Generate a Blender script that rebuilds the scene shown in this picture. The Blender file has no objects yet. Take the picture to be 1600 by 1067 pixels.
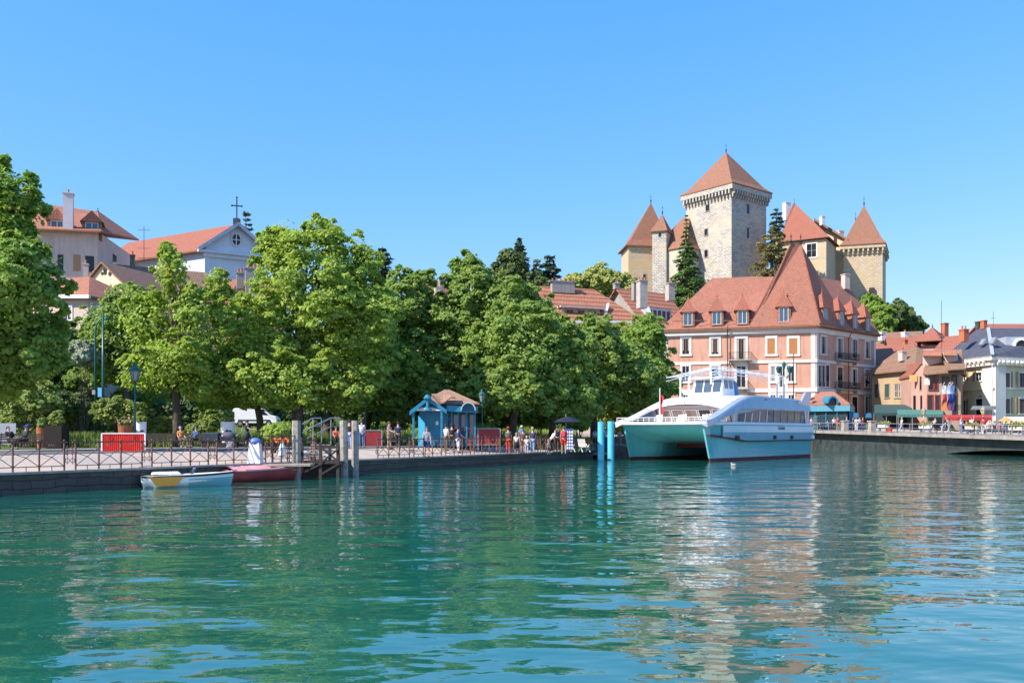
import bpy, bmesh, math, random
import numpy as np
from mathutils import Vector, Matrix
R = math.radians
FPX, HY, CAMZ = 1400.0, 677.0, 2.1          # focal length in photo pixels, horizon row, eye height over the water
SUN_AZ, SUN_EL = 240.0, 42.0
scn = bpy.context.scene
col = scn.collection
rnd = random.Random(7)

# ------------------------------------------------------------------ tags
def tag(o, label=None, cat=None, group=None, kind=None):
    if label: o['label'] = label
    if cat: o['category'] = cat
    if group: o['group'] = group
    if kind: o['kind'] = kind
    return o
def thing(name, label, cat, loc=(0, 0, 0), rz=0.0, group=None, sc=1.0):
    o = bpy.data.objects.new(name, None); col.objects.link(o)
    o.empty_display_size = 0.2
    o.location = loc; o.rotation_euler = (0, 0, rz); o.scale = (sc, sc, sc)
    return tag(o, label, cat, group)
def copy_tree(o, parent=None):
    c = o.copy(); col.objects.link(c)
    if parent is not None: c.parent = parent
    for ch in o.children: copy_tree(ch, c)
    return c
def wloc(o):
    v = Vector((0, 0, 0))
    while o is not None: v += Vector(o.location); o = o.parent
    return v

# ------------------------------------------------------------------ pixel -> world helpers (authoring only)
def X(px, d): return (px - 800.0) / FPX * d
def Z(py, d): return CAMZ + (HY - py) / FPX * d
def P(px, py, d): return Vector((X(px, d), d, Z(py, d)))
def sm(t):
    t = max(0.0, min(1.0, t)); return t * t * (3 - 2 * t)
Q0 = (-17.0, 31.0)
def gz(x, y):
    s = (x - Q0[0]) * -.884 + (y - Q0[1]) * .467
    zl = .74 + .46 * sm(s / 5) + 1.5 * sm((y - 76) / 30)
    zr = min(2.45, max(1.5, 1.8 + (y - 82) / 36 * .68))
    w = sm((x - 22) / 14)
    z = zl * (1 - w) + zr * w
    z += 9 * math.exp(-((x + 62) ** 2 + (y - 140) ** 2) / 2 / 34 ** 2) * sm((y - 88) / 40)
    z += 14 * math.exp(-((x + 10) ** 2 + (y - 215) ** 2) / 2 / 55 ** 2) * sm((y - 110) / 60)
    z += 30 * math.exp(-((x - 66) ** 2 + (y - 275) ** 2) / 2 / 42 ** 2) * sm((y - 150) / 50)
    return z
def G(px, d, dz=0.0):
    x = X(px, d); return Vector((x, d, gz(x, d) + dz))

# ------------------------------------------------------------------ mesh builder
class MB:
    def __init__(s): s.v = []; s.f = []
    def add(s, vs, fs):
        b = len(s.v); s.v += [tuple(v) for v in vs]; s.f += [tuple(i + b for i in f) for f in fs]; return s
    def quad(s, a, b, c, d): return s.add([a, b, c, d], [(0, 1, 2, 3)])
    def poly(s, pts): return s.add(pts, [tuple(range(len(pts)))])
    def box(s, c, size, rz=0.0):
        cx, cy, cz = c; hx, hy, hz = size[0] / 2, size[1] / 2, size[2] / 2
        ca, sa = math.cos(rz), math.sin(rz); vs = []
        for z in (-hz, hz):
            for x, y in ((-hx, -hy), (hx, -hy), (hx, hy), (-hx, hy)):
                vs.append((cx + x * ca - y * sa, cy + x * sa + y * ca, cz + z))
        return s.add(vs, [(3, 2, 1, 0), (4, 5, 6, 7), (0, 1, 5, 4), (1, 2, 6, 5), (2, 3, 7, 6), (3, 0, 4, 7)])
    def hexa(s, b, t):          # 4 bottom points, 4 top points
        return s.add(list(b) + list(t), [(3, 2, 1, 0), (4, 5, 6, 7), (0, 1, 5, 4), (1, 2, 6, 5), (2, 3, 7, 6), (3, 0, 4, 7)])
    def beam(s, a, b, w, h=None):
        h = h or w; a = Vector(a); b = Vector(b); d = (b - a).normalized()
        up = Vector((0, 0, 1)) if abs(d.z) < .95 else Vector((0, 1, 0))
        r = d.cross(up).normalized() * w / 2; u = r.cross(d).normalized() * h / 2
        return s.hexa([a - r - u, a + r - u, a + r + u, a - r + u], [b - r - u, b + r - u, b + r + u, b - r + u])
    def prism(s, pts, z0, z1):
        n = len(pts)
        zz0 = z0 if isinstance(z0, (list, tuple)) else [z0] * n
        zz1 = z1 if isinstance(z1, (list, tuple)) else [z1] * n
        vs = [(p[0], p[1], zz0[i]) for i, p in enumerate(pts)] + [(p[0], p[1], zz1[i]) for i, p in enumerate(pts)]
        fs = [tuple(range(n - 1, -1, -1)), tuple(range(n, 2 * n))] + [(i, (i + 1) % n, n + (i + 1) % n, n + i) for i in range(n)]
        return s.add(vs, fs)
    def tube(s, pts, rad, n=8, cap=True):
        pts = [Vector(p) for p in pts]
        if not isinstance(rad, (list, tuple)): rad = [rad] * len(pts)
        b = len(s.v); ref = None
        for i, p in enumerate(pts):
            d = (pts[min(i + 1, len(pts) - 1)] - pts[max(i - 1, 0)]).normalized()
            if ref is None or abs(ref.dot(d)) > .95: ref = Vector((1, 0, 0)) if abs(d.x) < .8 else Vector((0, 1, 0))
            r = (ref - d * ref.dot(d)).normalized(); q = d.cross(r); ref = r
            for k in range(n):
                a = 2 * math.pi * k / n
                s.v.append(tuple(p + (r * math.cos(a) + q * math.sin(a)) * rad[i]))
        for i in range(len(pts) - 1):
            for k in range(n):
                s.f.append((b + i * n + k, b + i * n + (k + 1) % n, b + (i + 1) * n + (k + 1) % n, b + (i + 1) * n + k))
        if cap:
            s.f.append(tuple(b + k for k in range(n - 1, -1, -1)))
            e = b + (len(pts) - 1) * n; s.f.append(tuple(e + k for k in range(n)))
        return s
    def lathe(s, c, prof, n=12):
        b = len(s.v)
        for r, z in prof:
            for k in range(n):
                a = 2 * math.pi * (k + .5) / n
                s.v.append((c[0] + r * math.cos(a), c[1] + r * math.sin(a), c[2] + z))
        for i in range(len(prof) - 1):
            for k in range(n):
                s.f.append((b + i * n + k, b + i * n + (k + 1) % n, b + (i + 1) * n + (k + 1) % n, b + (i + 1) * n + k))
        s.f.append(tuple(b + k for k in range(n - 1, -1, -1)))
        e = b + (len(prof) - 1) * n; s.f.append(tuple(e + k for k in range(n)))
        return s
    def ell(s, c, r, n=10, m=6):
        return s.lathe2(c, r, n, m)
    def lathe2(s, c, r, n, m):
        b = len(s.v)
        for i in range(m + 1):
            ph = -math.pi / 2 + math.pi * i / m
            for k in range(n):
                a = 2 * math.pi * k / n
                s.v.append((c[0] + r[0] * max(math.cos(ph), .02) * math.cos(a), c[1] + r[1] * max(math.cos(ph), .02) * math.sin(a), c[2] + r[2] * math.sin(ph)))
        for i in range(m):
            for k in range(n):
                s.f.append((b + i * n + k, b + i * n + (k + 1) % n, b + (i + 1) * n + (k + 1) % n, b + (i + 1) * n + k))
        return s
    def build(s, name, mat, parent=None, smooth=False, local=False, bevel=0.0):
        me = bpy.data.meshes.new(name)
        off = Vector((0, 0, 0)) if (local or parent is None) else wloc(parent)
        me.from_pydata([(v[0] - off.x, v[1] - off.y, v[2] - off.z) for v in s.v], [], s.f)
        me.update()
        bm = bmesh.new(); bm.from_mesh(me); bmesh.ops.recalc_face_normals(bm, faces=bm.faces); bm.to_mesh(me); bm.free()
        me.materials.append(mat)
        if smooth: me.polygons.foreach_set('use_smooth', [True] * len(me.polygons))
        o = bpy.data.objects.new(name, me); col.objects.link(o)
        if parent is not None: o.parent = parent
        if bevel:
            m = o.modifiers.new('bevel', 'BEVEL'); m.width = bevel; m.segments = 1; m.limit_method = 'ANGLE'
        return o
    def top(s, name, mat, label, cat, group=None, kind=None, smooth=False, base=None, bevel=0.0):
        """a thing that is one mesh, its origin at its base"""
        if base is None:
            n = len(s.v); base = (sum(v[0] for v in s.v) / n, sum(v[1] for v in s.v) / n, min(v[2] for v in s.v))
        bx, by, bz = base
        s.v = [(v[0] - bx, v[1] - by, v[2] - bz) for v in s.v]
        o = s.build(name, mat, None, smooth, True, bevel); o.location = base
        return tag(o, label, cat, group, kind)

# ------------------------------------------------------------------ materials
def s2l(c): return tuple(((x / 255.0) / 12.92 if x <= 10.3 else (((x / 255.0) + .055) / 1.055) ** 2.4) for x in c)
MATS = {}
def newmat(name):
    m = bpy.data.materials.new(name); m.use_nodes = True
    nt = m.node_tree; nt.nodes.clear()
    out = nt.nodes.new('ShaderNodeOutputMaterial'); b = nt.nodes.new('ShaderNodeBsdfPrincipled')
    nt.links.new(b.outputs[0], out.inputs[0]); MATS[name] = m
    return m, nt, b, out
def wallco(nt):
    """coordinates that run along any wall or roof: (horizontal metres, height metres)"""
    g = nt.nodes.new('ShaderNodeNewGeometry')
    cr = nt.nodes.new('ShaderNodeVectorMath'); cr.operation = 'CROSS_PRODUCT'; cr.inputs[0].default_value = (0, 0, 1)
    nt.links.new(g.outputs['True Normal'], cr.inputs[1])
    no = nt.nodes.new('ShaderNodeVectorMath'); no.operation = 'NORMALIZE'; nt.links.new(cr.outputs[0], no.inputs[0])
    dt = nt.nodes.new('ShaderNodeVectorMath'); dt.operation = 'DOT_PRODUCT'
    nt.links.new(g.outputs['Position'], dt.inputs[0]); nt.links.new(no.outputs[0], dt.inputs[1])
    sp = nt.nodes.new('ShaderNodeSeparateXYZ'); nt.links.new(g.outputs['Position'], sp.inputs[0])
    cb = nt.nodes.new('ShaderNodeCombineXYZ'); nt.links.new(dt.outputs['Value'], cb.inputs[0]); nt.links.new(sp.outputs[2], cb.inputs[1])
    return cb.outputs[0], g
def mixc(nt, fac, a, b, mode='MIX'):
    m = nt.nodes.new('ShaderNodeMix'); m.data_type = 'RGBA'; m.blend_type = mode
    for s, v in ((m.inputs[0], fac), (m.inputs[6], a), (m.inputs[7], b)):
        if isinstance(v, (int, float)): s.default_value = v
        elif isinstance(v, (tuple, list)): s.default_value = tuple(v)[:3] + (1,)
        else: nt.links.new(v, s)
    return m.outputs[2]
def noise(nt, vec, scale, detail=4, rough=.6):
    n = nt.nodes.new('ShaderNodeTexNoise'); n.inputs['Scale'].default_value = scale
    n.inputs['Detail'].default_value = detail; n.inputs['Roughness'].default_value = rough
    if vec is not None: nt.links.new(vec, n.inputs['Vector'])
    return n
def ramp(nt, fac, stops):
    r = nt.nodes.new('ShaderNodeValToRGB'); e = r.color_ramp.elements
    while len(e) < len(stops): e.new(.5)
    for i, (p, c) in enumerate(stops):
        e[i].position = p; e[i].color = tuple(c)[:3] + (1,) if isinstance(c, (tuple, list)) else (c, c, c, 1)
    nt.links.new(fac, r.inputs[0]); return r.outputs[0]
def bump(nt, h, b, strength=.5, dist=.05):
    n = nt.nodes.new('ShaderNodeBump'); n.inputs['Strength'].default_value = strength; n.inputs['Distance'].default_value = dist
    nt.links.new(h, n.inputs['Height']); nt.links.new(n.outputs[0], b.inputs['Normal'])
def mul(c, k): return tuple(min(1.0, x * k) for x in c)
def plain(name, c, rough=.6, var=.18, scale=3.0, metal=0.0, bmp=0.0, spec=.5):
    if name in MATS: return MATS[name]
    m, nt, b, o = newmat(name)
    g = nt.nodes.new('ShaderNodeNewGeometry')
    n = noise(nt, g.outputs['Position'], scale, 5)
    c2 = mixc(nt, ramp(nt, n.outputs[0], [(.3, 0.0), (.7, 1.0)]), mul(c, 1 - var), mul(c, 1 + var))
    nt.links.new(c2, b.inputs['Base Color']); b.inputs['Roughness'].default_value = rough
    b.inputs['Metallic'].default_value = metal; b.inputs['Specular IOR Level'].default_value = spec
    if bmp: bump(nt, n.outputs[0], b, .6, bmp)
    return m
def stucco(name, c, streak=.16, stain=(.35, .3, .25)):
    m, nt, b, o = newmat(name)
    uv, g = wallco(nt)
    n1 = noise(nt, g.outputs['Position'], .45, 5)
    mp = nt.nodes.new('ShaderNodeMapping'); mp.inputs['Scale'].default_value = (2.2, .25, 1); nt.links.new(uv, mp.inputs[0])
    n2 = noise(nt, mp.outputs[0], 1.0, 5)
    n3 = noise(nt, g.outputs['Position'], 9, 3)
    a = mixc(nt, ramp(nt, n1.outputs[0], [(.3, 0.0), (.72, 1.0)]), mul(c, .88), mul(c, 1.08))
    a = mixc(nt, ramp(nt, n2.outputs[0], [(.5, 0.0), (.8, streak * 2.2)]), a, tuple(x * y for x, y in zip(c, stain)))
    a = mixc(nt, ramp(nt, n3.outputs[0], [(.35, 0.0), (.75, .18)]), a, mul(c, .7))
    nt.links.new(a, b.inputs['Base Color']); b.inputs['Roughness'].default_value = .9
    b.inputs['Specular IOR Level'].default_value = .25
    bump(nt, n3.outputs[0], b, .4, .02)
    return m
def tiles(name, c1, c2, w=.34, h=.3, mortar=.25, moss=.25, msize=.035, rowdark=None, bd=.04):
    m, nt, b, o = newmat(name)
    uv, g = wallco(nt)
    br = nt.nodes.new('ShaderNodeTexBrick'); nt.links.new(uv, br.inputs['Vector'])
    br.inputs['Scale'].default_value = 1.0; br.inputs['Brick Width'].default_value = w; br.inputs['Row Height'].default_value = h
    br.inputs['Mortar Size'].default_value = msize; br.inputs['Mortar Smooth'].default_value = .6
    br.inputs['Color1'].default_value = c1 + (1,); br.inputs['Color2'].default_value = c2 + (1,)
    br.inputs['Mortar'].default_value = mul(c1, mortar) + (1,)
    n1 = noise(nt, g.outputs['Position'], .5, 6); n2 = noise(nt, g.outputs['Position'], 3.2, 4)
    a = mixc(nt, ramp(nt, n1.outputs[0], [(.35, 0.0), (.75, moss * 1.6)]), br.outputs[0], (.13, .11, .075))
    a = mixc(nt, ramp(nt, n2.outputs[0], [(.3, 0.0), (.75, .5)]), a, mul(c1, 1.3), 'MIX')
    if rowdark:
        wv = nt.nodes.new('ShaderNodeTexWave'); wv.bands_direction = 'Y'; wv.inputs['Scale'].default_value = rowdark
        wv.inputs['Distortion'].default_value = .6; wv.inputs['Detail'].default_value = 2; wv.inputs['Detail Scale'].default_value = 3
        nt.links.new(uv, wv.inputs['Vector'])
        a = mixc(nt, ramp(nt, wv.outputs[0], [(.08, .75), (.4, 0.0)]), a, mul(c1, .3))
    nt.links.new(a, b.inputs['Base Color']); b.inputs['Roughness'].default_value = .85
    b.inputs['Specular IOR Level'].default_value = .3
    bump(nt, br.outputs['Fac'], b, .6, -bd)
    return m
def stone(name, c1, c2, mortar, w=.9, h=.42, ochre=None, ms=.05, dark=.3):
    m, nt, b, o = newmat(name)
    uv, g = wallco(nt)
    nd = noise(nt, uv, .9, 3)
    ad = nt.nodes.new('ShaderNodeVectorMath'); ad.operation = 'MULTIPLY_ADD'
    nt.links.new(nd.outputs['Color'], ad.inputs[0]); ad.inputs[1].default_value = (.5, .28, 0); nt.links.new(uv, ad.inputs[2])
    br = nt.nodes.new('ShaderNodeTexBrick'); nt.links.new(ad.outputs[0], br.inputs['Vector'])
    br.inputs['Scale'].default_value = 1.0; br.inputs['Brick Width'].default_value = w; br.inputs['Row Height'].default_value = h
    br.inputs['Mortar Size'].default_value = ms; br.inputs['Mortar Smooth'].default_value = .5; br.inputs['Bias'].default_value = .1
    br.inputs['Color1'].default_value = c1 + (1,); br.inputs['Color2'].default_value = c2 + (1,); br.inputs['Mortar'].default_value = mortar + (1,)
    n1 = noise(nt, g.outputs['Position'], .16, 6, .7); n2 = noise(nt, uv, 2.2, 5, .7)
    a = br.outputs[0]
    if ochre: a = mixc(nt, ramp(nt, n1.outputs[0], [(.46, 0.0), (.64, .75)]), a, ochre)
    a = mixc(nt, ramp(nt, n2.outputs[0], [(.5, 0.0), (.72, dark)]), a, mul(c1, .35))
    nt.links.new(a, b.inputs['Base Color']); b.inputs['Roughness'].default_value = .9
    b.inputs['Specular IOR Level'].default_value = .25
    bump(nt, br.outputs['Fac'], b, .7, -.08)
    return m
def leafmat(name, c, var=.35, trans=.35, hue2=None):
    m, nt, b, out = newmat(name)
    g = nt.nodes.new('ShaderNodeNewGeometry')
    n = noise(nt, g.outputs['Position'], .55, 3)
    a = mixc(nt, g.outputs['Random Per Island'], mul(c, 1 - var), mul(c, 1 + var))
    a = mixc(nt, ramp(nt, n.outputs[0], [(.35, 0.0), (.7, .6)]), a, hue2 or (c[0] * 1.35, c[1] * 1.12, c[2] * .8))
    nt.links.new(a, b.inputs['Base Color']); b.inputs['Roughness'].default_value = .55
    b.inputs['Specular IOR Level'].default_value = .35
    t = nt.nodes.new('ShaderNodeBsdfTranslucent')
    nt.links.new(mixc(nt, 1.0, a, (1.15, 1.2, .65), 'MULTIPLY'), t.inputs[0])
    mx = nt.nodes.new('ShaderNodeMixShader'); mx.inputs[0].default_value = trans
    nt.links.new(b.outputs[0], mx.inputs[1]); nt.links.new(t.outputs[0], mx.inputs[2]); nt.links.new(mx.outputs[0], out.inputs[0])
    return m
def glassy(name, c, rough=.08, spec=.8, var=.4):
    m, nt, b, o = newmat(name)
    g = nt.nodes.new('ShaderNodeNewGeometry'); n = noise(nt, g.outputs['Position'], 1.6, 2)
    nt.links.new(mixc(nt, n.outputs[0], mul(c, 1 - var), mul(c, 1 + var)), b.inputs['Base Color'])
    b.inputs['Roughness'].default_value = rough; b.inputs['Specular IOR Level'].default_value = spec
    bump(nt, n.outputs[0], b, .25, .03)
    return m

PINK = stucco('stucco_salmon', (.57, .315, .225), .26)
WHITE_TRIM = stucco('trim_cream', (.74, .69, .62), .08)
CREAM = stucco('stucco_cream', (.72, .62, .40), .12)
PALEYEL = stucco('stucco_pale_yellow', (.68, .60, .38), .08)
BUFF = stucco('stucco_buff', (.46, .34, .21), .2)
ROSE = stucco('stucco_rose', (.50, .30, .24), .2)
PINKPALE = stucco('stucco_pale_pink', (.60, .47, .41), .2)
WHITEWALL = stucco('stucco_white', (.72, .72, .70), .08)
CHURCHWHITE = stucco('stucco_church', (.62, .68, .72), .06)
GREYSTUC = stucco('stucco_grey', (.33, .31, .28), .3)
TILE_A = tiles('roof_tile_salmon', (.39, .16, .105), (.31, .125, .085), moss=.26, msize=.02)
TILE_B = tiles('roof_tile_brown', (.42, .17, .10), (.33, .125, .075), moss=.2)
TILE_C = tiles('roof_tile_castle', (.34, .155, .095), (.25, .11, .07), moss=.34)
TILE_R = tiles('roof_tile_red', (.36, .13, .085), (.31, .11, .07), moss=.16)
TILE_S = tiles('roof_tile_striped', (.48, .20, .115), (.38, .15, .09), w=.5, h=.4, moss=.15, rowdark=.42)
TILE_D = tiles('roof_tile_weathered', (.30, .17, .11), (.22, .12, .08), moss=.45)
TILE_K = tiles('roof_shingle', (.36, .22, .15), (.26, .15, .10), w=.16, h=.12, moss=.1, msize=.015, bd=.01)
SLATE = tiles('roof_slate', (.075, .085, .115), (.05, .06, .085), moss=.1, mortar=.5, msize=.02)
CASTLE = stone('castle_stone', (.64, .60, .535), (.42, .39, .34), (.20, .185, .165), w=1.05, h=.5, ms=.07, ochre=(.60, .50, .36), dark=.6)
CASTLE2 = stone('castle_stone_ochre', (.60, .49, .35), (.50, .40, .28), (.42, .33, .23), w=1.0, h=.5, ochre=(.60, .43, .22), ms=.03, dark=.2)
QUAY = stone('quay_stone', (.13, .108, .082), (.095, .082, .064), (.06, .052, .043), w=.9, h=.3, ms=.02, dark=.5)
COPING = plain('coping_stone', (.33, .29, .25), .85, .25, 2.0, bmp=.02)
CONCR = plain('concrete', (.40, .37, .33), .85, .2, 2.0, bmp=.02)
DARKCON = plain('dark_concrete', (.035, .045, .045), .6, .5, 1.2, bmp=.03)  # near-black tone includes the shadow under the bridge deck overhang
METAL_W = plain('white_paint', (.80, .80, .79), .35, .04, 2.0)
METAL_G = plain('grey_metal', (.32, .33, .34), .4, .15, 4.0, metal=.3)
RUST = plain('rusty_iron', (.17, .075, .055), .7, .5, 14.0)
DGREEN = plain('dark_green_paint', (.015, .10, .085), .35, .3, 6.0)
DBLACK = plain('black_iron', (.018, .018, .02), .5, .3, 6.0)
WOODG = plain('weathered_wood', (.33, .285, .235), .85, .35, 5.0, bmp=.03)
WOODD = plain('dark_wet_wood', (.042, .033, .027), .8, .4, 6.0, bmp=.03)
WOODO = plain('varnished_wood', (.40, .165, .05), .5, .25, 8.0)
SHUT = plain('shutter_brown', (.36, .20, .10), .6, .25, 8.0)
SHUTG = plain('shutter_blue_green', (.035, .075, .085), .6, .3, 8.0)
GLASS = glassy('window_glass', (.014, .016, .02), .08, .4)
GLASSB = glassy('window_glass_bluish', (.06, .09, .13), .06)
SLATEZ = plain('zinc', (.42, .45, .50), .45, .15, 2.0, metal=.2)
BARK = plain('bark', (.085, .065, .05), .95, .45, 4.0, bmp=.05)
BARKP = plain('bark_mottled', (.13, .115, .09), .95, .5, 3.0, bmp=.04)
TURQ = plain('turquoise_paint', (.012, .19, .31), .45, .2, 3.0)  # turquoise deepened to carry the shade around the kiosk
TURQL = plain('turquoise_pile_paint', (.10, .52, .70), .5, .12, 2.0)
RED = plain('red_sheet', (.72, .035, .02), .5, .08, 3.0)
DRED = plain('dark_red_panel', (.24, .02, .02), .5, .2, 3.0)
AWNG = plain('green_canvas', (.07, .20, .16), .8, .2, 2.0)
AWNR = plain('red_canvas', (.42, .03, .035), .8, .2, 2.0)
CANV = plain('cream_canvas', (.70, .62, .46), .8, .1, 2.0)
TANC = plain('tan_canvas', (.55, .27, .08), .8, .1, 2.0)
TERRA = plain('terracotta', (.42, .13, .06), .8, .25, 4.0)
CORTEN = plain('rusted_planter', (.28, .085, .035), .8, .3, 5.0)
CARPAINT = plain('white_car_paint', (.78, .78, .78), .25, .03, 1.0)
RUBBER = plain('rubber', (.02, .02, .02), .8, .2, 5.0)
SKIN = plain('skin', (.50, .29, .20), .6, .1, 8.0)
# ------------------------------------------------------------------ foliage
def leaf_mesh(name, pts, nrm, size, mat, rs, elong=1.25):
    """one small folded leaf spray per point"""
    n = len(pts)
    nrm = nrm / (np.linalg.norm(nrm, axis=1, keepdims=True) + 1e-9)
    rv = rs.normal(size=(n, 3)); a = np.cross(nrm, rv); a /= (np.linalg.norm(a, axis=1, keepdims=True) + 1e-9)
    b = np.cross(nrm, a)
    sz = size * rs.uniform(.4, 1.25, (n, 1))
    c = pts
    v0 = c - a * sz * elong * .5
    v1 = c + b * sz * .42 - nrm * sz * .12
    v2 = c + a * sz * elong * .5
    v3 = c - b * sz * .42 - nrm * sz * .12
    V = np.stack([v0, v1, v2, v3], 1).reshape(-1, 3)
    me = bpy.data.meshes.new(name)
    me.vertices.add(4 * n); me.vertices.foreach_set('co', V.astype(np.float32).ravel())
    me.loops.add(4 * n); me.loops.foreach_set('vertex_index', np.arange(4 * n, dtype=np.int32))
    me.polygons.add(n); me.polygons.foreach_set('loop_start', np.arange(0, 4 * n, 4, dtype=np.int32))
    me.update(calc_edges=True); me.materials.append(mat)
    return me
def crown_points(lobes, rs, dens, blobf=.23, lpb=34, sub=13):
    """lobes: (cx,cy,cz,rx,ry,rz). returns leaf points, normals, blob centres"""
    pts = []; nr = []; cents = []
    for (cx, cy, cz, rx, ry, rz) in lobes:
        rm = (rx * ry * rz) ** (1 / 3)
        nb = max(10, int(dens * 74 * (rm / 4.0) ** 1.1)) if rm > 1.2 else max(8, int(dens * 16))
        for _ in range(nb):
            d = rs.normal(size=3); d /= np.linalg.norm(d)
            if d[2] < -.6 and rs.random() < .5: d[2] = -d[2]
            k = rs.uniform(.45, 1.0) if rs.random() < .72 else (rs.uniform(.1, .5) if rs.random() < .5 else rs.uniform(.94, 1.0))
            bc = np.array([cx + d[0] * rx * k, cy + d[1] * ry * k, cz + d[2] * rz * k])
            br = rm * blobf * (rs.uniform(.6, 1.35) if k < .94 else rs.uniform(.35, .7))
            cents.append(bc)
            for _ in range(sub):
                e = rs.normal(size=3); e /= np.linalg.norm(e); e = e + d * .55 + np.array([0, 0, .35]); e /= np.linalg.norm(e)
                sc = bc + e * br * rs.uniform(.65, 1.05)
                sr = br * rs.uniform(.26, .5)
                m = int(lpb * rs.uniform(.6, 1.3))
                q = rs.normal(size=(m, 3)); q /= np.linalg.norm(q, axis=1, keepdims=True)
                q *= (rs.uniform(.25, 1.0, (m, 1)) ** .5)
                p = sc + q * np.array([sr * 1.25, sr * 1.25, sr * .5]); p[:, 2] -= .35 * np.maximum(0, np.linalg.norm(p[:, :2] - bc[:2], axis=1) - br * .6)
                pts.append(p)
                nr.append(q * .45 + e * .4 + d * .25 + np.array([-.15, -.2, .5]) + rs.normal(size=(m, 3)) * .5)
        nf = int(nb * sub * lpb * .16); q = rs.normal(size=(nf, 3)); q /= np.linalg.norm(q, axis=1, keepdims=True)
        wob = 1 + .10 * np.sin(q[:, :1] * 9 + cx) * np.cos(q[:, 2:] * 8 + cz) + .05 * np.sin(q[:, 1:2] * 23)
        p = q * (rs.uniform(.2, 1.0, (nf, 1)) ** .5) * .86 * wob
        cl = rs.normal(size=(nf, 3)) * .03
        pts.append(np.array([cx, cy, cz]) + (p + cl) * np.array([rx, ry, rz])); nr.append(q * .6 + np.array([-.15, -.2, .55]) + rs.normal(size=(nf, 3)) * .6)
    return np.concatenate(pts), np.concatenate(nr), cents
def limb(mb, a, b, r0, r1, rs, n=6, wob=.12, seg=5):
    a = np.array(a, float); b = np.array(b, float); L = np.linalg.norm(b - a); pts = []; rr = []
    for i in range(seg + 1):
        t = i / seg
        p = a + (b - a) * t + rs.normal(size=3) * L * wob * .35 * math.sin(math.pi * t) + np.array([0, 0, .12 * L * math.sin(math.pi * t)])
        pts.append(p); rr.append(r0 + (r1 - r0) * t)
    mb.tube(pts, rr, n)
LEAF_MAPLE = leafmat('leaves_maple', (.33, .46, .09), .3, .5)
LEAF_PLANE = leafmat('leaves_plane', (.25, .39, .08), .3, .48)
LEAF_CHEST = leafmat('leaves_chestnut', (.245, .37, .09), .3, .48)
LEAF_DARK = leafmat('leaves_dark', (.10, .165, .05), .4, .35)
LEAF_FAR = leafmat('leaves_far', (.11, .17, .055), .3, .3)
LEAF_YEL = leafmat('leaves_yellow', (.36, .42, .12), .3, .3)
LEAF_CON = leafmat('needles', (.13, .23, .07), .35, .35, hue2=(.18, .28, .09))
LEAF_CONB = leafmat('needles_bluish', (.09, .14, .09), .35, .3, hue2=(.13, .18, .11))
LEAF_CEDAR = leafmat('needles_cedar', (.27, .24, .11), .35, .35, hue2=(.34, .29, .14))
LEAF_WHITE = leafmat('blossom_white', (.45, .50, .40), .3, .3, hue2=(.5, .55, .45))
LEAF_BUSH = leafmat('leaves_bush', (.26, .35, .10), .35, .4)
def tree(name, label, cat, d, lobes, mat, base_px=None, trunk_r=.28, seed=1, leaf=.24, dens=1.0, depth=1.0, bark=None, group=None,
         fork=.42, sub=11, lpb=30, blobf=.225, base_z=None):
    """lobes in photo pixels (cx, cy, rx, ry) at depth d + offset (5th item)"""
    rs = np.random.RandomState(seed)
    L = []
    for lb in lobes:
        cx, cy, rx, ry = lb[:4]; dd = d + (lb[4] if len(lb) > 4 else 0)
        L.append((X(cx, dd), dd, Z(cy, dd), rx / FPX * dd, rx / FPX * dd * depth, ry / FPX * dd))
    bx = X(base_px if base_px is not None else lobes[0][0], d)
    bz = gz(bx, d) if base_z is None else base_z
    root = thing(name, label, cat, (bx, d, bz), 0, group)
    pts, nr, cents = crown_points(L, rs, dens, blobf, lpb, sub)
    off = np.array([bx, d, bz])
    me = leaf_mesh('crown', pts - off, nr, leaf, mat, rs)
    o = bpy.data.objects.new('crown', me); col.objects.link(o); o.parent = root
    mb = MB()
    zc = min(l[2] - l[5] * .6 for l in L); top = np.array([L[0][0], L[0][1], L[0][2] + L[0][5] * .35])
    forkp = np.array([bx + (L[0][0] - bx) * .3, d, bz + max(1.8, (zc - bz) + (top[2] - zc) * .12)])
    limb(mb, (bx, d, bz - .2), forkp, trunk_r * 1.15, trunk_r * .85, rs, 10, .02, 4)
    limb(mb, forkp, top, trunk_r * .8, trunk_r * .15, rs, 8, .08, 7)
    idx = rs.permutation(len(cents))[:26 if trunk_r > .15 else 9]
    for i in idx:
        c = cents[i]; t = rs.uniform(0, .6); s = forkp + (top - forkp) * t * max(0, min(1, (c[2] - forkp[2]) / max(.1, top[2] - forkp[2])))
        limb(mb, s, c, trunk_r * rs.uniform(.22, .42), .02, rs, 5, .14, 5)
    mb.build('trunk', bark or BARK, root, smooth=True)
    return root
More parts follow.
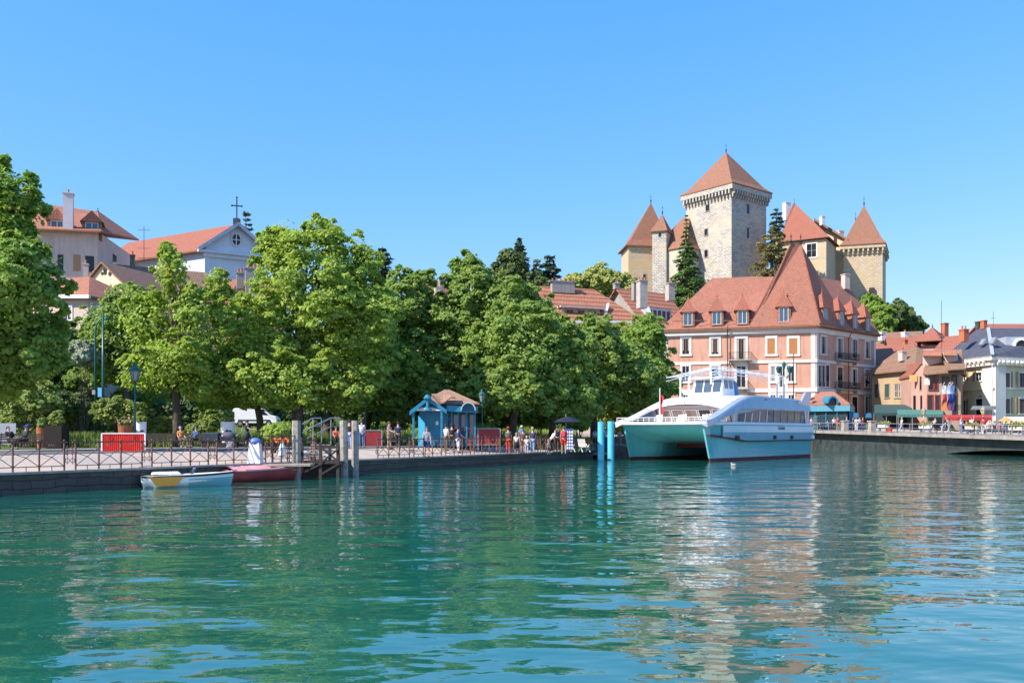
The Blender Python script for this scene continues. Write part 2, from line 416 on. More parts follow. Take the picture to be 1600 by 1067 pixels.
def conifer(name, label, cat, px, top_py, base_py, rpx, d, mat, seed=1, droop=.25, layers=26, group=None, leaf=.5, open_=0.0, lean=0.0, base_z=None, power=.85):
    rs = np.random.RandomState(seed)
    x = X(px, d); zt = Z(top_py, d); zb = Z(base_py, d); r = rpx / FPX * d; H = zt - zb
    bz = gz(x, d) if base_z is None else base_z; bz = min(bz, zb)
    root = thing(name, label, cat, (x, d, bz), 0, group)
    pts = []; nr = []; mb = MB()
    mb.tube([(x, d, bz - .3), (x, d, zb + H * .5), (x, d, zt)], [r * .07 + .1, r * .05 + .06, .03], 7)
    for i in range(layers):
        t = (i + .5) / layers; z = zb + H * t
        rad = r * (1 - t) ** power * rs.uniform(.78, 1.12) + .12
        nbr = max(5, int(5 + 8 * (1 - t)))
        for k in range(nbr):
            if rs.random() < open_: continue
            a = rs.uniform(0, 2 * math.pi); rl = rad * rs.uniform(.65, 1.12)
            dx, dy = math.cos(a), math.sin(a)
            n = max(6, int(rl / leaf * 9))
            tt = rs.uniform(.12, 1, n) ** .8
            w = (1.05 - tt) * rl * .24 + .12
            side = rs.normal(size=n) * w
            zz = z - droop * rl * tt ** 1.3 + rs.normal(size=n) * .10 * rl * .5 + .12 * rl * np.maximum(0, tt - .75)
            pts.append(np.stack([x + dx * rl * tt - dy * side, d + dy * rl * tt + dx * side, zz - np.abs(side) * .25], 1))
            nr.append(np.stack([dx * .3 + rs.normal(size=n) * .35, dy * .3 + rs.normal(size=n) * .35, 1 + rs.normal(size=n) * .3], 1))
            if k < 4: mb.tube([(x, d, z), (x + dx * rl * .8, d + dy * rl * .8, z - droop * rl * .75)], [.05 + r * .008, .02], 4)
    p = np.concatenate(pts); nn = np.concatenate(nr)
    me = leaf_mesh('crown', p - np.array([x, d, bz]), nn, leaf, mat, rs, 1.6)
    o = bpy.data.objects.new('crown', me); col.objects.link(o); o.parent = root
    mb.build('trunk', BARK, root, smooth=True)
    return root
def bush(name, label, cat, px, py, rpx, rpy, d, mat, seed=1, leaf=.16, n=1.0, group=None, lobes=None):
    rs = np.random.RandomState(seed)
    x = X(px, d); z = Z(py, d); g = gz(x, d)
    ls = []
    for k in range(lobes or 4):
        ls.append((x + rs.uniform(-.5, .5) * rpx / FPX * d, d + rs.uniform(-.4, .4), z + rs.uniform(-.3, .2) * rpy / FPX * d, rpx * .6 / FPX * d, rpx * .5 / FPX * d, rpy * .75 / FPX * d))
    pts, nr, cents = crown_points(ls, rs, n, .34, 34, 10)
    keep = pts[:, 2] > g + .02; pts = pts[keep]; nr = nr[keep]
    root = thing(name, label, cat, (x, d, g), 0, group)
    me = leaf_mesh('foliage', pts - np.array([x, d, g]), nr, leaf, mat, rs)
    o = bpy.data.objects.new('foliage', me); col.objects.link(o); o.parent = root
    mb = MB()
    for i in rs.permutation(len(cents))[:10]:
        if cents[i][2] > g: limb(mb, (x + rs.uniform(-.2, .2), d, g - .05), cents[i], .035, .01, rs, 4, .1, 3)
    mb.build('stems', BARK, root)
    return root

tree('maple_tree', 'big light green maple with long dark limbs and mottled trunk, highest of the park trees', 'tree', 64,
     [(480, 450, 88, 98), (395, 535, 70, 78, -1), (545, 510, 80, 90, 1), (430, 600, 95, 48, -2), (530, 600, 70, 48, 0), (440, 395, 34, 44, 0), (550, 420, 50, 58, 2), (350, 590, 52, 36, -2), (425, 372, 22, 22, 0), (500, 362, 30, 26, 1)],
     LEAF_MAPLE, 462, .42, 11, .23, .88, group='park trees along the promenade', bark=BARKP)
tree('maple_tree', 'slim light green tree with airy top left of the big maple, beside a park bench', 'tree', 60,
     [(268, 425, 32, 38), (262, 392, 16, 18, 0), (230, 505, 52, 58, 1), (312, 490, 52, 55, 0), (270, 570, 72, 50, -1), (340, 445, 24, 32, 0), (222, 585, 44, 30, 0), (310, 600, 45, 32, 0)],
     LEAF_MAPLE, 277, .27, 12, .23, .58, group='park trees along the promenade')
tree('lime_tree', 'dark green tree in shade behind the slim light green tree', 'tree', 74,
     [(195, 500, 50, 66), (175, 555, 58, 52, 1), (240, 585, 52, 46, 2), (150, 520, 30, 50, 2)], LEAF_CHEST, 200, .3, 13, .25, .75, group='park trees along the promenade')
tree('plane_tree', 'large dark leafy tree cut by the left edge of the photo', 'tree', 44,
     [(0, 335, 62, 85), (18, 440, 82, 90, -1), (-40, 500, 80, 110, 0), (42, 545, 66, 66, 1), (-15, 590, 66, 42, 1)],
     LEAF_PLANE, -70, .4, 27, .24, 1.1, group='park trees along the promenade')
tree('crooked_tree', 'low tree with crooked forked dark trunk in front of white van', 'tree', 78,
     [(385, 600, 60, 34), (345, 615, 45, 28, 0), (445, 606, 45, 30, 0)], LEAF_MAPLE, 408, .3, 15, .22, 1.0, group='park trees along the promenade')
tree('maple_tree', 'shaded maple with trunk close right of the big mottled maple trunk', 'tree', 72,
     [(565, 520, 66, 85), (515, 590, 60, 50, 1), (600, 580, 62, 62, 0), (560, 615, 60, 35)], LEAF_PLANE, 507, .35, 16, .25, 1.0, group='park trees along the promenade')
tree('plane_tree', 'round topped mid green tree left of the blue kiosk roof', 'tree', 76,
     [(645, 482, 50, 66), (640, 565, 72, 66, 0), (600, 608, 60, 36, -2), (660, 610, 50, 34, -1)], LEAF_CHEST, 566, .32, 17, .26, 1.05, group='park trees along the promenade')
tree('chestnut_tree', 'chestnut with pointed top rising above blue kiosk', 'tree', 77,
     [(735, 455, 45, 60), (725, 520, 68, 66, 0), (705, 590, 66, 48, 0), (770, 575, 66, 60, -1)], LEAF_CHEST, 735, .34, 18, .26, 1.1, group='park trees along the promenade')
tree('chestnut_tree', 'broad chestnut with pale leaf edges right of lamp post by the kiosk', 'tree', 72,
     [(812, 545, 70, 76), (785, 612, 70, 44, -1), (855, 600, 55, 52, 1), (790, 480, 52, 54, 4), (835, 500, 45, 50, 4)], LEAF_CHEST, 800, .32, 19, .26, 1.1, group='park trees along the promenade')
tree('chestnut_tree', 'tree with slim dark trunk behind the black parasol stall', 'tree', 75,
     [(872, 560, 56, 70), (885, 610, 60, 44, 0)], LEAF_CHEST, 862, .27, 20, .26, 1.0, group='park trees along the promenade')
tree('chestnut_tree', 'tree with leaning dark trunk beside the turquoise piles', 'tree', 84,
     [(925, 552, 54, 58), (975, 585, 62, 56, 2), (915, 612, 56, 42, 0), (1010, 610, 48, 40, 4)], LEAF_CHEST, 928, .33, 21, .27, 1.1, group='park trees along the promenade')
tree('chestnut_tree', 'bright green tree touching the left corner of the pink hotel', 'tree', 96,
     [(1002, 542, 48, 54), (1022, 596, 40, 44, 0), (975, 615, 50, 36, -2)], LEAF_PLANE, 1000, .3, 22, .28, 1.1, group='park trees along the promenade')
# backdrop trees behind the park
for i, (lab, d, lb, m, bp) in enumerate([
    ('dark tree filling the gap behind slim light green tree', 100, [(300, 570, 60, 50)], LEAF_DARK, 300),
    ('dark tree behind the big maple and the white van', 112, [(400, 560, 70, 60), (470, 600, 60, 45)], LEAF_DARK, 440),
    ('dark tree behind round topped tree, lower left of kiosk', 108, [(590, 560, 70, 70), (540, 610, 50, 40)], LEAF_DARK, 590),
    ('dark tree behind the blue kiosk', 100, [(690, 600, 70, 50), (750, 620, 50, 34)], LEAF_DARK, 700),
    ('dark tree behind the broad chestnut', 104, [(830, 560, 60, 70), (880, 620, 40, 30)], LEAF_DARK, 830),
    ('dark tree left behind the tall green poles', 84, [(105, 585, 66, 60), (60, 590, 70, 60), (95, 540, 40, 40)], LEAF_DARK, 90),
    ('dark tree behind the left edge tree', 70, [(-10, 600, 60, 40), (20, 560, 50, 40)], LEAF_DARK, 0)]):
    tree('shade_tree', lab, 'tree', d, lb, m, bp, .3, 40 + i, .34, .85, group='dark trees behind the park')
# far trees on the skyline
tree('weeping_willow', 'pale weeping tree on the skyline left of the two firs', 'tree', 150, [(800, 425, 30, 34), (775, 440, 20, 28), (838, 450, 28, 24)], LEAF_FAR, 805, .4, 60, .5, .8, group='skyline trees')
tree('round_tree', 'yellow green round tree on skyline left of castle', 'tree', 190, [(940, 442, 34, 26), (905, 448, 30, 20), (975, 450, 24, 22)], LEAF_YEL, 930, .4, 61, .45, 1.1, group='skyline trees')
conifer('fir_tree', 'grey green fir, highest conifer on skyline above park trees', 'tree', 812, 371, 470, 34, 165, LEAF_CONB, 62, .35, 20, 'skyline conifers', .8)
conifer('pine_tree', 'dark pine on skyline right of the tall fir', 'tree', 858, 398, 470, 24, 170, LEAF_CONB, 63, .1, 12, 'skyline conifers', .9, .2, power=.4)
conifer('pine_tree', 'small blue grey pine between fir and dark pine', 'tree', 838, 404, 470, 16, 172, LEAF_CONB, 64, .1, 10, 'skyline conifers', .9, .2, power=.5)
conifer('pine_tree', 'dark pine showing over the right shoulder of big maple', 'tree', 598, 386, 470, 22, 160, LEAF_CONB, 65, .08, 12, 'skyline conifers', .8, .15, power=.35)
conifer('pine_tree', 'sparse tiered conifer behind the church gable', 'tree', 384, 330, 440, 20, 165, LEAF_CONB, 66, .05, 14, 'skyline conifers', .7, .35, power=.35)
conifer('spruce_tree', 'tall bright spruce in front of the big castle keep', 'tree', 1072, 334, 478, 46, 215, LEAF_CON, 67, .30, 24, 'castle conifers', .55, .12, power=1.15)
conifer('cedar_tree', 'olive brown cedar against shaded side of castle keep', 'tree', 1206, 352, 455, 42, 225, LEAF_CEDAR, 68, .12, 17, 'castle conifers', .6, .15, power=.5)
conifer('pine_tree', 'dark pine top poking above the olive cedar', 'tree', 1213, 324, 400, 16, 232, LEAF_CONB, 69, .1, 12, 'castle conifers', .9, .1, power=.4)
for i, (px, py, r, ry, m, lab) in enumerate([(1375, 503, 26, 28, LEAF_PLANE, 'bright green hillside tree touching hotel roof'), (1400, 494, 30, 22, LEAF_FAR, 'light hillside tree behind the brightest one'),
        (1412, 505, 24, 26, LEAF_DARK, 'dark hillside tree in middle of the clump'), (1430, 512, 17, 18, LEAF_DARK, 'last dark tree, right end of hillside clump'),
        (1360, 480, 18, 22, LEAF_PLANE, 'small green tree at foot of right castle tower')]):
    tree('hillside_tree', lab, 'tree', 205 + 4 * i, [(px, py, r, ry)], m, px, .35, 70 + i, .6, .9, group='trees on hillside right of the castle')
# ------------------------------------------------------------------ walls, windows, roofs
class Face:
    def __init__(s, p0, p1):
        s.p0 = Vector((p0[0], p0[1])); s.p1 = Vector((p1[0], p1[1])); s.L = (s.p1 - s.p0).length
        s.t = (s.p1 - s.p0) / s.L; n = Vector((s.t.y, -s.t.x))
        if n.dot(-s.p0) < 0: n = -n
        s.n = n
    def u(s, px):
        k = (px - 800.0) / FPX
        return (k * s.p0.y - s.p0.x) / (s.t.x - k * s.t.y)
    def z(s, px, py): return Z(py, (s.p0 + s.t * s.u(px)).y)
    def p(s, u, z, o=0.0):
        q = s.p0 + s.t * u + s.n * o; return Vector((q.x, q.y, z))
    def box(s, mb, u0, u1, z0, z1, o0, o1):
        return mb.hexa([s.p(u0, z0, o0), s.p(u1, z0, o0), s.p(u1, z0, o1), s.p(u0, z0, o1)],
                       [s.p(u0, z1, o0), s.p(u1, z1, o0), s.p(u1, z1, o1), s.p(u0, z1, o1)])
    def arch(s, mb, u0, u1, z0, z1, o0, o1, n=8):
        """box with a round top"""
        r = (u1 - u0) / 2; c = (u0 + u1) / 2
        pts = [(u0, z0), (u1, z0)] + [(c + r * math.cos(math.pi * i / n), z1 - r + r * math.sin(math.pi * i / n)) for i in range(n + 1)]
        m = len(pts)
        vs = [s.p(a, b, o0) for a, b in pts] + [s.p(a, b, o1) for a, b in pts]
        return mb.add(vs, [tuple(range(m)), tuple(range(2 * m - 1, m - 1, -1))] + [(i, (i + 1) % m, m + (i + 1) % m, m + i) for i in range(m)])
CURT = plain('curtain_cloth', (.40, .37, .32), .9, .1)
def window(f, px0, py0, px1, py1, root, frame=WHITE_TRIM, sash=METAL_W, fw=.16, shut=None, closed=False, sill=True, cols=2, rows=2, glass=None, arch=False, world=None, fo=.09, name='window'):
    if world: u0, z0, u1, z1 = world
    else:
        u0, u1 = f.u(px0), f.u(px1)
        if u0 > u1: u0, u1 = u1, u0
        c = (px0 + px1) / 2; z0, z1 = f.z(c, max(py0, py1)), f.z(c, min(py0, py1))
    mb = MB()
    if frame is not None:
        f.box(mb, u0 - fw, u0, z0, z1, -.02, fo); f.box(mb, u1, u1 + fw, z0, z1, -.02, fo)
        f.box(mb, u0 - fw, u1 + fw, z1, z1 + fw * 1.2, -.02, fo + .03)
        if sill: f.box(mb, u0 - fw * 1.2, u1 + fw * 1.2, z0 - fw * .9, z0, -.02, fo + .08)
        if arch:
            r = (u1 - u0) / 2; f.arch(mb, u0 - fw, u1 + fw, z1 - .1, z1 + r * .55 + fw, -.02, fo * .5)
    else: f.box(mb, u0, u1, z0 - .06, z0, -.02, .1)
    w = mb.build(name, frame or COPING, root)
    mb = MB()
    if closed: f.box(mb, u0, u1, z0, z1, -.03, .05); mb.build('shutter', closed, w)
    else:
        f.box(mb, u0, u1, z0, z1, -.03, .015)
        if arch: f.arch(mb, u0, u1, z1 - .05, z1 + (u1 - u0) * .27, -.03, fo * .5 + .012)
        mb.build('pane', glass or GLASS, w)
        if glass is None and not arch and (u1 - u0) > .6 and rnd.random() < .4:
            mb = MB(); cw = (u1 - u0) * rnd.uniform(.16, .3); zc = z0 + (z1 - z0) * rnd.uniform(0, .35)
            f.box(mb, u0 + .03, u0 + cw, zc, z1 - .04, .015, .022); f.box(mb, u1 - cw, u1 - .03, zc, z1 - .04, .015, .022); f.box(mb, u0 + .03, u1 - .03, z1 - .1, z1 - .03, .016, .021)
            mb.build('curtain', CURT, w)
        if sash is not None:
            mb = MB(); t = .042
            f.box(mb, u0, u0 + t, z0, z1, .015, .05); f.box(mb, u1 - t, u1, z0, z1, .015, .05)
            f.box(mb, u0 + t, u1 - t, z0, z0 + t, .015, .05); f.box(mb, u0 + t, u1 - t, z1 - t, z1, .015, .05)
            for i in range(1, cols):
                c = u0 + (u1 - u0) * i / cols; f.box(mb, c - t * .7, c + t * .7, z0 + t, z1 - t, .015, .055)
            for i in range(1, rows):
                c = z0 + (z1 - z0) * i / rows; f.box(mb, u0 + t, u1 - t, c - t * .4, c + t * .4, .015, .045)
            mb.build('sash', sash, w)
    if shut is not None:
        sw = (u1 - u0) * .48
        for a, b in ((u0 - fw - sw, u0 - fw), (u1 + fw, u1 + fw + sw)):
            mb = MB(); f.box(mb, a, b, z0, z1 + (0 if not arch else sw * .4), .01, .08)
            k = 7
            for i in range(k): zz = z0 + (z1 - z0) * (i + .5) / k; f.box(mb, a + .05, b - .05, zz - .03, zz + .03, .08, .1)
            mb.build('shutter', shut, w)
    return w
def wall_prism(root, pts, z0, z1, mat, name='wall'):
    return MB().prism(pts, z0, z1).build(name, mat, root)
def roof_solid(root, eave, top, ze, zt, mat, over=.5, th=.22, name='roof'):
    """hip / gable / pyramid roof: eave ring of points, top ring of the same count (points may repeat)"""
    n = len(eave); c = Vector((sum(p[0] for p in eave) / n, sum(p[1] for p in eave) / n))
    E = []
    for p in eave:
        v = Vector((p[0], p[1])) - c; E.append(c + v * (1 + over / max(.1, v.length)))
    zz = ze if isinstance(ze, (list, tuple)) else [ze] * n
    zt = zt if isinstance(zt, (list, tuple)) else [zt] * n
    mb = MB(); b = [(E[i].x, E[i].y, zz[i] - th) for i in range(n)]; m = [(E[i].x, E[i].y, zz[i]) for i in range(n)]
    t = [(top[i][0], top[i][1], zt[i]) for i in range(n)]
    mb.add(b + m + t, [tuple(range(n - 1, -1, -1))] + [(i, (i + 1) % n, n + (i + 1) % n, n + i) for i in range(n)] +
           [(n + i, n + (i + 1) % n, 2 * n + (i + 1) % n, 2 * n + i) for i in range(n)] + [tuple(2 * n + i for i in range(n))])
    o = mb.build(name, mat, root)
    bm = bmesh.new(); bm.from_mesh(o.data); bmesh.ops.remove_doubles(bm, verts=bm.verts, dist=.001)
    bmesh.ops.dissolve_degenerate(bm, dist=.001, edges=bm.edges); bmesh.ops.recalc_face_normals(bm, faces=bm.faces); bm.to_mesh(o.data); bm.free()
    return o
def rect(A, B, depth):
    A = Vector(A[:2]); B = Vector(B[:2]); t = (B - A).normalized(); n = Vector((-t.y, t.x))
    if n.dot(A) < 0: n = -n
    return [A, B, B + n * depth, A + n * depth], t, n
def house(name, label, cat, A, B, depth, ze, zr, wmat, rmat, hip=(0, 0), over=.5, group=None, zb=None, root=None, th=.22):
    """A, B: front wall ends (world xy), ridge parallel to AB"""
    q, t, n = rect(A, B, depth)
    c = (q[0] + q[2]) / 2
    zb = min(gz(p.x, p.y) for p in q) - .3 if zb is None else zb
    if root is None: root = thing(name, label, cat, (c.x, c.y, zb), 0, group)
    L = (q[1] - q[0]).length
    r0 = q[0] + n * depth / 2 + t * (hip[0] if hip[0] else 0); r1 = q[1] + n * depth / 2 - t * (hip[1] if hip[1] else 0)
    mb = MB()
    # walls with gable triangles
    vs = [(p.x, p.y, zb) for p in q] + [(p.x, p.y, ze) for p in q]; fs = [(3, 2, 1, 0), (0, 1, 5, 4), (2, 3, 7, 6)]
    if not hip[0]: vs.append((r0.x, r0.y, zr - .05)); fs.append((3, 0, 4, len(vs) - 1, 7))
    else: fs.append((3, 0, 4, 7))
    if not hip[1]: vs.append((r1.x, r1.y, zr - .05)); fs.append((1, 2, 6, len(vs) - 1, 5))
    else: fs.append((1, 2, 6, 5))
    mb.add(vs, fs).build('wall', wmat, root)
    # roof slabs with overhang
    sl = (zr - ze) / (depth / 2); e0 = over if not hip[0] else over; e1 = over
    a = q[0] - n * over - t * e0; b = q[1] - n * over + t * e1; d_ = q[3] + n * over - t * e0; c_ = q[2] + n * over + t * e1
    za = ze - sl * over
    R0 = r0 - (t * e0 if not hip[0] else t * 0); R1 = r1 + (t * e1 if not hip[1] else t * 0)
    mb = MB()
    vs = []
    for k in (0, th):
        vs += [(a.x, a.y, za + k), (b.x, b.y, za + k), (c_.x, c_.y, za + k), (d_.x, d_.y, za + k), (R0.x, R0.y, zr + k), (R1.x, R1.y, zr + k)]
    fs = [(6, 7, 11, 10), (8, 9, 10, 11), (0, 4, 5, 1), (2, 5, 4, 3), (0, 1, 7, 6), (2, 3, 9, 8),
          (6, 10, 9), (0, 3, 4), (7, 8, 11), (1, 5, 2)]
    if hip[0]: fs += [(0, 6, 9, 3)]
    else: fs.remove((6, 10, 9)); fs.remove((0, 3, 4)); fs += [(0, 6, 10, 4), (4, 10, 9, 3)]
    if hip[1]: fs += [(1, 2, 8, 7)]
    else: fs.remove((7, 8, 11)); fs.remove((1, 5, 2)); fs += [(1, 5, 11, 7), (5, 2, 8, 11)]
    roof = mb.add(vs, fs).build('roof', rmat, root)
    roof['_'] = 0; del roof['_']
    return root, roof, Face(q[0], q[1]), Face(q[1], q[2]), Face(q[0], q[3]), q
def pt(px, d): return Vector((X(px, d), d))
def chimney(root, px, py0, py1, wpx, d, mat=None, pots=1, cap=True, dpx=None):
    w = wpx / FPX * d; x = X(px, d); z0, z1 = Z(py1, d), Z(py0, d); dp = (dpx or wpx) / FPX * d
    mb = MB().box((x, d, (z0 + z1) / 2), (w, dp, z1 - z0), .35)
    if cap: mb.box((x, d, z1 + .06), (w * 1.2, dp * 1.2, .14), .35)
    c = mb.build('chimney', mat or GREYSTUC, root)
    for i in range(pots):
        xo = (i - (pots - 1) / 2) * w / max(1, pots)
        MB().lathe((x + xo, d, z1 + .12), [(.13, 0), (.11, .4), (.14, .42), (.14, .5)], 8).build('chimney_pot', TERRA, c)
    return c
def finial(root, p, h, r=.12, mat=None, name='finial'):
    MB().lathe((p[0], p[1], p[2] - .1), [(r * 1.2, 0), (r * .8, h * .15), (r * 1.5, h * .25), (r * .4, h * .35), (r * .3, h * .6), (r * .9, h * .66), (r * .2, h * .75), (.01, h)], 7).build(name, mat or DBLACK, root)
def dormer(root, f, px, w, zb, zt, depth, peak, inset, roofm, wall=SHUT, point=True, glass=None):
    """window box on a roof, front plane parallel to face f, set back `inset`"""
    u = f.u(px); g = Face(f.p(0, 0, -inset)[:2], f.p(f.L, 0, -inset)[:2]); g.n = f.n; g.t = f.t
    mb = MB(); g.box(mb, u - w / 2, u + w / 2, zb - .5, zt, -depth, 0)
    d = mb.build('dormer', wall, root)
    window(g, 0, 0, 0, 0, d, frame=COPING, sash=METAL_W, fw=.1, world=(u - w * .32, zb + .1, u + w * .32, zt - .12), glass=glass or GLASSB, rows=1, sill=True)
    o = .28; mb = MB()
    c = [g.p(u - w / 2 - o, zt, o), g.p(u + w / 2 + o, zt, o), g.p(u + w / 2 + o, zt, -depth), g.p(u - w / 2 - o, zt, -depth)]
    if point:
        ap = g.p(u, zt + peak, -w * .35); hs = zt + peak * .5
        e = [g.p(u - w * .02, hs, -depth)]
        mb.add(c + [ap], [(3, 2, 1, 0), (0, 1, 4), (1, 2, 4), (2, 3, 4), (3, 0, 4)])
    else:
        a0 = g.p(u, zt + peak, o); a1 = g.p(u, zt + peak, -depth)
        k = [Vector(v) + Vector((0, 0, .12)) for v in c]
        mb.add(c + [a0, a1], [(3, 2, 1, 0), (0, 1, 4), (1, 2, 5, 4), (2, 3, 5), (3, 0, 4, 5)])
    mb.build('dormer_roof', roofm, d)
    if point: finial(d, ap, .8, .09, TERRA)
    return d
def pyramid_tower(root, pts, zb, ze, apex, za, wmat, rmat, over=.9, mach=None, name='wall', rname='roof', flare=True):
    """walled tower with a pointed roof; mach = height of the corbel table"""
    wall_prism(root, pts, zb, ze, wmat, name)
    n = len(pts); c = Vector((sum(p[0] for p in pts) / n, sum(p[1] for p in pts) / n))
    ring = [c + (Vector(p[:2]) - c) * (1 + over / (Vector(p[:2]) - c).length) for p in pts]
    if flare:
        mid = [Vector(apex) + (Vector(r) - Vector(apex)) * .80 for r in ring]; zm = ze + (za - ze) * .14
    else: mid = [Vector(apex) + (Vector(r) - Vector(apex)) * .5 for r in ring]; zm = ze + (za - ze) * .5
    mb = MB()
    vs = [(r.x, r.y, ze - .15) for r in ring] + [(r.x, r.y, ze + .1) for r in ring] + [(m.x, m.y, zm) for m in mid] + [(apex[0], apex[1], za)]
    fs = [tuple(range(n - 1, -1, -1))]
    for k in (0, 1): fs += [(k * n + i, k * n + (i + 1) % n, (k + 1) * n + (i + 1) % n, (k + 1) * n + i) for i in range(n)]
    fs += [(2 * n + i, 2 * n + (i + 1) % n, 3 * n) for i in range(n)]
    r = mb.add(vs, fs).build(rname, rmat, root)
    finial(r, (apex[0], apex[1], za), 3.0, .16)
    if mach:
        mb = MB(); oc = over - .25
        big = [c + (Vector(p[:2]) - c) * (1 + oc / (Vector(p[:2]) - c).length) for p in pts]
        mb.prism([(b.x, b.y) for b in big], ze - mach * .42, ze - .16)
        for i in range(n):
            a, b = Vector(pts[i][:2]), Vector(pts[(i + 1) % n][:2]); f = Face(a, b)
            nn = Vector((f.t.y, -f.t.x)); nn = nn if nn.dot(a - c) > 0 else -nn; f.n = nn
            k = max(4, int(f.L / 1.15))
            for j in range(k + 1):
                u = f.L * j / k
                f.box(mb, u - .22, u + .22, ze - mach * .75, ze - mach * .40, 0, oc * .72)
                f.box(mb, u - .22, u + .22, ze - mach, ze - mach * .73, 0, oc * .42)
        mb.build('corbels', wmat, root)
def sqpts(cx, cy, h, rot):
    return [(cx + h * (math.cos(rot + a)), cy + h * (math.sin(rot + a))) for a in (R(225), R(315), R(45), R(135))]
def faces(pts):
    out = []
    for i in range(len(pts)):
        f = Face(pts[i], pts[(i + 1) % len(pts)]); out.append(f)
    return out

# ================================================================== pink hotel
hotel = thing('hotel', 'big salmon pink hotel with cream bands, steep corner roof and small pointed dormers', 'building', (43.0, 130, gz(43, 130)))
HC, HL, HR = pt(1275, 130), pt(1037, 135.7), pt(1368, 142); HX = HL + HR - HC
zH = Z(510, 130); zb = 1.6
fF, fR = Face(HL, HC), Face(HC, HR)
wall_prism(hotel, [HL, HC, HR, HX], zb, zH - .05, PINK)
# bands and pilasters: rings round the whole house
def ring(root, pts, z0, z1, o, mat, name):
    c = sum((Vector(p) for p in pts), Vector((0, 0))) / len(pts)
    mb = MB(); q = [c + (Vector(p) - c) * (1 + o / (Vector(p) - c).length) for p in pts]
    mb.prism([(p.x, p.y) for p in q], z0, z1); return mb.build(name, mat, root)
for (ya, yb_, o) in ((520, 511.5, .35), (511.5, 508.5, .75), (566, 561.5, .25), (612, 606, .25)):
    ring(hotel, [HL, HC, HR, HX], Z(ya, 130), Z(yb_, 130), o, WHITE_TRIM, 'cornice')
mb = MB()
for f, us in ((fF, (0.0, fF.L - .7)), (fR, (0.0, fR.L - .6))):
    for u in us:
        for z0, z1 in ((zb, Z(612, 130)), (Z(606, 130), Z(566, 130)), (Z(561.5, 130), Z(520, 130))):
            mb = MB(); f.box(mb, u, u + .6, z0 + .01, z1 - .01, 0, .06); mb.build('corner_trim', WHITE_TRIM, hotel)
tops = [(1066, 1077, 0), (1111.5, 1123, 0), (1151, 1165, 1), (1199, 1211, 2), (1233, 1246, 2)]
for a, b, k in tops:
    window(fF, a, 529, b, 563 if k == 1 else 553.5, hotel, sash=WOODO, closed=(WOODO if k == 2 else False), rows=1, fw=.32)
for a, b, k in ((1066, 1077, 0), (1111.5, 1123, 0), (1151, 1165, 1), (1204, 1212, 0), (1217.5, 1227.5, 1), (1232, 1240, 0)):
    window(fF, a, 572, b, 605 if k else 596, hotel, rows=1, fw=.3)
    window(fF, a, 617, b, 646 if k else 640, hotel, rows=1, fw=.25)
for a, b, y0, y1 in ((1282.5, 1290.5, 526, 553), (1308, 1316, 529, 560), (1331, 1339, 531, 559), (1351.5, 1358.5, 534, 560),
                     (1278, 1283, 571, 604), (1284, 1288.5, 571, 604), (1290, 1295, 571, 604), (1308, 1316, 574, 606), (1331, 1338.5, 577, 603), (1351.5, 1358.5, 578, 604),
                     (1331, 1339, 620, 646), (1351.5, 1358.5, 620, 645)):
    window(fR, a, y0, b, y1, hotel, rows=2, fw=.2, cols=2, sash=WOODD)
def balcony(root, f, px0, px1, py, d=1.1, h=1.0, mat=DBLACK):
    u0, u1 = f.u(px0), f.u(px1); z = f.z((px0 + px1) / 2, py)
    mb = MB(); f.box(mb, u0, u1, z - .18, z, 0, d); f.box(mb, u0 + .3, u0 + .5, z - .6, z - .18, 0, d * .7); f.box(mb, u1 - .5, u1 - .3, z - .6, z - .18, 0, d * .7)
    b = mb.build('balcony', COPING, root)
    mb = MB(); n = int((u1 - u0) / .14)
    for i in range(n + 1):
        u = u0 + .03 + (u1 - u0 - .06) * i / n; f.box(mb, u - .012, u + .012, z, z + h, d - .06, d - .03)
    for k in range(8):
        o = d * k / 8
        for u in (u0 + .03, u1 - .03): f.box(mb, u - .012, u + .012, z, z + h, o, o + .03)
    f.box(mb, u0, u1, z + h, z + h + .05, d - .08, d - .01)
    for u in (u0 + .03, u1 - .03): f.box(mb, u - .03, u + .03, z + h, z + h + .05, 0, d - .08)
    f.box(mb, u0, u1, z + .12, z + .15, d - .06, d - .03)
    mb.build('railing', mat, b)
balcony(hotel, fF, 1139, 1174, 562); balcony(hotel, fR, 1304, 1333, 563.5); balcony(hotel, fR, 1304, 1334, 608.5)
balcony(hotel, fF, 1145, 1170, 607)
mb = MB()
for f, px, ya, yb_ in ((fF, 1137, 511, 640), (fR, 1322, 520, 640)):
    u = f.u(px); mb = MB(); mb.tube([f.p(u, f.z(px, ya), .9), f.p(u, f.z(px, ya) - .9, .42), f.p(u, f.z(px, yb_), .42)], .07, 6); mb.build('downpipe', DBLACK, hotel)
mb = MB()
for p0, p1 in ((HL, HC), (HC, HR)):
    f = Face(p0, p1); mb.tube([f.p(-.6, zH + .02, .95), f.p(f.L + .5, zH + .02, .95)], .12, 6)
mb.build('gutter', TILE_D, hotel)
# main roof, truncated
cH = (HL + HC + HR + HX) / 4
def inw(p, k): return cH + (p - cH) * k
tL, tC, tR, tX = pt(1112, 141), pt(1255, 139), pt(1322, 149), pt(1180, 156)
roof_solid(hotel, [HL, HC, HR, HX], [tL, tC, tR, tX], zH + .0, [Z(435, 141), Z(431, 139), Z(440, 149), Z(432, 156)], TILE_A, over=.9)
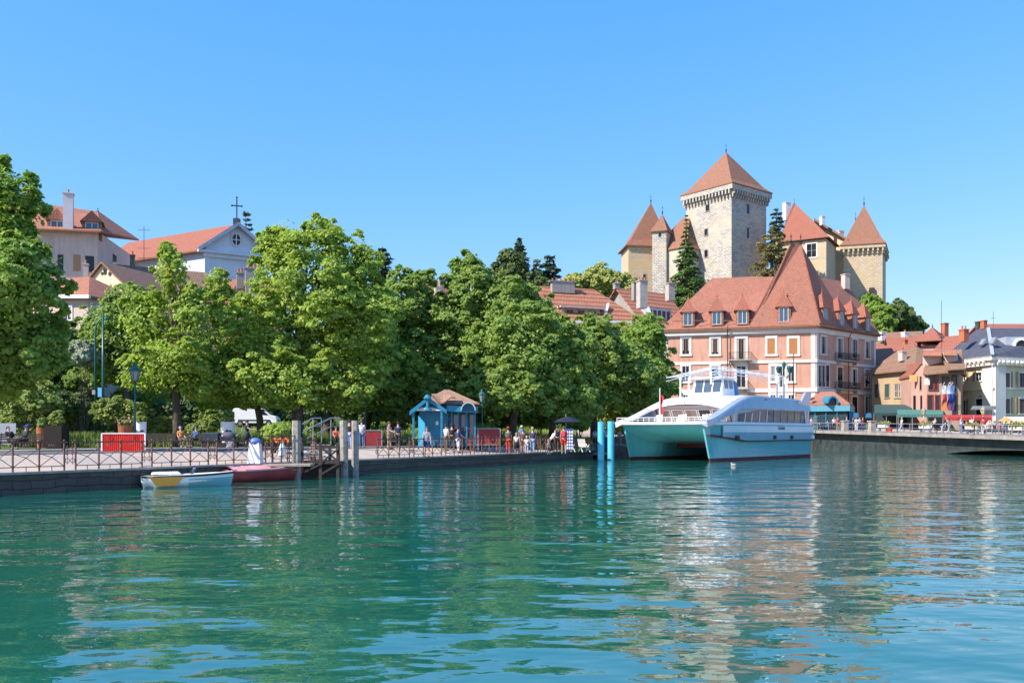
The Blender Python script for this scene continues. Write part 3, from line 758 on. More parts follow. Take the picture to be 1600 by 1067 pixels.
# steep corner roof
fr_ = fF.u(1178); A0 = fF.p(fr_, 0)[:2]; R0_ = fR.p(fR.u(1322), 0)[:2]
Cc = Vector(HC); A0 = Vector(A0); R0_ = Vector(R0_); B0 = A0 + R0_ - Cc
ap0, ap1 = pt(1236, 133.5), pt(1251, 133.8)
roof_solid(hotel, [A0, Cc, R0_, B0], [ap0, ap1, ap1, ap0], zH + .25, Z(381, 133.5), TILE_A, over=.85, name='corner_roof')
for p in (ap0, ap1): finial(hotel, (p.x, p.y, Z(381, 133.5)), 1.8, .18)
mb = MB()
for a, b in ((Cc + (Cc - cH).normalized() * .85, ap1), (A0, ap0)):
    mb.tube([(a.x, a.y, zH + .3), (b.x, b.y, Z(381, 133.5) + .05)], .14, 6)
mb.build('ridge_tiles', TILE_R, hotel)
for px in (1075, 1120, 1160):
    dormer(hotel, fF, px, 1.9, Z(506, 132), Z(484, 132), 4.2, 2.3, -.1, TILE_R, wall=TILE_B)
dormer(hotel, fF, 1224.5, 1.9, Z(504, 130.5), Z(479, 130.5), 3.6, 2.4, -.35, TILE_R, wall=TILE_B)
for px, y0, y1 in ((1287, 506, 482), (1312, 511, 487), (1333, 514, 492), (1353, 518, 497)):
    dd = (fR.p(fR.u(px), 0)).y; dormer(hotel, fR, px, 1.7, Z(y0, dd), Z(y1, dd), 3.6, 2.3, -.3, TILE_R, wall=TILE_B)
chimney(hotel, 1321, 430, 452, 9, 146, PINKPALE, 0)
mb = MB()
for px0, px1, d_, y in ((1050, 1068, 134, 508), (1085, 1105, 134, 507), (1130, 1148, 133, 507), (1172, 1186, 132.2, 506), (1190, 1212, 132, 498), (1232, 1258, 131.3, 498)):
    f = Face(pt(px0, d_), pt(px1, d_)); zz = Z(y - 6, d_)
    mb.beam((X(px0, d_), d_, zz), (X(px1, d_), d_, zz), .05, .12)
mb.build('snow_guard', TILE_D, hotel)

# ================================================================== castle
castle = thing('castle', 'medieval stone castle with square keep and pointed red roofed towers on the hill', 'castle', (66, 265, gz(66, 265)))
KC = Vector((61.25, 250.0)); dl = Vector((-.629, .777)); dr = Vector((.777, .629)); W_ = 16.2
K = [KC, KC + dr * W_, KC + dr * W_ + dl * W_, KC + dl * W_]; kc = (K[0] + K[2]) / 2
zk = Z(286, 249)
pyramid_tower(castle, K, 20, zk, kc, Z(238, kc.y), CASTLE, TILE_C, over=1.9, mach=3.6, flare=True)
fKl, fKr = Face(K[0], K[3]), Face(K[0], K[1])
def slit(f, px0, py0, px1, py1, root, frame=COPING, fw=.2, cols=1, rows=1): return window(f, px0, py0, px1, py1, root, frame=frame, sash=None, fw=fw, name='window', glass=GLASS)
for a in ((1103, 320, 1108.5, 330), (1101, 358, 1106, 368), (1101, 391, 1106, 402)): slit(fKl, *a, castle)
slit(fKr, 1167, 319, 1171, 334, castle, frame=None); slit(fKr, 1167, 356, 1170.5, 372, castle, frame=None)
# left tower
LT = [pt(982, 264), pt(1046, 266), pt(1046, 278), pt(971, 275)]
zl = Z(384, 264)
pyramid_tower(castle, LT, 20, zl, pt(1017, 270), Z(317, 270), CASTLE2, TILE_C, over=1.3)
slit(Face(LT[0], LT[1]), 1005, 429, 1009, 439, castle); 
# stair turret
TT = [pt(1019, 259), pt(1041, 257.5), pt(1049, 262), pt(1027, 264.5)]
pyramid_tower(castle, TT, 25, Z(361, 258), pt(1035, 261), Z(335, 261), CASTLE, TILE_C, over=.7, flare=False)
slit(Face(TT[0], TT[1]), 1029, 364, 1033, 370, castle, frame=None)
# left wing between tower and keep, roof slopes down to the left front
lw0, lw1 = pt(1020, 262), pt(1073, 254)
lwq, _, _ = rect(lw0, lw1, 12); zw = Z(391, 259); CASTLE3 = stone('castle_stone_pale', (.60, .53, .43), (.50, .44, .35), (.45, .39, .31), w=.9, h=.4, ms=.03, ochre=(.66, .52, .34), dark=.3)
wall_prism(castle, lwq, 20, zw, CASTLE3)
roof_solid(castle, lwq, [pt(1066, 264), pt(1078, 262), pt(1078, 266), pt(1066, 268)], zw, Z(341, 264), TILE_C, over=.6)
slit(Face(lw0, lw1), 1031.5, 402, 1034, 411, castle, frame=WHITEWALL, fw=.35)
# logis right of the keep
lg0, lg1 = pt(1222, 246), pt(1291, 240)
lq, _, _ = rect(lg0, lg1, 13)
wall_prism(castle, lq, 18, Z(373, 240), CREAM if False else CASTLE2)
roof_solid(castle, lq, [pt(1239, 250), pt(1243, 250), pt(1243, 252), pt(1239, 252)], Z(372, 241), Z(319, 250), TILE_R, over=1.3)
finial(castle, (X(1241, 251), 251, Z(320, 250)), 2.5)
fl = Face(lg0, lg1)
window(fl, 1260.5, 381, 1275.5, 402, castle, frame=WHITE_TRIM, sash=WHITE_TRIM, fw=.35, cols=2, rows=2)
slit(fl, 1272, 424, 1278, 432, castle)
chimney(castle, 1229, 318, 345, 9, 252, WHITEWALL, 0); chimney(castle, 1285, 339, 352, 6, 252, WHITEWALL, 0); chimney(castle, 1312, 362, 378, 9, 256, WHITEWALL, 0)
# sloping range between logis and right tower
rg = [pt(1289, 258), pt(1324, 251), pt(1324, 264), pt(1289, 270)]
STUC_C = stucco('stucco_castle', (.66, .50, .31), .12)
MB().prism(rg, 18, [Z(352, 258), Z(378, 251), Z(378, 251), Z(352, 258)]).build('wall', STUC_C, castle)
MB().hexa([Vector((p.x, p.y, z)) for p, z in zip([pt(1272, 257.5), pt(1325, 249.5), pt(1325, 266), pt(1272, 272)], (Z(344, 257), Z(377.5, 250), Z(377.5, 250), Z(344, 257)))],
          [Vector((p.x, p.y, z + .7)) for p, z in zip([pt(1272, 257.5), pt(1325, 249.5), pt(1325, 266), pt(1272, 272)], (Z(344, 257), Z(377.5, 250), Z(377.5, 250), Z(344, 257)))]).build('roof', TILE_D, castle)
# right tower
RT = [pt(1318, 250), pt(1379, 247), pt(1384, 259), pt(1326, 262)]
pyramid_tower(castle, RT, 14, Z(382, 248), pt(1350, 254), Z(321, 254), CASTLE2, TILE_C, over=1.5, mach=2.6)
finial(castle, (X(1337, 262), 262, Z(345, 262)), 3.0)
ft = Face(RT[0], RT[1])
mb = MB()
ft.box(mb, ft.u(1358), ft.u(1366), ft.z(1362, 463), ft.z(1362, 450), 0, .8)
for k in range(6):
    mb.beam(ft.p(ft.u(1344), ft.z(1344, 470), .4 + .3 * k), ft.p(ft.u(1358), ft.z(1358, 455), .4 + .3 * k), .12, .12)
ft.box(mb, ft.u(1344), ft.u(1372), ft.z(1358, 466), ft.z(1358, 464), 0, 2.2)
mb.build('wooden_gallery', WOODD, castle)

# ================================================================== left: convent, church, small houses
conv = thing('convent', 'tall pale pink house with red tiled roof, high white chimney and two dormers', 'building', (-70, 122, 8))
cA, cB = pt(20, 118), pt(196, 124)
cwall = [pt(-40, 113), pt(152, 118), pt(205, 134), pt(60, 140)]
ze_c = Z(361, 118)
wall_prism(conv, cwall, 5, ze_c, PINKPALE)
roof_solid(conv, cwall, [pt(10, 127), pt(153, 131), pt(155, 132), pt(20, 132)], [Z(356, 113), Z(363, 118), Z(372, 134), Z(356, 140)], [Z(312, 127), Z(331, 131), Z(331, 132), Z(312, 132)], TILE_B, over=1.2)
fc1 = Face(cwall[0], cwall[1]); fc2 = Face(cwall[1], cwall[2])
chimney(conv, 107, 304, 362, 14, 117.0, stucco('stucco_chimney', (.66, .60, .60), .1), 1)
dormer(conv, fc1, 88, 2.2, Z(362, 116), Z(341, 116), 4, 1.5, .8, TILE_B, wall=TILE_D, point=False)
dormer(conv, fc1, 143, 2.3, Z(366, 117.5), Z(345, 117.5), 4, 1.5, .6, TILE_B, wall=TILE_D, point=False)
window(fc1, 114.5, 398, 126, 423, conv, frame=None, sash=METAL_W, closed=SHUT)
window(fc1, 133, 400, 147, 425, conv, frame=None, sash=None)
window(fc1, 90, 398, 99, 423, conv, frame=None, sash=None)
window(fc2, 176, 398, 182, 420, conv, frame=None, sash=None)
fq = Face(pt(60, 122), pt(200, 126)); mb = MB()
a = P(164, 357, 124.5); b = P(178, 364, 125.5)
mb.beam(a, b, .9, .1); mb.build('skylight', GLASSB, conv)
finial(conv, (X(153, 131), 131, Z(331, 131)), .8)

ch = thing('church', 'white church with blue grey pediment, round window and long red tiled roof', 'church', (-50, 150, 10))
gA, gB = pt(321, 136), pt(417, 141)
gd = (gB - gA).normalized(); gn = Vector((-gd.y, gd.x)); gn = gn if gn.x < 0 or gn.y > 0 else -gn
back = Vector((-.86, .51)) * 26            # the nave runs off to the left and back
ze_ = Z(390, 138); zr_ = Z(353, 138.5); gm = (gA + gB) / 2
q = [gA, gB, gB + back, gA + back]
mb = MB(); vs = [(p.x, p.y, 6) for p in q] + [(p.x, p.y, ze_) for p in q] + [(gm.x, gm.y, zr_), (gm.x + back.x, gm.y + back.y, zr_)]
mb.add(vs, [(0, 1, 5, 8, 4), (1, 2, 6, 5), (2, 3, 7, 9, 6), (3, 0, 4, 7)]).build('wall', CHURCHWHITE, ch)
fg = Face(gA, gB)
mb = MB(); ov = .55; e = Vector((fg.n.x, fg.n.y)) * .5
for side, (A_, s_) in enumerate(((gA, -1), (gB, 1))):
    o1 = A_ + gd * s_ * 1.0; dz = -(zr_ - ze_) / (gB - gA).length * 2 * 1.0
    bb = [Vector((o1.x, o1.y, ze_ + dz)), Vector((gm.x, gm.y, zr_)), Vector((gm.x + back.x, gm.y + back.y, zr_)), Vector((o1.x + back.x, o1.y + back.y, ze_ + dz))]
    mb.hexa([v + Vector((e.x * .3, e.y * .3, 0)) * (1 if i < 2 else 0) for i, v in enumerate(bb)], [v + Vector((e.x * .3, e.y * .3, .25)) * (1 if i < 2 else 0) + (Vector((0, 0, .25)) if i >= 2 else Vector((0, 0, 0))) for i, v in enumerate(bb)])
mb.build('roof', TILE_R, ch)
mb = MB()
for A_, s_ in ((gA, -1), (gB, 1)):
    o1 = A_ + gd * s_ * 1.15; a = Vector((o1.x + e.x, o1.y + e.y, ze_ - .55)); b = Vector((gm.x + e.x, gm.y + e.y, zr_ + .15))
    mb.beam(a, b, 1.1, .5); 
mb.build('pediment_cornice', SLATEZ, ch)
mb = MB()
fg.box(mb, -1.2, fg.L + 1.2, ze_ - .9, ze_ - .55, 0, .75); fg.box(mb, -.3, fg.L + .3, ze_ - 1.5, ze_ - .9, 0, .35)
fg.box(mb, -.15, .7, 6, ze_ - 1.5, 0, .2); fg.box(mb, fg.L - .7, fg.L + .15, 6, ze_ - 1.5, 0, .2)
mb.build('cornice', CHURCHWHITE, ch)
cz = fg.p(fg.u(369), fg.z(369, 376), 0)
mb = MB(); n_ = 16
for i in range(n_):
    a0 = 2 * math.pi * i / n_; a1 = 2 * math.pi * (i + 1) / n_; u = fg.u(369); z = fg.z(369, 375)
    mb.beam(fg.p(u + .75 * math.cos(a0), z + 1.0 * math.sin(a0), .12), fg.p(u + .75 * math.cos(a1), z + 1.0 * math.sin(a1), .12), .2, .2)
rw = mb.build('window', WHITE_TRIM, ch)
u = fg.u(369); z = fg.z(369, 375); MB().add([fg.p(u + .7 * math.cos(2 * math.pi * i / 16), z + .95 * math.sin(2 * math.pi * i / 16), .05) for i in range(16)], [tuple(range(16))]).build('pane', GLASS, rw)
mb = MB(); fg.box(mb, u - .06, u + .06, z - .9, z + .9, .06, .12); fg.box(mb, u - .65, u + .65, z - .05, z + .05, .06, .12); mb.build('sash', METAL_W, rw)
px_, dd = 370, 139.2; mb = MB(); zc = Z(353, dd); x = X(px_, dd)
mb.box((x, dd, zc + .4), (.9, .9, 1.4)); mb.box((x, dd, zc + 2.6), (.16, .16, 3.2)); mb.box((x, dd, zc + 3.1), (1.4, .16, .16), .3)
for k in (-1, 1): mb.ell((x + k * .7, dd + k * .2, zc + 3.1), (.17, .17, .17), 6, 4)
mb.ell((x, dd, zc + 4.4), (.17, .17, .17), 6, 4); mb.build('cross', DBLACK, ch)
for a, b in ((286, 378), (222, 372)): P0 = P(a, b - 2, 143)
# nave side wall trim
MB().beam(P(240, 396, 146), P(318, 396, 137), .3, .5).build('gutter', SLATEZ, ch)
# antenna
mb = MB(); p = P(225, 410, 128); mb.tube([p, p + Vector((0, 0, 5.2))], .04, 5)
for k in (0.6, 2.0, 4.6): mb.beam(p + Vector((-.9, 0, k)), p + Vector((.9, 0, k)), .05)
mb.top('roof_aerial', DBLACK, 'thin television aerial standing over roofs left of church', 'aerial')

h, rf, f1, f2, f3, q = house('gabled_house', 'small cream gabled house with three round vents below the convent', 'house', pt(130, 104), pt(196, 106.5), 9, Z(444, 104), Z(444, 104) + .1, CREAM, TILE_D, zb=6)
bpy.data.objects.remove(rf); [bpy.data.objects.remove(c) for c in list(h.children)]
# gable faces the camera: build with ridge running back
A_, B_ = pt(133, 107), pt(191, 104); M_ = (A_ + B_) / 2; ze_ = Z(443, 105); zr_ = Z(411, 105); bk = Vector((.30, .95)) * 9
mb = MB(); q = [A_, B_, B_ + bk, A_ + bk]
mb.add([(p.x, p.y, 5) for p in q] + [(p.x, p.y, ze_) for p in q] + [(M_.x, M_.y, zr_), (M_.x + bk.x, M_.y + bk.y, zr_)], [(0, 1, 5, 8, 4), (1, 2, 6, 5), (2, 3, 7, 9, 6), (3, 0, 4, 7)]).build('wall', CREAM, h)
t_ = (B_ - A_).normalized(); mb = MB()
for A1, s_ in ((A_, -1), (B_, 1)):
    o1 = A1 + t_ * s_ * .9; dz = -(zr_ - ze_) / (B_ - A_).length * 2 * .9; fw_ = -bk.normalized() * .4
    bb = [Vector((o1.x + fw_.x, o1.y + fw_.y, ze_ + dz)), Vector((M_.x + fw_.x, M_.y + fw_.y, zr_)), Vector((M_.x + bk.x, M_.y + bk.y, zr_)), Vector((o1.x + bk.x, o1.y + bk.y, ze_ + dz))]
    mb.hexa(bb, [v + Vector((0, 0, .25)) for v in bb])
mb.build('roof', TILE_D, h)
fh = Face(A_, B_); mb = MB()
for px, py, r in ((164.5, 421, .35), (164.5, 426, .3), (172, 428, .28), (160, 427.5, .22)):
    u = fh.u(px); z = fh.z(px, py); mb.add([fh.p(u + r * math.cos(k * math.pi / 4), z + r * math.sin(k * math.pi / 4), .05) for k in range(8)], [tuple(range(8))])
mb.build('vent', DBLACK, h)
chimney(h, 134, 414, 440, 8, 107, PINKPALE, 1)
h2, r2, f1, f2, f3, q = house('tiled_house', 'low house with dark brown tiled roof and small chimney below the church', 'house', pt(190, 118), pt(330, 124), 10, Z(452, 118), Z(417, 123), BUFF, TILE_D, zb=5)
chimney(h2, 207, 400, 424, 7, 119, DARKCON, 1)
h3, r3, f1, f2, f3, q = house('low_house', 'low house with brown hipped roof and pale eaves behind left edge tree', 'house', pt(20, 95), pt(138, 92), 10, Z(462, 92), Z(430, 96), PINKPALE, TILE_B, hip=(0, 4.5), zb=0)
window(f1, 100, 480, 112, 500, h3, frame=METAL_W, shut=None); window(f1, 60, 480, 72, 500, h3, frame=METAL_W)
MB().beam(P(20, 463.5, 94.3), P(140, 463.5, 91.2), .3, .35).build('gutter', METAL_W, h3)
h4, r4, f1, f2, f3, q = house('red_roofed_house', 'red roofed house with two stone chimneys half hidden by maple', 'house', pt(325, 108), pt(440, 110), 9, Z(470, 108), Z(437, 112), BUFF, TILE_B, zb=4)
chimney(h4, 375, 428, 452, 10, 108, GREYSTUC, 2); chimney(h4, 395, 421, 462, 22, 107, GREYSTUC, 4, dpx=10)
dormer(h4, f1, 348, 1.8, Z(470, 108), Z(455, 108), 3, 1.4, .2, TILE_D, wall=TILE_D, point=False); dormer(h4, f1, 376, 1.8, Z(470, 108), Z(455, 108), 3, 1.4, .2, TILE_D, wall=TILE_D, point=False)
h5, r5, f1, f2, f3, q = house('red_roofed_house', 'red roofed house with tall grey chimney peeping between park treetops', 'house', pt(668, 135), pt(730, 138), 10, Z(466, 135), Z(438, 139), BUFF, TILE_R, zb=5)
chimney(h5, 690, 434, 455, 8, 137, GREYSTUC, 1); chimney(h5, 683, 449, 460, 8, 134.5, CREAM, 0)

# ================================================================== striped roof house
A_, B_ = pt(850, 132), pt(1012, 138)
sr, rr, f1, f2, f3, q = house('apartment_house', 'long house with striped orange tiled roof, roof terrace and grey chimneys left of pink hotel', 'house', A_, B_, 13, Z(503, 134), Z(451, 140), GREYSTUC, TILE_S, hip=(2.0, 6.0), over=.8)
u0, u1 = f1.u(884), f1.u(944); z0 = f1.z(915, 498); z1 = f1.z(915, 478)
mb = MB(); f1.box(mb, u0, u1, z0, z1 - .2, -3.6, -1.5); te = mb.build('roof_terrace', GREYSTUC, sr)
g_ = Face(f1.p(0, 0, -1.5)[:2], f1.p(f1.L, 0, -1.5)[:2]); g_.n = f1.n
for a in (.12, .42, .72): window(g_, 0, 0, 0, 0, te, frame=WOODO, sash=WOODO, fw=.08, world=(u0 + (u1 - u0) * a, z0 + .5, u0 + (u1 - u0) * (a + .17), z1 - .5), rows=1)
mb = MB(); f1.box(mb, u0 - .4, u1 + .8, z1 - .2, z1 + .05, -4, -.9); f1.box(mb, u0 - .3, u1 + .4, z0 - .1, z0 + .5, -1.0, -.8); mb.build('terrace_canopy', PINKPALE, te)
mb = MB(); mb.beam(f1.p(u1 + .2, z0 + .1, -.4), f1.p(u1 + 2.0, z1 + .9, -2.6), .35, .3); mb.build('terrace_parapet', METAL_W, te)
chimney(sr, 879, 441, 458, 38, 139, GREYSTUC, 6, dpx=8); chimney(sr, 963, 444, 452, 8, 142, GREYSTUC, 1)
chimney(sr, 992, 442, 470, 8, 139, GREYSTUC, 0); chimney(sr, 1003, 440, 482, 13, 137.5, CONCR, 3)
MB().beam(P(846, 503, 130.8), P(1016, 503, 136.4), .35, .35).build('gutter', METAL_W, sr)
s2, rr2, f1, f2, f3, q = house('apartment_house', 'striped roof house with glazed white dormer and squat chimney behind the pink hotel', 'house', pt(1004, 150), pt(1075, 156), 12, Z(500, 150), Z(455, 157), GREYSTUC, TILE_S, hip=(0, 0), over=.8)
chimney(s2, 1047, 444, 470, 11, 153, CONCR, 1)
u0, u1 = f1.u(1013), f1.u(1050); mb = MB(); f1.box(mb, u0, u1, f1.z(1030, 506), f1.z(1030, 481), -4.5, -.2); g2 = mb.build('glazed_dormer', SLATEZ, s2)
g_ = Face(f1.p(0, 0, -.2)[:2], f1.p(f1.L, 0, -.2)[:2]); g_.n = f1.n
for k in range(5): window(g_, 0, 0, 0, 0, g2, frame=METAL_W, sash=None, fw=.1, world=(u0 + .2 + k * (u1 - u0 - .3) / 5, f1.z(1030, 502), u0 + .2 + (k + .78) * (u1 - u0 - .3) / 5, f1.z(1030, 485)), glass=GLASSB)
mb = MB(); mb.beam(P(1012, 480, 149), P(1022, 506, 147.5), .4, .3); mb.build('dormer_parapet', METAL_W, s2)

# ================================================================== right side of town
bh, rr, f1, f2, f3, q = house('restaurant_house', 'ochre house with dark shutters above the green restaurant awning', 'house', pt(1362, 138), pt(1430, 129), 11, Z(578, 133), Z(549, 140), BUFF, TILE_D, hip=(0, 6), over=.7)
for a, b in ((1367, 1374), (1383, 1390), (1398, 1403), (1405, 1410), (1412, 1420)):
    window(f1, a, 600, b, 621, bh, frame=BUFF, sash=METAL_W, shut=None, glass=GLASS, fw=.1, closed=(SHUTG if b - a > 5.5 else False))
ph, rr, f1, f2, f3, q = house('pink_house', 'dull pink house with steep red roof and square chimney next to ochre house', 'house', pt(1419, 127), pt(1452, 123), 9, Z(582, 126), Z(540, 131), ROSE, TILE_R, hip=(0, 0), over=.5)
bpy.data.objects.remove(rr)
for c in list(ph.children): bpy.data.objects.remove(c)
# gable to the water, ridge running back-left
def gable_house(root, A_, B_, ze, zr, bk, wm, rm, zb=1.5, over=.6, peak=.5):
    M_ = A_ + (B_ - A_) * peak; q = [A_, B_, B_ + bk, A_ + bk]
    MB().add([(p.x, p.y, zb) for p in q] + [(p.x, p.y, ze) for p in q] + [(M_.x, M_.y, zr), (M_.x + bk.x, M_.y + bk.y, zr)],
             [(0, 1, 5, 8, 4), (1, 2, 6, 5), (2, 3, 7, 9, 6), (3, 0, 4, 7)]).build('wall', wm, root)
    t = (B_ - A_).normalized(); fw = -bk.normalized() * over; mb = MB()
    for A1, s in ((A_, -1), (B_, 1)):
        run = (M_ - A1).length; o1 = A1 + t * s * over; dz = -(zr - ze) / run * over
        bb = [Vector((o1.x + fw.x, o1.y + fw.y, ze + dz)), Vector((M_.x + fw.x, M_.y + fw.y, zr)), Vector((M_.x + bk.x, M_.y + bk.y, zr)), Vector((o1.x + bk.x, o1.y + bk.y, ze + dz))]
        mb.hexa(bb, [v + Vector((0, 0, .22)) for v in bb])
    mb.build('roof', rm, root); return Face(A_, B_)
f1 = gable_house(ph, pt(1424, 127), pt(1448, 124), Z(585, 126), Z(568, 126), Vector((.12, .99)) * 14, ROSE, TILE_R, over=.45, peak=.62)
for a, b, y0, y1 in ((1437, 1440, 588, 609), (1427, 1431, 618, 640), (1438, 1441, 618, 640)): window(f1, a, y0, b, y1, ph, frame=None, sash=None)
chimney(ph, 1410, 550, 564, 9, 134, PINKPALE, 1)
rb, rr, f1, f2, f3, q = house('red_roofed_house', 'wide red roof with skylights between hotel and brown gabled house', 'house', pt(1352, 152), pt(1450, 146), 14, Z(566, 148), Z(539, 154), ROSE, TILE_R, hip=(0, 4.0), over=.6)
for px in (1377, 1430): f1.box(MB(), 0, 1, 0, 1, 0, 1)
bg = thing('brown_house', 'brown house with stepped overhanging roofs and flags on its front', 'house', (60, 124, 1.5))
bA, bB = pt(1448, 122), pt(1501, 120); bbk = Vector((.49, .87)) * 6.5; STB = stucco('stucco_brown', (.37, .26, .19), .25)
wall_prism(bg, [bA, bB, bB + bbk, bA + bbk], 1.5, Z(582, 121), STB); f1 = Face(bA, bB)
roof_solid(bg, [bA, bB, bB + bbk, bA + bbk], [bA + bbk / 2, bB + bbk / 2, bB + bbk / 2, bA + bbk / 2], Z(583, 121), Z(547, 124), TILE_D, over=.8)
for a, b, y0, y1 in ((1453, 1459, 587, 609), (1460, 1465, 587, 609), (1473, 1482, 590, 606), (1488, 1494, 588, 613), (1450, 1457, 618, 642), (1489, 1495, 618, 648), (1462, 1468, 618, 640)):
    window(f1, a, y0, b, y1, bg, frame=DRED if a < 1470 else WOODD, sash=None, fw=.12)
for (a, b, y0, y1, d_) in ((1441, 1472, 549, 556, 121.5), (1474, 1496, 548, 555, 119.5)):
    mb = MB(); mb.hexa([P(a, y1, d_), P(b, y1, d_ - 1), P(b, y1 - 2, d_ + 4), P(a, y1 - 2, d_ + 5)], [P(a + 2, y0, d_ + 1), P(b - 2, y0, d_), P(b - 2, y0 - 1, d_ + 4), P(a + 2, y0 - 1, d_ + 5)]); mb.build('dormer_roof', TILE_B, bg)
    c = P((a + b) / 2, (y1 + 12) , d_ + 1.6); MB().box((c.x, c.y, c.z + .5), ((b - a) / FPX * d_ * .72, 1.6, 2.0), -.1).build('dormer', PINKPALE, bg)
mb = MB(); mb.hexa([P(1446, 586, 121), P(1482, 583, 119.8), P(1470, 562, 123), P(1447, 560, 124)], [P(1446, 584, 121), P(1482, 581, 119.8), P(1470, 560, 123), P(1447, 558, 124)]); mb.build('porch_roof', TILE_D, bg)
mb = MB(); mb.hexa([P(1478, 579, 118.5), P(1509, 577, 117.5), P(1500, 556, 122), P(1472, 556, 123)], [P(1478, 577, 118.5), P(1509, 575, 117.5), P(1500, 554, 122), P(1472, 554, 123)]); mb.build('porch_roof', TILE_D, bg)
for i, (px, y0, m, dd_) in enumerate(((1476, 603, None, 0), (1484, 601, None, 0))): pass
# far roofs
fr, rr, f1, f2, f3, q = house('far_house', 'distant house with brown roof and white chimney stacks under hillside trees', 'house', pt(1372, 185), pt(1440, 182), 12, Z(545, 184), Z(521, 190), ROSE, TILE_D)
for px in (1378, 1414): chimney(fr, px, 520, 532, 8, 186, WHITEWALL, 1)
fr, rr, f1, f2, f3, q = house('far_house', 'distant orange red roof below the little pyramid roofed tower', 'house', pt(1395, 172), pt(1465, 170), 12, Z(556, 171), Z(528, 177), ROSE, TILE_R)
chimney(fr, 1414, 532, 541, 6, 172, TERRA, 1)
fr = thing('belvedere_tower', 'squat open tower with red pyramid roof and brick chimney beside it', 'tower', (X(1457, 168), 168, 2.4))
bp = [pt(1436, 166), pt(1468, 164), pt(1484, 170), pt(1452, 173)]
wall_prism(fr, bp, 2, Z(541, 167), ROSE); mb = MB()
for p in bp: mb.box((p.x, p.y, Z(537, 167)), (.5, .5, 1.6))
mb.build('posts', WOODD, fr)
roof_solid(fr, bp, [pt(1457, 168)] * 4, Z(533, 166), Z(511, 168), TILE_R, over=1.4)
finial(fr, (X(1457, 168), 168, Z(511, 168)), .8)
chimney(fr, 1476, 506, 530, 8, 170, TERRA, 0)
fr, rr, f1, f2, f3, q = house('far_house', 'distant red roof right behind the brick chimney and pyramid roof', 'house', pt(1462, 160), pt(1515, 156), 12, Z(548, 158), Z(526, 163), ROSE, TILE_R)
mb = MB(); p = P(1471, 545, 130); mb.tube([p, P(1471, 470, 130)], .035, 4); p = P(1471, 528, 130)
for k in (0, 1, 2): mb.beam(p + Vector((-.5, 0, k * .6 - .6)), p + Vector((.5, 0, k * .6 - .6)), .05)
mb.top('radio_mast', DBLACK, 'thin tall mast on roof left of slate roofed town hall', 'mast')
# town hall
th = thing('town_hall', 'large cream town hall with slate roof and brown shuttered arched windows', 'building', (70, 125, 1.5))
TC, TL, TR = pt(1553, 121), pt(1478, 131), pt(1690, 128); TX = TL + TR - TC
zT = Z(560, 121)
fL, fRt = Face(TL, TC), Face(TC, TR)
wall_prism(th, [TL, TC, TR, TX], 1.4, zT, PALEYEL)
ring(th, [TL, TC, TR, TX], zT - .25, zT + .35, 1.1, WHITE_TRIM, 'cornice'); ring(th, [TL, TC, TR, TX], Z(607.5, 121), Z(605, 121), .35, WHITE_TRIM, 'cornice'); ring(th, [TL, TC, TR, TX], zT - .9, zT - .25, .5, WHITE_TRIM, 'cornice')
mb = MB()
for f, a, b in ((fL, -2.0, 0), (fRt, 0, 2.2)):
    u0 = f.L + a if a < 0 else 0; f.box(mb, u0, u0 + 2.0, 1.4, zT - .9, 0, .25)
for f in (fL, fRt):
    k = int(f.L / .9); f.box(mb, 0, f.L, zT - .9, zT - .6, .48, .62)
    for i in range(k): f.box(mb, i * .9, i * .9 + .25, zT - .55, zT - .27, .5, .95)
mb.build('corner_trim', WHITE_TRIM, th)
ct = (TL + TC + TR + TX) / 4
roof_solid(th, [TL, TC, TR, TX], [pt(1528, 133), pt(1545, 131), pt(1700, 134), pt(1690, 142)], zT + .35, [Z(513, 133), Z(513, 131), Z(513, 134), Z(513, 142)], SLATE, over=1.1)
mb = MB(); mb.beam((TC.x + (TC - ct).normalized().x * 1.1, TC.y - 1.0, zT + .45), P(1544, 512.5, 131), .45, .15); mb.build('ridge_flashing', SLATEZ, th)
for a, b in ((1502.5, 1509), (1525.5, 1534)):
    window(fL, a, 582, b, 595, th, shut=SHUT, arch=True, fw=.16, sill=True)
window(fL, 1503, 626, 1509, 648, th, shut=SHUT, arch=True, fw=.14)
window(fL, 1525.5, 623, 1538, 648, th, arch=True, fw=.2, sash=None)
for a in (1569, 1592):
    window(fRt, a, 583, a + 8, 605, th, shut=SHUT, arch=True, fw=.16, sash=WOODD); window(fRt, a, 623, a + 8, 646, th, shut=SHUT, arch=True, fw=.16, sash=WOODD)
# round dormer in the slate roof
d_ = 124.5; c = P(1595, 541, d_); mb = MB(); mb.box((c.x, c.y + 1.5, c.z), (4.2, 3, 2.6)); ov_ = mb.build('dormer', SLATEZ, th)
mb = MB()
for i in range(12):
    a0 = 2 * math.pi * i / 12; a1 = a0 + 2 * math.pi / 12
    mb.beam(c + Vector((1.0 * math.cos(a0), -.1, 1.0 * math.sin(a0))), c + Vector((1.0 * math.cos(a1), -.1, 1.0 * math.sin(a1))), .3, .3)
rw = mb.build('window', METAL_W, ov_); MB().add([c + Vector((.95 * math.cos(math.pi * k / 6), -.06, .95 * math.sin(math.pi * k / 6))) for k in range(12)], [tuple(range(12))]).build('pane', GLASS, rw)
mb = MB(); c = P(1582, 538, d_); mb.add([P(1572, 533, d_), P(1588, 533, d_), P(1588, 550, d_ - .6), P(1583, 545, d_ - .3)], [(0, 1, 2, 3)]); 
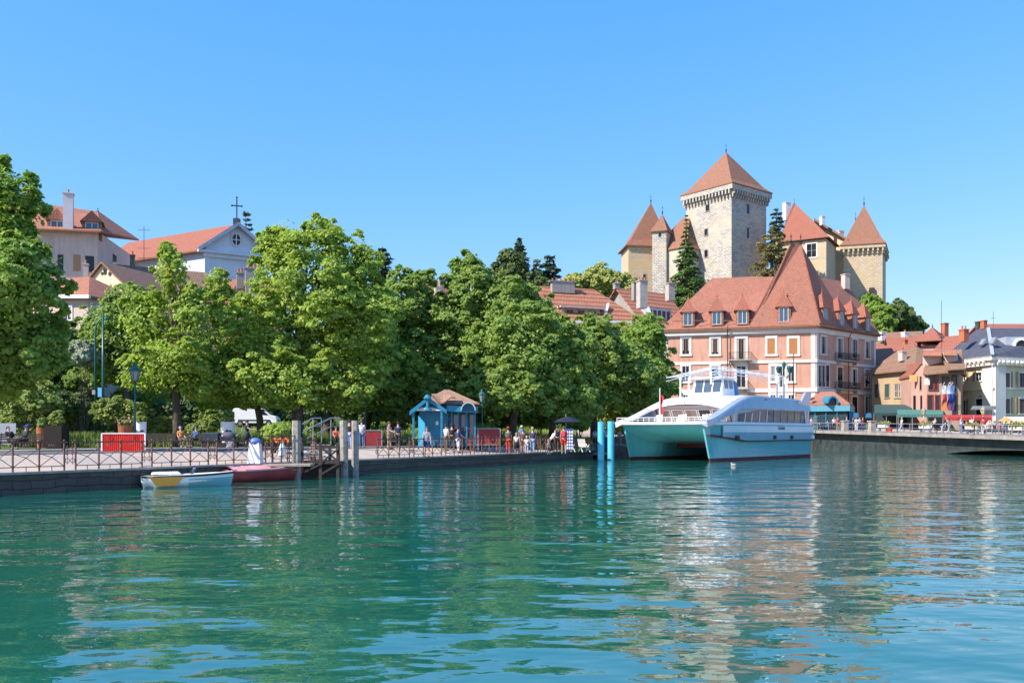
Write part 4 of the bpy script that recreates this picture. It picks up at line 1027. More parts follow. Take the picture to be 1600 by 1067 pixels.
for px in (1522, 1538):
    c = P(px, 545, 126.2); f = fL; a = Vector((f.t.x, f.t.y, 0)); upv = Vector((-f.n.x * .55, -f.n.y * .55, .85)).normalized()
    nn = a.cross(upv).normalized(); nn = nn if nn.y < 0 else -nn
    k = MB(); c0 = Vector(fL.p(fL.u(px), zT + 2.6, -1.3)); k.hexa([c0 - a * .4 - upv * .5 - nn * .1, c0 + a * .4 - upv * .5 - nn * .1, c0 + a * .4 + upv * .5 - nn * .1, c0 - a * .4 + upv * .5 - nn * .1],
        [c0 - a * .4 - upv * .5 + nn * .12, c0 + a * .4 - upv * .5 + nn * .12, c0 + a * .4 + upv * .5 + nn * .12, c0 - a * .4 + upv * .5 + nn * .12]); k.build('skylight', METAL_G, th)
chimney(th, 1506, 516, 534, 10, 128, TERRA, 2); chimney(th, 1529, 504, 514, 7, 133, DARKCON, 0); chimney(th, 1537, 502, 514, 7, 132, TERRA, 0)
fr, rr, f1, f2, f3, q = house('far_house', 'orange roof line just showing above slate roof at right edge', 'house', pt(1560, 150), pt(1680, 150), 12, Z(525, 150), Z(508, 156), ROSE, TILE_R)
mb = MB(); mb.tube([P(1552, 512, 132), P(1552, 487, 132)], .03, 4); mb.beam(P(1549, 497, 132), P(1555, 497, 132), .05); mb.top('roof_aerial', DBLACK, 'thin aerial rising from slate roof at right', 'aerial')
# ================================================================== ground, quay, water, sky, camera
SHORE = [(-62, -45), (-17, 31), (-6.2, 49.6), (0.0, 60.8), (6.7, 75.0), (9.0, 88), (20, 105), (34, 121), (45, 119), (49, 98), (52, 78), (58, 50)]
INNER = [(-260, -45), (-260, 200), (-150, 430), (-60, 430), (0, 430), (40, 430), (80, 430), (130, 430), (190, 430), (260, 380), (280, 200), (280, 50)]
m, nt, b, o = newmat('grass_ground'); g = nt.nodes.new('ShaderNodeNewGeometry')
n1 = noise(nt, g.outputs['Position'], .25, 5); n2 = noise(nt, g.outputs['Position'], 4, 4)
a = mixc(nt, ramp(nt, n1.outputs[0], [(.4, 0.0), (.65, 1.0)]), (.045, .085, .02), (.09, .085, .05)); a = mixc(nt, n2.outputs[0], a, (.06, .12, .025))
nt.links.new(a, b.inputs['Base Color']); b.inputs['Roughness'].default_value = 1; bump(nt, n2.outputs[0], b, .6, .1)
GRASSG = m
m, nt, b, o = newmat('promenade_paving'); g = nt.nodes.new('ShaderNodeNewGeometry')
n1 = noise(nt, g.outputs['Position'], .35, 6); n2 = noise(nt, g.outputs['Position'], 12, 3)
a = mixc(nt, ramp(nt, n1.outputs[0], [(.38, 0.0), (.6, 1.0)]), (.52, .41, .31), (.40, .34, .29)); a = mixc(nt, ramp(nt, n2.outputs[0], [(.4, 0.0), (.7, .35)]), a, (.2, .18, .16))
nt.links.new(a, b.inputs['Base Color']); b.inputs['Roughness'].default_value = .95
PAVE = m
ASPH = plain('asphalt_shadow_band', (.10, .10, .105), .95, .2, 1.2)  # asphalt darkened so its colour carries the tree shadow band
def strip(name, rows, mat, kind, th=0.0, dz=0.0, label=None):
    """rows of xy points -> draped sheet"""
    mb = MB(); n = len(rows[0])
    for r in rows:
        for p in r: mb.v.append((p[0], p[1], gz(p[0], p[1]) + dz))
    for j in range(len(rows) - 1):
        for i in range(n - 1): mb.f.append((j * n + i, j * n + i + 1, (j + 1) * n + i + 1, (j + 1) * n + i))
    ob = mb.build(name, mat, None, smooth=True); ob['kind'] = kind; return ob
def refine(poly, k):
    out = []
    for a, b_ in zip(poly[:-1], poly[1:]):
        for i in range(k): out.append((a[0] + (b_[0] - a[0]) * i / k, a[1] + (b_[1] - a[1]) * i / k))
    out.append(poly[-1]); return out
sh, inn = refine(SHORE, 6), refine(INNER, 6)
rows = [[(s[0] + (t[0] - s[0]) * v, s[1] + (t[1] - s[1]) * v) for s, t in zip(sh, inn)] for v in [0] + [(i / 40) ** 1.7 for i in range(1, 41)]]
strip('ground', rows, GRASSG, 'structure', dz=-.012)
# promenade: paved strip inland of the shore
def offs(poly, dist):
    out = []
    for i, p in enumerate(poly):
        a = Vector(poly[max(0, i - 1)]); b_ = Vector(poly[min(len(poly) - 1, i + 1)]); t = (b_ - a).normalized(); n = Vector((-t.y, t.x))
        out.append((p[0] + n.x * dist[i], p[1] + n.y * dist[i]))
    return out
W1 = [0.0 for _ in sh]
wid = [min(22, 18) if p[1] < 50 else max(9.0, 18 - (p[1] - 50) * .35) for p in sh]
k3 = [i for i, p in enumerate(sh)]
strip('promenade', [offs(sh, [w * v for w in wid]) for v in (0, .02, .06, .12, .2, .3, .45, .6, .8, 1)], PAVE, 'structure')
strip('asphalt_shadow_band', [offs(sh[:28], [(w * .34 + w * .5 * v) for w in wid[:28]]) for v in (0, .25, .5, .75, 1)], ASPH, 'structure', dz=.02)
# quay wall and coping
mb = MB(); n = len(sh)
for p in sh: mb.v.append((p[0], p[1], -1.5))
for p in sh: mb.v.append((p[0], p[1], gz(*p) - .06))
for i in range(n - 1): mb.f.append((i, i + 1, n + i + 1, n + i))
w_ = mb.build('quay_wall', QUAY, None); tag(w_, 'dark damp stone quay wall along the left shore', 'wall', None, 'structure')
mb = MB(); i0 = offs(sh, [-.08] * n); i1 = offs(sh, [.42] * n)
for i in range(n - 1):
    z0, z1 = gz(*sh[i]), gz(*sh[i + 1]); a, b_, c, d = i0[i], i0[i + 1], i1[i + 1], i1[i]
    mb.hexa([(a[0], a[1], z0 - .06), (b_[0], b_[1], z1 - .06), (c[0], c[1], z1 - .06), (d[0], d[1], z0 - .06)], [(a[0], a[1], z0 + .02), (b_[0], b_[1], z1 + .02), (c[0], c[1], z1 + .02), (d[0], d[1], z0 + .02)])
ob = mb.build('quay_coping', COPING, None); ob['kind'] = 'structure'

# ---------------- water
m, nt, b, out = newmat('lake_water')
g = nt.nodes.new('ShaderNodeNewGeometry')
b.inputs['Base Color'].default_value = (.004, .085, .070, 1); b.inputs['Roughness'].default_value = .002; b.inputs['IOR'].default_value = 2.6
def wmap(sx, sy, rot=0.0):
    mp = nt.nodes.new('ShaderNodeMapping'); mp.inputs['Scale'].default_value = (sx, sy, 1); mp.inputs['Rotation'].default_value = (0, 0, rot)
    nt.links.new(g.outputs['Position'], mp.inputs[0]); return mp.outputs[0]
na = noise(nt, wmap(.45, .68, .3), 1.0, 1, .4); nb = noise(nt, wmap(.95, 1.5, -.25), 1.0, 2, .5); nc = noise(nt, wmap(3.4, 5.2, .1), 1.0, 2, .5)
def madd(a, k, b2=None):
    q = nt.nodes.new('ShaderNodeMath'); q.operation = 'MULTIPLY_ADD' if b2 is not None else 'MULTIPLY'
    nt.links.new(a, q.inputs[0]); q.inputs[1].default_value = k
    if b2 is not None: nt.links.new(b2, q.inputs[2])
    return q.outputs[0]
WA, WB, WC = .078, .033, .0034
h = madd(nc.outputs[0], WC, madd(nb.outputs[0], WB, madd(na.outputs[0], WA)))
bn = nt.nodes.new('ShaderNodeBump'); bn.inputs['Strength'].default_value = 1.0; bn.inputs['Distance'].default_value = 1.0
nt.links.new(h, bn.inputs['Height']); nt.links.new(bn.outputs[0], b.inputs['Normal'])
nv = noise(nt, wmap(.05, .05), 1.0, 3); nt.links.new(mixc(nt, nv.outputs[0], (.006, .095, .066), (.009, .12, .092)), b.inputs['Base Color'])
WATER = m
ob = MB().quad((-400, -60, 0), (400, -60, 0), (400, 200, 0), (-400, 200, 0)).build('water', WATER, None); ob['kind'] = 'structure'

# ---------------- bridge / terrace over the canal mouth
DA, DB = Vector((36.5, 135.0)), Vector((50.6, 59.0)); td = (DB - DA).normalized(); nd = Vector((-td.y, td.x)); nd = nd if nd.x > 0 else -nd
br = thing('bridge', 'low concrete quay bridge with shallow dark arches at the right', 'bridge', (42, 105, 0))
def dk(s, z=None, o=0.0):
    p = DA + td * s + nd * o; return Vector((p.x, p.y, gz2(p.y) if z is None else z))
def gz2(y): return min(2.5, max(1.5, 1.8 + (y - 82) / 36 * .68))
Ld = (DB - DA).length; mb = MB(); NS = 24
for i in range(NS):
    a, b_ = Ld * i / NS, Ld * (i + 1) / NS
    q = [dk(a), dk(b_), dk(b_, None, 7), dk(a, None, 7)]
    mb.hexa([v - Vector((0, 0, .32)) for v in q], [v + Vector((0, 0, .03)) for v in q])
mb.build('deck', plain('deck_concrete', (.27, .24, .21), .85, .3, 1.2, bmp=.02), br)
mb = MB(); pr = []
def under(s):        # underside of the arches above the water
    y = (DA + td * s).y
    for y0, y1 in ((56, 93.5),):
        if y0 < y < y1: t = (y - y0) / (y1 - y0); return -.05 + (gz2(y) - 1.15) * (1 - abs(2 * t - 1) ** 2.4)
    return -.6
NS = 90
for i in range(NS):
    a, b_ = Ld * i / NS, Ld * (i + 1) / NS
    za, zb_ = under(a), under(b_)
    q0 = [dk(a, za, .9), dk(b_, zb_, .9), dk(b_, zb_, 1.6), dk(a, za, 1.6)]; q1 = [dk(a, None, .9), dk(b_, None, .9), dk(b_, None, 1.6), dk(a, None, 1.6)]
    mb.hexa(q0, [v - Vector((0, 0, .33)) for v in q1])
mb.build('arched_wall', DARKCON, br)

# ---------------- sky, sun, camera
w = bpy.data.worlds.new('World'); scn.world = w; w.use_nodes = True; nt = w.node_tree; nt.nodes.clear()
sky = nt.nodes.new('ShaderNodeTexSky'); sky.sky_type = 'NISHITA'; sky.sun_disc = False
sky.sun_elevation = R(SUN_EL); sky.sun_rotation = R(SUN_AZ); sky.altitude = 450; sky.air_density = 1.0; sky.dust_density = .2; sky.ozone_density = 2.0
bgn = nt.nodes.new('ShaderNodeBackground'); bgn.inputs[1].default_value = .15
sp_ = nt.nodes.new('ShaderNodeSeparateColor'); cb_ = nt.nodes.new('ShaderNodeCombineColor'); nt.links.new(sky.outputs[0], sp_.inputs[0])
for ch_, (pw, gain) in enumerate(((1.15, .50), (.60, 1.30), (.25, 3.35))):
    a_ = nt.nodes.new('ShaderNodeMath'); a_.operation = 'POWER'; nt.links.new(sp_.outputs[ch_], a_.inputs[0]); a_.inputs[1].default_value = pw
    b_ = nt.nodes.new('ShaderNodeMath'); b_.operation = 'MULTIPLY'; nt.links.new(a_.outputs[0], b_.inputs[0]); b_.inputs[1].default_value = gain
    nt.links.new(b_.outputs[0], cb_.inputs[ch_])
wo = nt.nodes.new('ShaderNodeOutputWorld'); nt.links.new(cb_.outputs[0], bgn.inputs[0]); nt.links.new(bgn.outputs[0], wo.inputs[0])
sd = bpy.data.lights.new('sun', 'SUN'); sd.energy = 5.0; sd.angle = R(.5); sd.color = (1.0, .905, .82)
so = bpy.data.objects.new('sun', sd); col.objects.link(so)
sv = Vector((math.sin(R(SUN_AZ)) * math.cos(R(SUN_EL)), math.cos(R(SUN_AZ)) * math.cos(R(SUN_EL)), math.sin(R(SUN_EL))))
so.rotation_euler = sv.to_track_quat('Z', 'Y').to_euler(); so.location = sv * 300
cd = bpy.data.cameras.new('camera'); cd.lens = FPX / 1600 * 36; cd.sensor_width = 36; cd.shift_y = (HY - 533.5) / 1600; cd.clip_end = 3000; cd.clip_start = .2
co = bpy.data.objects.new('camera', cd); col.objects.link(co); co.location = (0, 0, CAMZ); co.rotation_euler = (R(90), 0, 0); scn.camera = co
vs_ = scn.view_settings; vs_.view_transform = 'Standard'; vs_.look = 'None'; vs_.exposure = .68; vs_.gamma = 1; vs_.use_curve_mapping = False
scn.cycles.max_bounces = 6; scn.cycles.diffuse_bounces = 3; scn.cycles.glossy_bounces = 3; scn.cycles.transmission_bounces = 2; scn.cycles.transparent_max_bounces = 4
scn.cycles.use_denoising = True; scn.cycles.sample_clamp_indirect = 6
# ================================================================== catamaran
BA = Vector((.65, .76)); BB = Vector((-.76, .65)); BO = Vector((14.9, 66.8))
boat = thing('catamaran', 'white and turquoise passenger catamaran moored at the quay, bow towards us', 'boat', (BO.x + BA.x * 9 + BB.x * 3.6, BO.y + BA.y * 9 + BB.y * 3.6, 0))
def bp(s, t, z): q = BO + BA * s + BB * t; return Vector((q.x, q.y, z))
def loft(rows, closed=False):
    mb = MB(); n = len(rows[0])
    for r in rows: mb.v += [tuple(p) for p in r]
    for j in range(len(rows) - 1):
        for i in range(n - (0 if closed else 1)):
            k = (i + 1) % n; mb.f.append((j * n + i, j * n + k, (j + 1) * n + k, (j + 1) * n + i))
    if closed: mb.f.append(tuple(range(n - 1, -1, -1))); mb.f.append(tuple((len(rows) - 1) * n + i for i in range(n)))
    return mb
m, nt, b, o = newmat('hull_turquoise'); g = nt.nodes.new('ShaderNodeNewGeometry'); n1 = noise(nt, g.outputs['Position'], 1.5, 4)
nt.links.new(mixc(nt, n1.outputs[0], (.12, .43, .43), (.17, .50, .53)), b.inputs['Base Color']); b.inputs['Roughness'].default_value = .12; b.inputs['Coat Weight'].default_value = .5; b.inputs['Coat Roughness'].default_value = .05
HULL = m
HULLG = plain('hull_pearl', (.30, .36, .44), .18, .06, 1.0, metal=.15); BOATW = plain('boat_white', (.82, .82, .82), .22, .03, 1.0); ANTI = plain('antifouling_red', (.13, .022, .02), .6, .2, 3.0)
BGREY = plain('boat_grey', (.42, .45, .50), .25, .06, 1.0); PINKREFL = glassy('saloon_glass', (.26, .17, .15), .12, .6, .5)  # saloon glass has its pinkish reflection painted into the colour
LB = 18.5; WB_ = 7.6
def hull_rows(t0, sgn, zs):
    """one slim hull; t0 outer side, sgn towards the middle"""
    rows = []
    for s in np.linspace(-.9, LB, 26):
        k = sm((s + .9) / 4.5); row = []
        for z, fl in zs:
            so = s + (1.0 - z / 3.0) * 1.1 * (1 - sm((s + .9) / 5))       # raked stem
            w = 1.9 * (.05 + .95 * k) * fl; c = t0 + sgn * (.95 * (1 - k) * .25)
            row.append(bp(so, c - sgn * (.22 * (z / 3.0) * k), z))
        for z, fl in reversed(zs):
            so = s + (1.0 - z / 3.0) * 1.1 * (1 - sm((s + .9) / 5)); w = 1.7 * (.08 + .92 * k) * fl
            row.append(bp(so, t0 + sgn * (.95 * (1 - k) * .25 + w), z))
        rows.append(row)
    return rows
for t0, sg in ((0.0, 1), (WB_, -1)):
    loft(hull_rows(t0, sg, [(-.3, .7), (.22, .8)]), True).build('keel', ANTI, boat, smooth=False)
    loft(hull_rows(t0, sg, [(.23, .8), (.7, .9), (1.5, 1.0), (2.2, 1.15), (2.72, 1.3)]), True).build('hull', HULL, boat, smooth=False)
# tunnel front: wide turquoise apron curving back under the foredeck
rows = []
for k in range(12):
    a = k / 11; s = -.75 + 6.0 * a ** 1.35; z = 2.7 - 1.75 * math.sin(a * math.pi / 2) ** .85
    rows.append([bp(s, .25 + (WB_ - .5) * j / 14, z + .35 * a * (1 - abs(j / 7 - 1) ** 3)) for j in range(15)])
loft(rows).build('bow_apron', HULL, boat, smooth=True)
mb = MB(); mb.hexa([bp(5.2, .8, .95), bp(5.2, WB_ - .8, .95), bp(LB, WB_ - .8, .95), bp(LB, .8, .95)], [bp(5.2, .8, 2.6), bp(5.2, WB_ - .8, 2.6), bp(LB, WB_ - .8, 2.6), bp(LB, .8, 2.6)]); mb.build('bridge_deck', ANTI, boat)
rows = []
for s in np.linspace(1.5, LB, 20):
    z0 = 1.95 - .45 * sm((s + .5) / 6) + .06 * (s / LB); t_ = .17 + .14 * sm((s - 1.5) / 4); rows.append([bp(s, -t_, z0), bp(s, -t_ - .04, 2.2), bp(s, -t_, 2.70), bp(s, -.1, 2.70), bp(s, -.1, z0)])
loft(rows, True).build('hull_reflection_band', plain('hull_reflection_blue', (.26, .46, .53), .15, .1, .6, metal=.1), boat)  # reflections on the upper hull side, painted as a paler band
# deck rim
rim = []
mb = MB(); mb.hexa([bp(-1.05, -.15, 2.72), bp(-1.05, WB_ + .35, 2.72), bp(LB, WB_ + .25, 2.72), bp(LB, -.22, 2.72)], [bp(-1.15, -.2, 2.98), bp(-1.15, WB_ + .4, 2.98), bp(LB, WB_ + .28, 2.98), bp(LB, -.25, 2.98)])
mb.build('foredeck', BOATW, boat, bevel=.08)
# rubbing strake
fS = Face((BO + BB * -.05)[:2], (BO + BA * LB + BB * -.05)[:2])
mb = MB(); pp = []
for s in np.linspace(-.3, LB + .2, 20): z = 1.95 - .45 * sm((s + .5) / 6) + .06 * (s / LB); pp.append(bp(s, -.12 - .12 * sm((s + .5) / 5) + .22 * (1 - sm((s + .9) / 4)), z))
mb.tube(pp, .085, 6); mb.build('rubbing_strake', ANTI, boat)
for s in (3.5, 10.2, 13.6, LB - .3):
    c = bp(s, -.34, 1.78); MB().box(tuple(c), (.42, .16, .3), math.atan2(BA.y, BA.x)).build('fender', WOODD if s < LB - 1 else METAL_W, boat)
# side wings (upper side panels) and roof
def wtop(s): return 3.0 + 2.2 * sm((s + 1.6) / 9.6) ** .85 - .15 * sm((s - 10) / 8)
def side_panel(t, w, mat, nm):
    S = np.linspace(-1.1, LB - .4, 30); rows = []
    for s in S:
        zt = wtop(s); zb = 2.9 if s < 2.2 else max(2.9, zt - (.38 + (zt - 3.9) * .42) if s < 3 else 3.98 + .12 * sm((s - 3) / 4))
        if s < 2.2: zb = zt - .45
        elif s < 4.5: zb = (wtop(2.2) - .45) * (1 - sm((s - 2.2) / 2.3)) + 4.02 * sm((s - 2.2) / 2.3)
        tp = t + (.25 if t < 2 else -.25) * (zt - 3) / 2.2
        rows.append([bp(s, t, zb), bp(s, t + (tp - t) * .9, zt - .12), bp(s, tp + (.06 if t < 2 else -.06), zt), bp(s, tp + (w if t < 2 else -w), zt), bp(s, tp + (w if t < 2 else -w), zt - .15), bp(s, t + (.08 if t < 2 else -.08), zb)])
    return loft(rows, True).build(nm, mat, boat, smooth=False)
side_panel(-.22, .75, HULLG, 'side_wing'); side_panel(WB_ + .25, .75, BOATW, 'side_wing')
rows = []
for s in np.linspace(2.6, LB - 1, 14):
    z = wtop(s) - .12 if s > 6 else wtop(6) - .12 - (6 - s) * .13
    e = .2
    row = []
    for j in range(11):
        c = abs(j / 5 - 1); row.append(bp(s + .5 * c ** 2 * (1 - sm((s - 2) / 4)), e + (WB_ - 2 * e) * j / 10, (z + .2) * (1 - c ** 3) + (wtop(s) - .04) * c ** 3))
    rows.append(row)
ro = loft(rows); n0 = len(ro.v)
ro.v += [(v[0], v[1], v[2] - .22) for v in ro.v[:n0]]; m0 = list(ro.f); ro.f += [tuple(i + n0 for i in reversed(f)) for f in m0]
ro.f += [(i, i + 1, n0 + i + 1, n0 + i) for i in range(10)]
ro.build('roof', BOATW, boat, smooth=False)
# saloon front and sides
mb = MB(); mb.hexa([bp(4.3, .6, 2.98), bp(4.3, WB_ - .6, 2.98), bp(4.5, WB_ - .6, 2.98), bp(4.5, .6, 2.98)], [bp(3.5, .6, 4.35), bp(3.5, WB_ - .6, 4.35), bp(3.7, WB_ - .6, 4.35), bp(3.7, .6, 4.35)]); mb.build('saloon_front', plain('saloon_front_paint', (.33, .26, .25), .4, .1), boat)
for k in range(5):
    a = .9 + k * 1.22
    q = lambda t, z: bp(4.3 - .8 * (z - 2.98) / 1.37 - .03, t, z)
    fr_ = MB().add([q(a, 3.1), q(a + 1.05, 3.1), q(a + 1.05, 4.0), q(a, 4.0)], [(0, 1, 2, 3)]).build('window', PINKREFL if k != 1 else GLASS, boat)
    mb = MB()
    for c, d_ in (((a, 3.1), (a + 1.05, 3.1)), ((a + 1.05, 3.1), (a + 1.05, 4.0)), ((a, 4.0), (a + 1.05, 4.0)), ((a, 3.1), (a, 4.0))): mb.beam(q(*c) - Vector((BA.x, BA.y, 0)) * .02, q(*d_) - Vector((BA.x, BA.y, 0)) * .02, .05)
    mb.build('frame', BOATW, fr_)
mb = MB(); mb.hexa([bp(4.0, .05, 2.98), bp(LB - .5, .05, 2.98), bp(LB - .5, .3, 2.98), bp(4.0, .3, 2.98)], [bp(4.0, -.05, 4.1), bp(LB - .5, -.05, 4.1), bp(LB - .5, .25, 4.1), bp(4.0, .25, 4.1)]); mb.build('saloon_wall', BGREY, boat)
mb = MB(); mb.hexa([bp(4.0, WB_ - .3, 2.98), bp(LB - .5, WB_ - .3, 2.98), bp(LB - .5, WB_, 2.98), bp(4.0, WB_, 2.98)], [bp(4.0, WB_ - .3, 4.4), bp(LB - .5, WB_ - .3, 4.4), bp(LB - .5, WB_, 4.4), bp(4.0, WB_, 4.4)]); mb.build('saloon_wall', BGREY, boat)
ks = [4.3, 5.3, 6.5, 7.9, 9.3, 10.7, 12.1, 13.5, 14.9, 16.3, 17.5]
for a, b2 in zip(ks[:-1], ks[1:]):
    zt = 3.62 + .36 * sm((a - 4) / 4)
    mb = MB().add([bp(a + .05, -.02, 2.98 + .07), bp(b2 - .05, -.02, 2.98 + .07), bp(b2 - .05, -.09, zt + (.1 if b2 < 8 else .03)), bp(a + .05, -.09, zt)], [(0, 1, 2, 3)])
    w_ = mb.build('window', GLASSB if ks.index(a) in (4, 9) else PINKREFL, boat)
    MB().beam(bp(b2, -.05, 3.02), bp(b2, -.12, zt + .04), .07).build('frame', BOATW if a < 9 else METAL_G, w_)
# portholes / light row and swallow emblems, name on the side
def sidept(s, z, o=.03): return bp(s, -.22 - o + .25 * max(0, (z - 3)) / 2.2 * .9, z)
for k in range(11):
    s = 9.2 + k * .62; c = sidept(s, 4.42, .02); e = sidept(s + .2, 4.42, .02); f_ = Vector((BA.x, BA.y, 0))
    mb = MB().beam(c - Vector((0, 0, 0)), e, .06, .11 if k in (0, 6, 7, 8, 9, 10) else .07); mb.build('side_light', METAL_W if k in (0, 6, 7, 8, 9, 10) else DBLACK, boat)
for s in (9.2, 15.6):
    mb = MB(); z = 4.82
    A = lambda ds, dz: sidept(s + ds, z + dz, .02)
    mb.add([A(-.5, .02), A(-.1, -.03), A(.1, .04), A(.7, .18), A(.2, .08), A(0, .14), A(-.15, .06)], [(0, 1, 2, 3, 4, 5, 6)]); mb.add([A(-.1, -.03), A(.25, -.14), A(.1, .04)], [(0, 1, 2)])
    mb.build('swallow_emblem', DBLACK, boat)
def text(root, s, p, right, up, size, mat, name='lettering'):
    cu = bpy.data.curves.new(name, 'FONT'); cu.body = s; cu.size = size; cu.extrude = .004; cu.align_x = 'CENTER'; cu.align_y = 'CENTER'
    o = bpy.data.objects.new(name, cu); r = Vector(right).normalized(); u = Vector(up).normalized(); n = r.cross(u)
    M = Matrix((r, u, n)).transposed().to_4x4()
    off = wloc(root) if root is not None else Vector((0, 0, 0))
    M.translation = Vector(p) - off; o.matrix_local = M
    col.objects.link(o); cu.materials.append(mat)
    if root is not None: o.parent = root
    return o
text(boat, 'Libellule', bp(11.6, -.36, 2.55), (BA.x, BA.y, 0), (0, 0, 1), .42, DBLACK)
# tail fin
mb = MB(); t_ = -.1
for tt in (t_, WB_ - .05):
    mb = MB(); prof = [(14.9, 4.8), (16.3, 4.9), (17.3, 5.75), (18.5, 5.8), (18.0, 4.3), (17.9, 3.0), (17.2, 3.0), (16.8, 4.6)]
    v = [bp(s, tt, z) for s, z in prof] + [bp(s, tt + .22, z) for s, z in prof]; n = len(prof)
    mb.add(v, [tuple(range(n)), tuple(range(2 * n - 1, n - 1, -1))] + [(i, (i + 1) % n, n + (i + 1) % n, n + i) for i in range(n)]); mb.build('tail_fin', HULLG, boat)
# wheelhouse
c0, c1, w0, w1 = 7.4, 9.2, 2.9, 5.5; zb_ = wtop(9) - .1; zt_ = Z(590, 73.5)
mb = MB(); mb.hexa([bp(c0 - .5, w0 - .2, zb_ - .1), bp(c0 - .5, w1 + .2, zb_ - .1), bp(c1, w1 + .2, zb_ - .1), bp(c1, w0 - .2, zb_ - .1)], [bp(c0, w0, zt_), bp(c0, w1, zt_), bp(c1, w1, zt_), bp(c1, w0, zt_)])
wh = mb.build('wheelhouse', BOATW, boat)
for k in range(3):
    a, b2 = w0 + .1 + k * .83, w0 + .1 + k * .83 + .70
    q = lambda t, z: bp(c0 - .5 * (zt_ - z) / (zt_ - zb_) - .04, t, z)
    MB().add([q(a, zb_ + .45), q(b2, zb_ + .45), q(b2, zt_ - .12), q(a, zt_ - .12)], [(0, 1, 2, 3)]).build('window', GLASSB, wh)
for a, b2 in ((c0 + .1, c0 + .75), (c0 + .9, c0 + 1.6)):
    MB().add([bp(a, w0 - .12, zb_ + .45), bp(b2, w0 - .12, zb_ + .45), bp(b2, w0 - .05, zt_ - .12), bp(a, w0 - .05, zt_ - .12)], [(0, 1, 2, 3)]).build('window', GLASSB, wh)
mb = MB(); mb.hexa([bp(c0 - .45, w0 - .35, zt_ + .01), bp(c0 - .45, w1 + .35, zt_ + .01), bp(c1 + .2, w1 + .35, zt_ + .01), bp(c1 + .2, w0 - .35, zt_ + .01)], [bp(c0 - .3, w0 - .2, zt_ + .16), bp(c0 - .3, w1 + .2, zt_ + .16), bp(c1, w1 + .2, zt_ + .16), bp(c1, w0 - .2, zt_ + .16)]); mb.build('wheelhouse_roof', BOATW, boat)
mb = MB(); mb.hexa([bp(c1 + .05, w0 - .2, zb_), bp(c1 + .05, w0 + .6, zb_), bp(c1 + .7, w0 + .6, zb_), bp(c1 + .7, w0 - .2, zb_)], [bp(c1 + .05, w0 - .1, zt_ - .1), bp(c1 + .05, w0 + .5, zt_ - .1), bp(c1 + .5, w0 + .5, zt_ - .3), bp(c1 + .5, w0 - .1, zt_ - .3)]); mb.build('blue_cover', plain('blue_tarpaulin', (.05, .2, .48), .7, .1), boat)
# folding gangway truss over the roof
pts = [P(1062, 589, 71), P(1128, 573, 72.5), P(1226, 588, 75.5)]
mb = MB()
for dz in (0, -.28):
    for a, b2 in ((pts[0], pts[1]), (pts[1], pts[2])):
        for o in (0, 1.2):
            of = Vector((BB.x * o, BB.y * o, dz)); mb.beam(a + of, b2 + of, .06)
for i in range(9):
    for a, b2 in ((pts[0], pts[1]), (pts[1], pts[2])):
        p = a + (b2 - a) * (i / 8); mb.beam(p, p + Vector((0, 0, -.28)), .035); mb.beam(p, p + Vector((BB.x * 1.2, BB.y * 1.2, 0)), .03)
mb.build('gangway_truss', BOATW, boat)
for px, t in ((1063, 0), (1076, .16), (1202, .78), (1214, .9), (1225, 1)):
    d_ = 71 + 4.5 * t; yt = 589 if px < 1090 else 582 + (px - 1190) * .18
    MB().beam(P(px, yt, d_), P(px, 622, d_), .12).build('truss_post', BOATW, boat)
for k in range(4):
    MB().beam(P(1112, 582 + k * 4.0, 72), P(1128, 578 + k * 4.0, 72.4), .09, .12).build('ladder_rung', BOATW, boat)
mb = MB(); mb.beam(P(1111, 580, 72), P(1111, 600, 72), .12); mb.beam(P(1129, 573, 72.5), P(1129, 600, 72.5), .12); mb.build('truss_mast', BOATW, boat)
# foredeck railing, flag, seats
mb = MB(); n = 16
for i in range(n + 1):
    t = -.1 + (WB_ + .3) * i / n; mb.beam(bp(-1.0, t, 2.98), bp(-1.0, t, 3.32), .035)
mb.beam(bp(-1.0, -.1, 3.32), bp(-1.0, WB_ + .2, 3.32), .045); mb.beam(bp(-1.0, -.1, 3.15), bp(-1.0, WB_ + .2, 3.15), .03); mb.build('bow_rail', BOATW, boat)
CHAIRW = plain('white_plastic', (.75, .75, .75), .5, .05)
for i in range(9):
    t = .9 + i * .72; s = 1.4 + (i % 3) * .8; mb = MB()
    mb.hexa([bp(s, t, 3.16), bp(s, t + .26, 3.16), bp(s + .28, t + .26, 3.16), bp(s + .28, t, 3.16)], [bp(s, t, 3.22), bp(s, t + .26, 3.22), bp(s + .28, t + .26, 3.22), bp(s + .28, t, 3.22)])
    mb.hexa([bp(s + .26, t, 2.99), bp(s + .26, t + .26, 2.99), bp(s + .3, t + .26, 2.99), bp(s + .3, t, 2.99)], [bp(s + .3, t + .03, 3.6), bp(s + .3, t + .23, 3.6), bp(s + .34, t + .23, 3.6), bp(s + .34, t + .03, 3.6)])
    mb.build('deck_seat', CHAIRW, boat)
fp = bp(-.85, 3.95, 2.98); mb = MB(); mb.tube([fp, fp + Vector((0, 0, 2.6))], [.05, .03], 6); mb.lathe(tuple(fp), [(.25, 0), (.15, .3), (.05, .5)], 8); mb.build('flagpole', BOATW, boat)
mb = MB(); zz = [0, -.35, -.7, -1.05, -1.4]; rows = []
for k, z in enumerate(zz): rows.append([fp + Vector((.04, 0, 2.2 + z)), fp + Vector((.16 + .06 * math.sin(k * 1.7), .1 * math.sin(k), 2.05 + z)), fp + Vector((.22 + .10 * math.sin(k * 2.1 + 1), -.08, 1.9 + z))])
loft(rows).build('red_flag', plain('red_flag_cloth', (.5, .03, .03), .8, .1), boat, smooth=True)
mb = MB(); c = bp(.35, WB_ - 1.0, 1.55)
for dd in (0, 1):
    pass
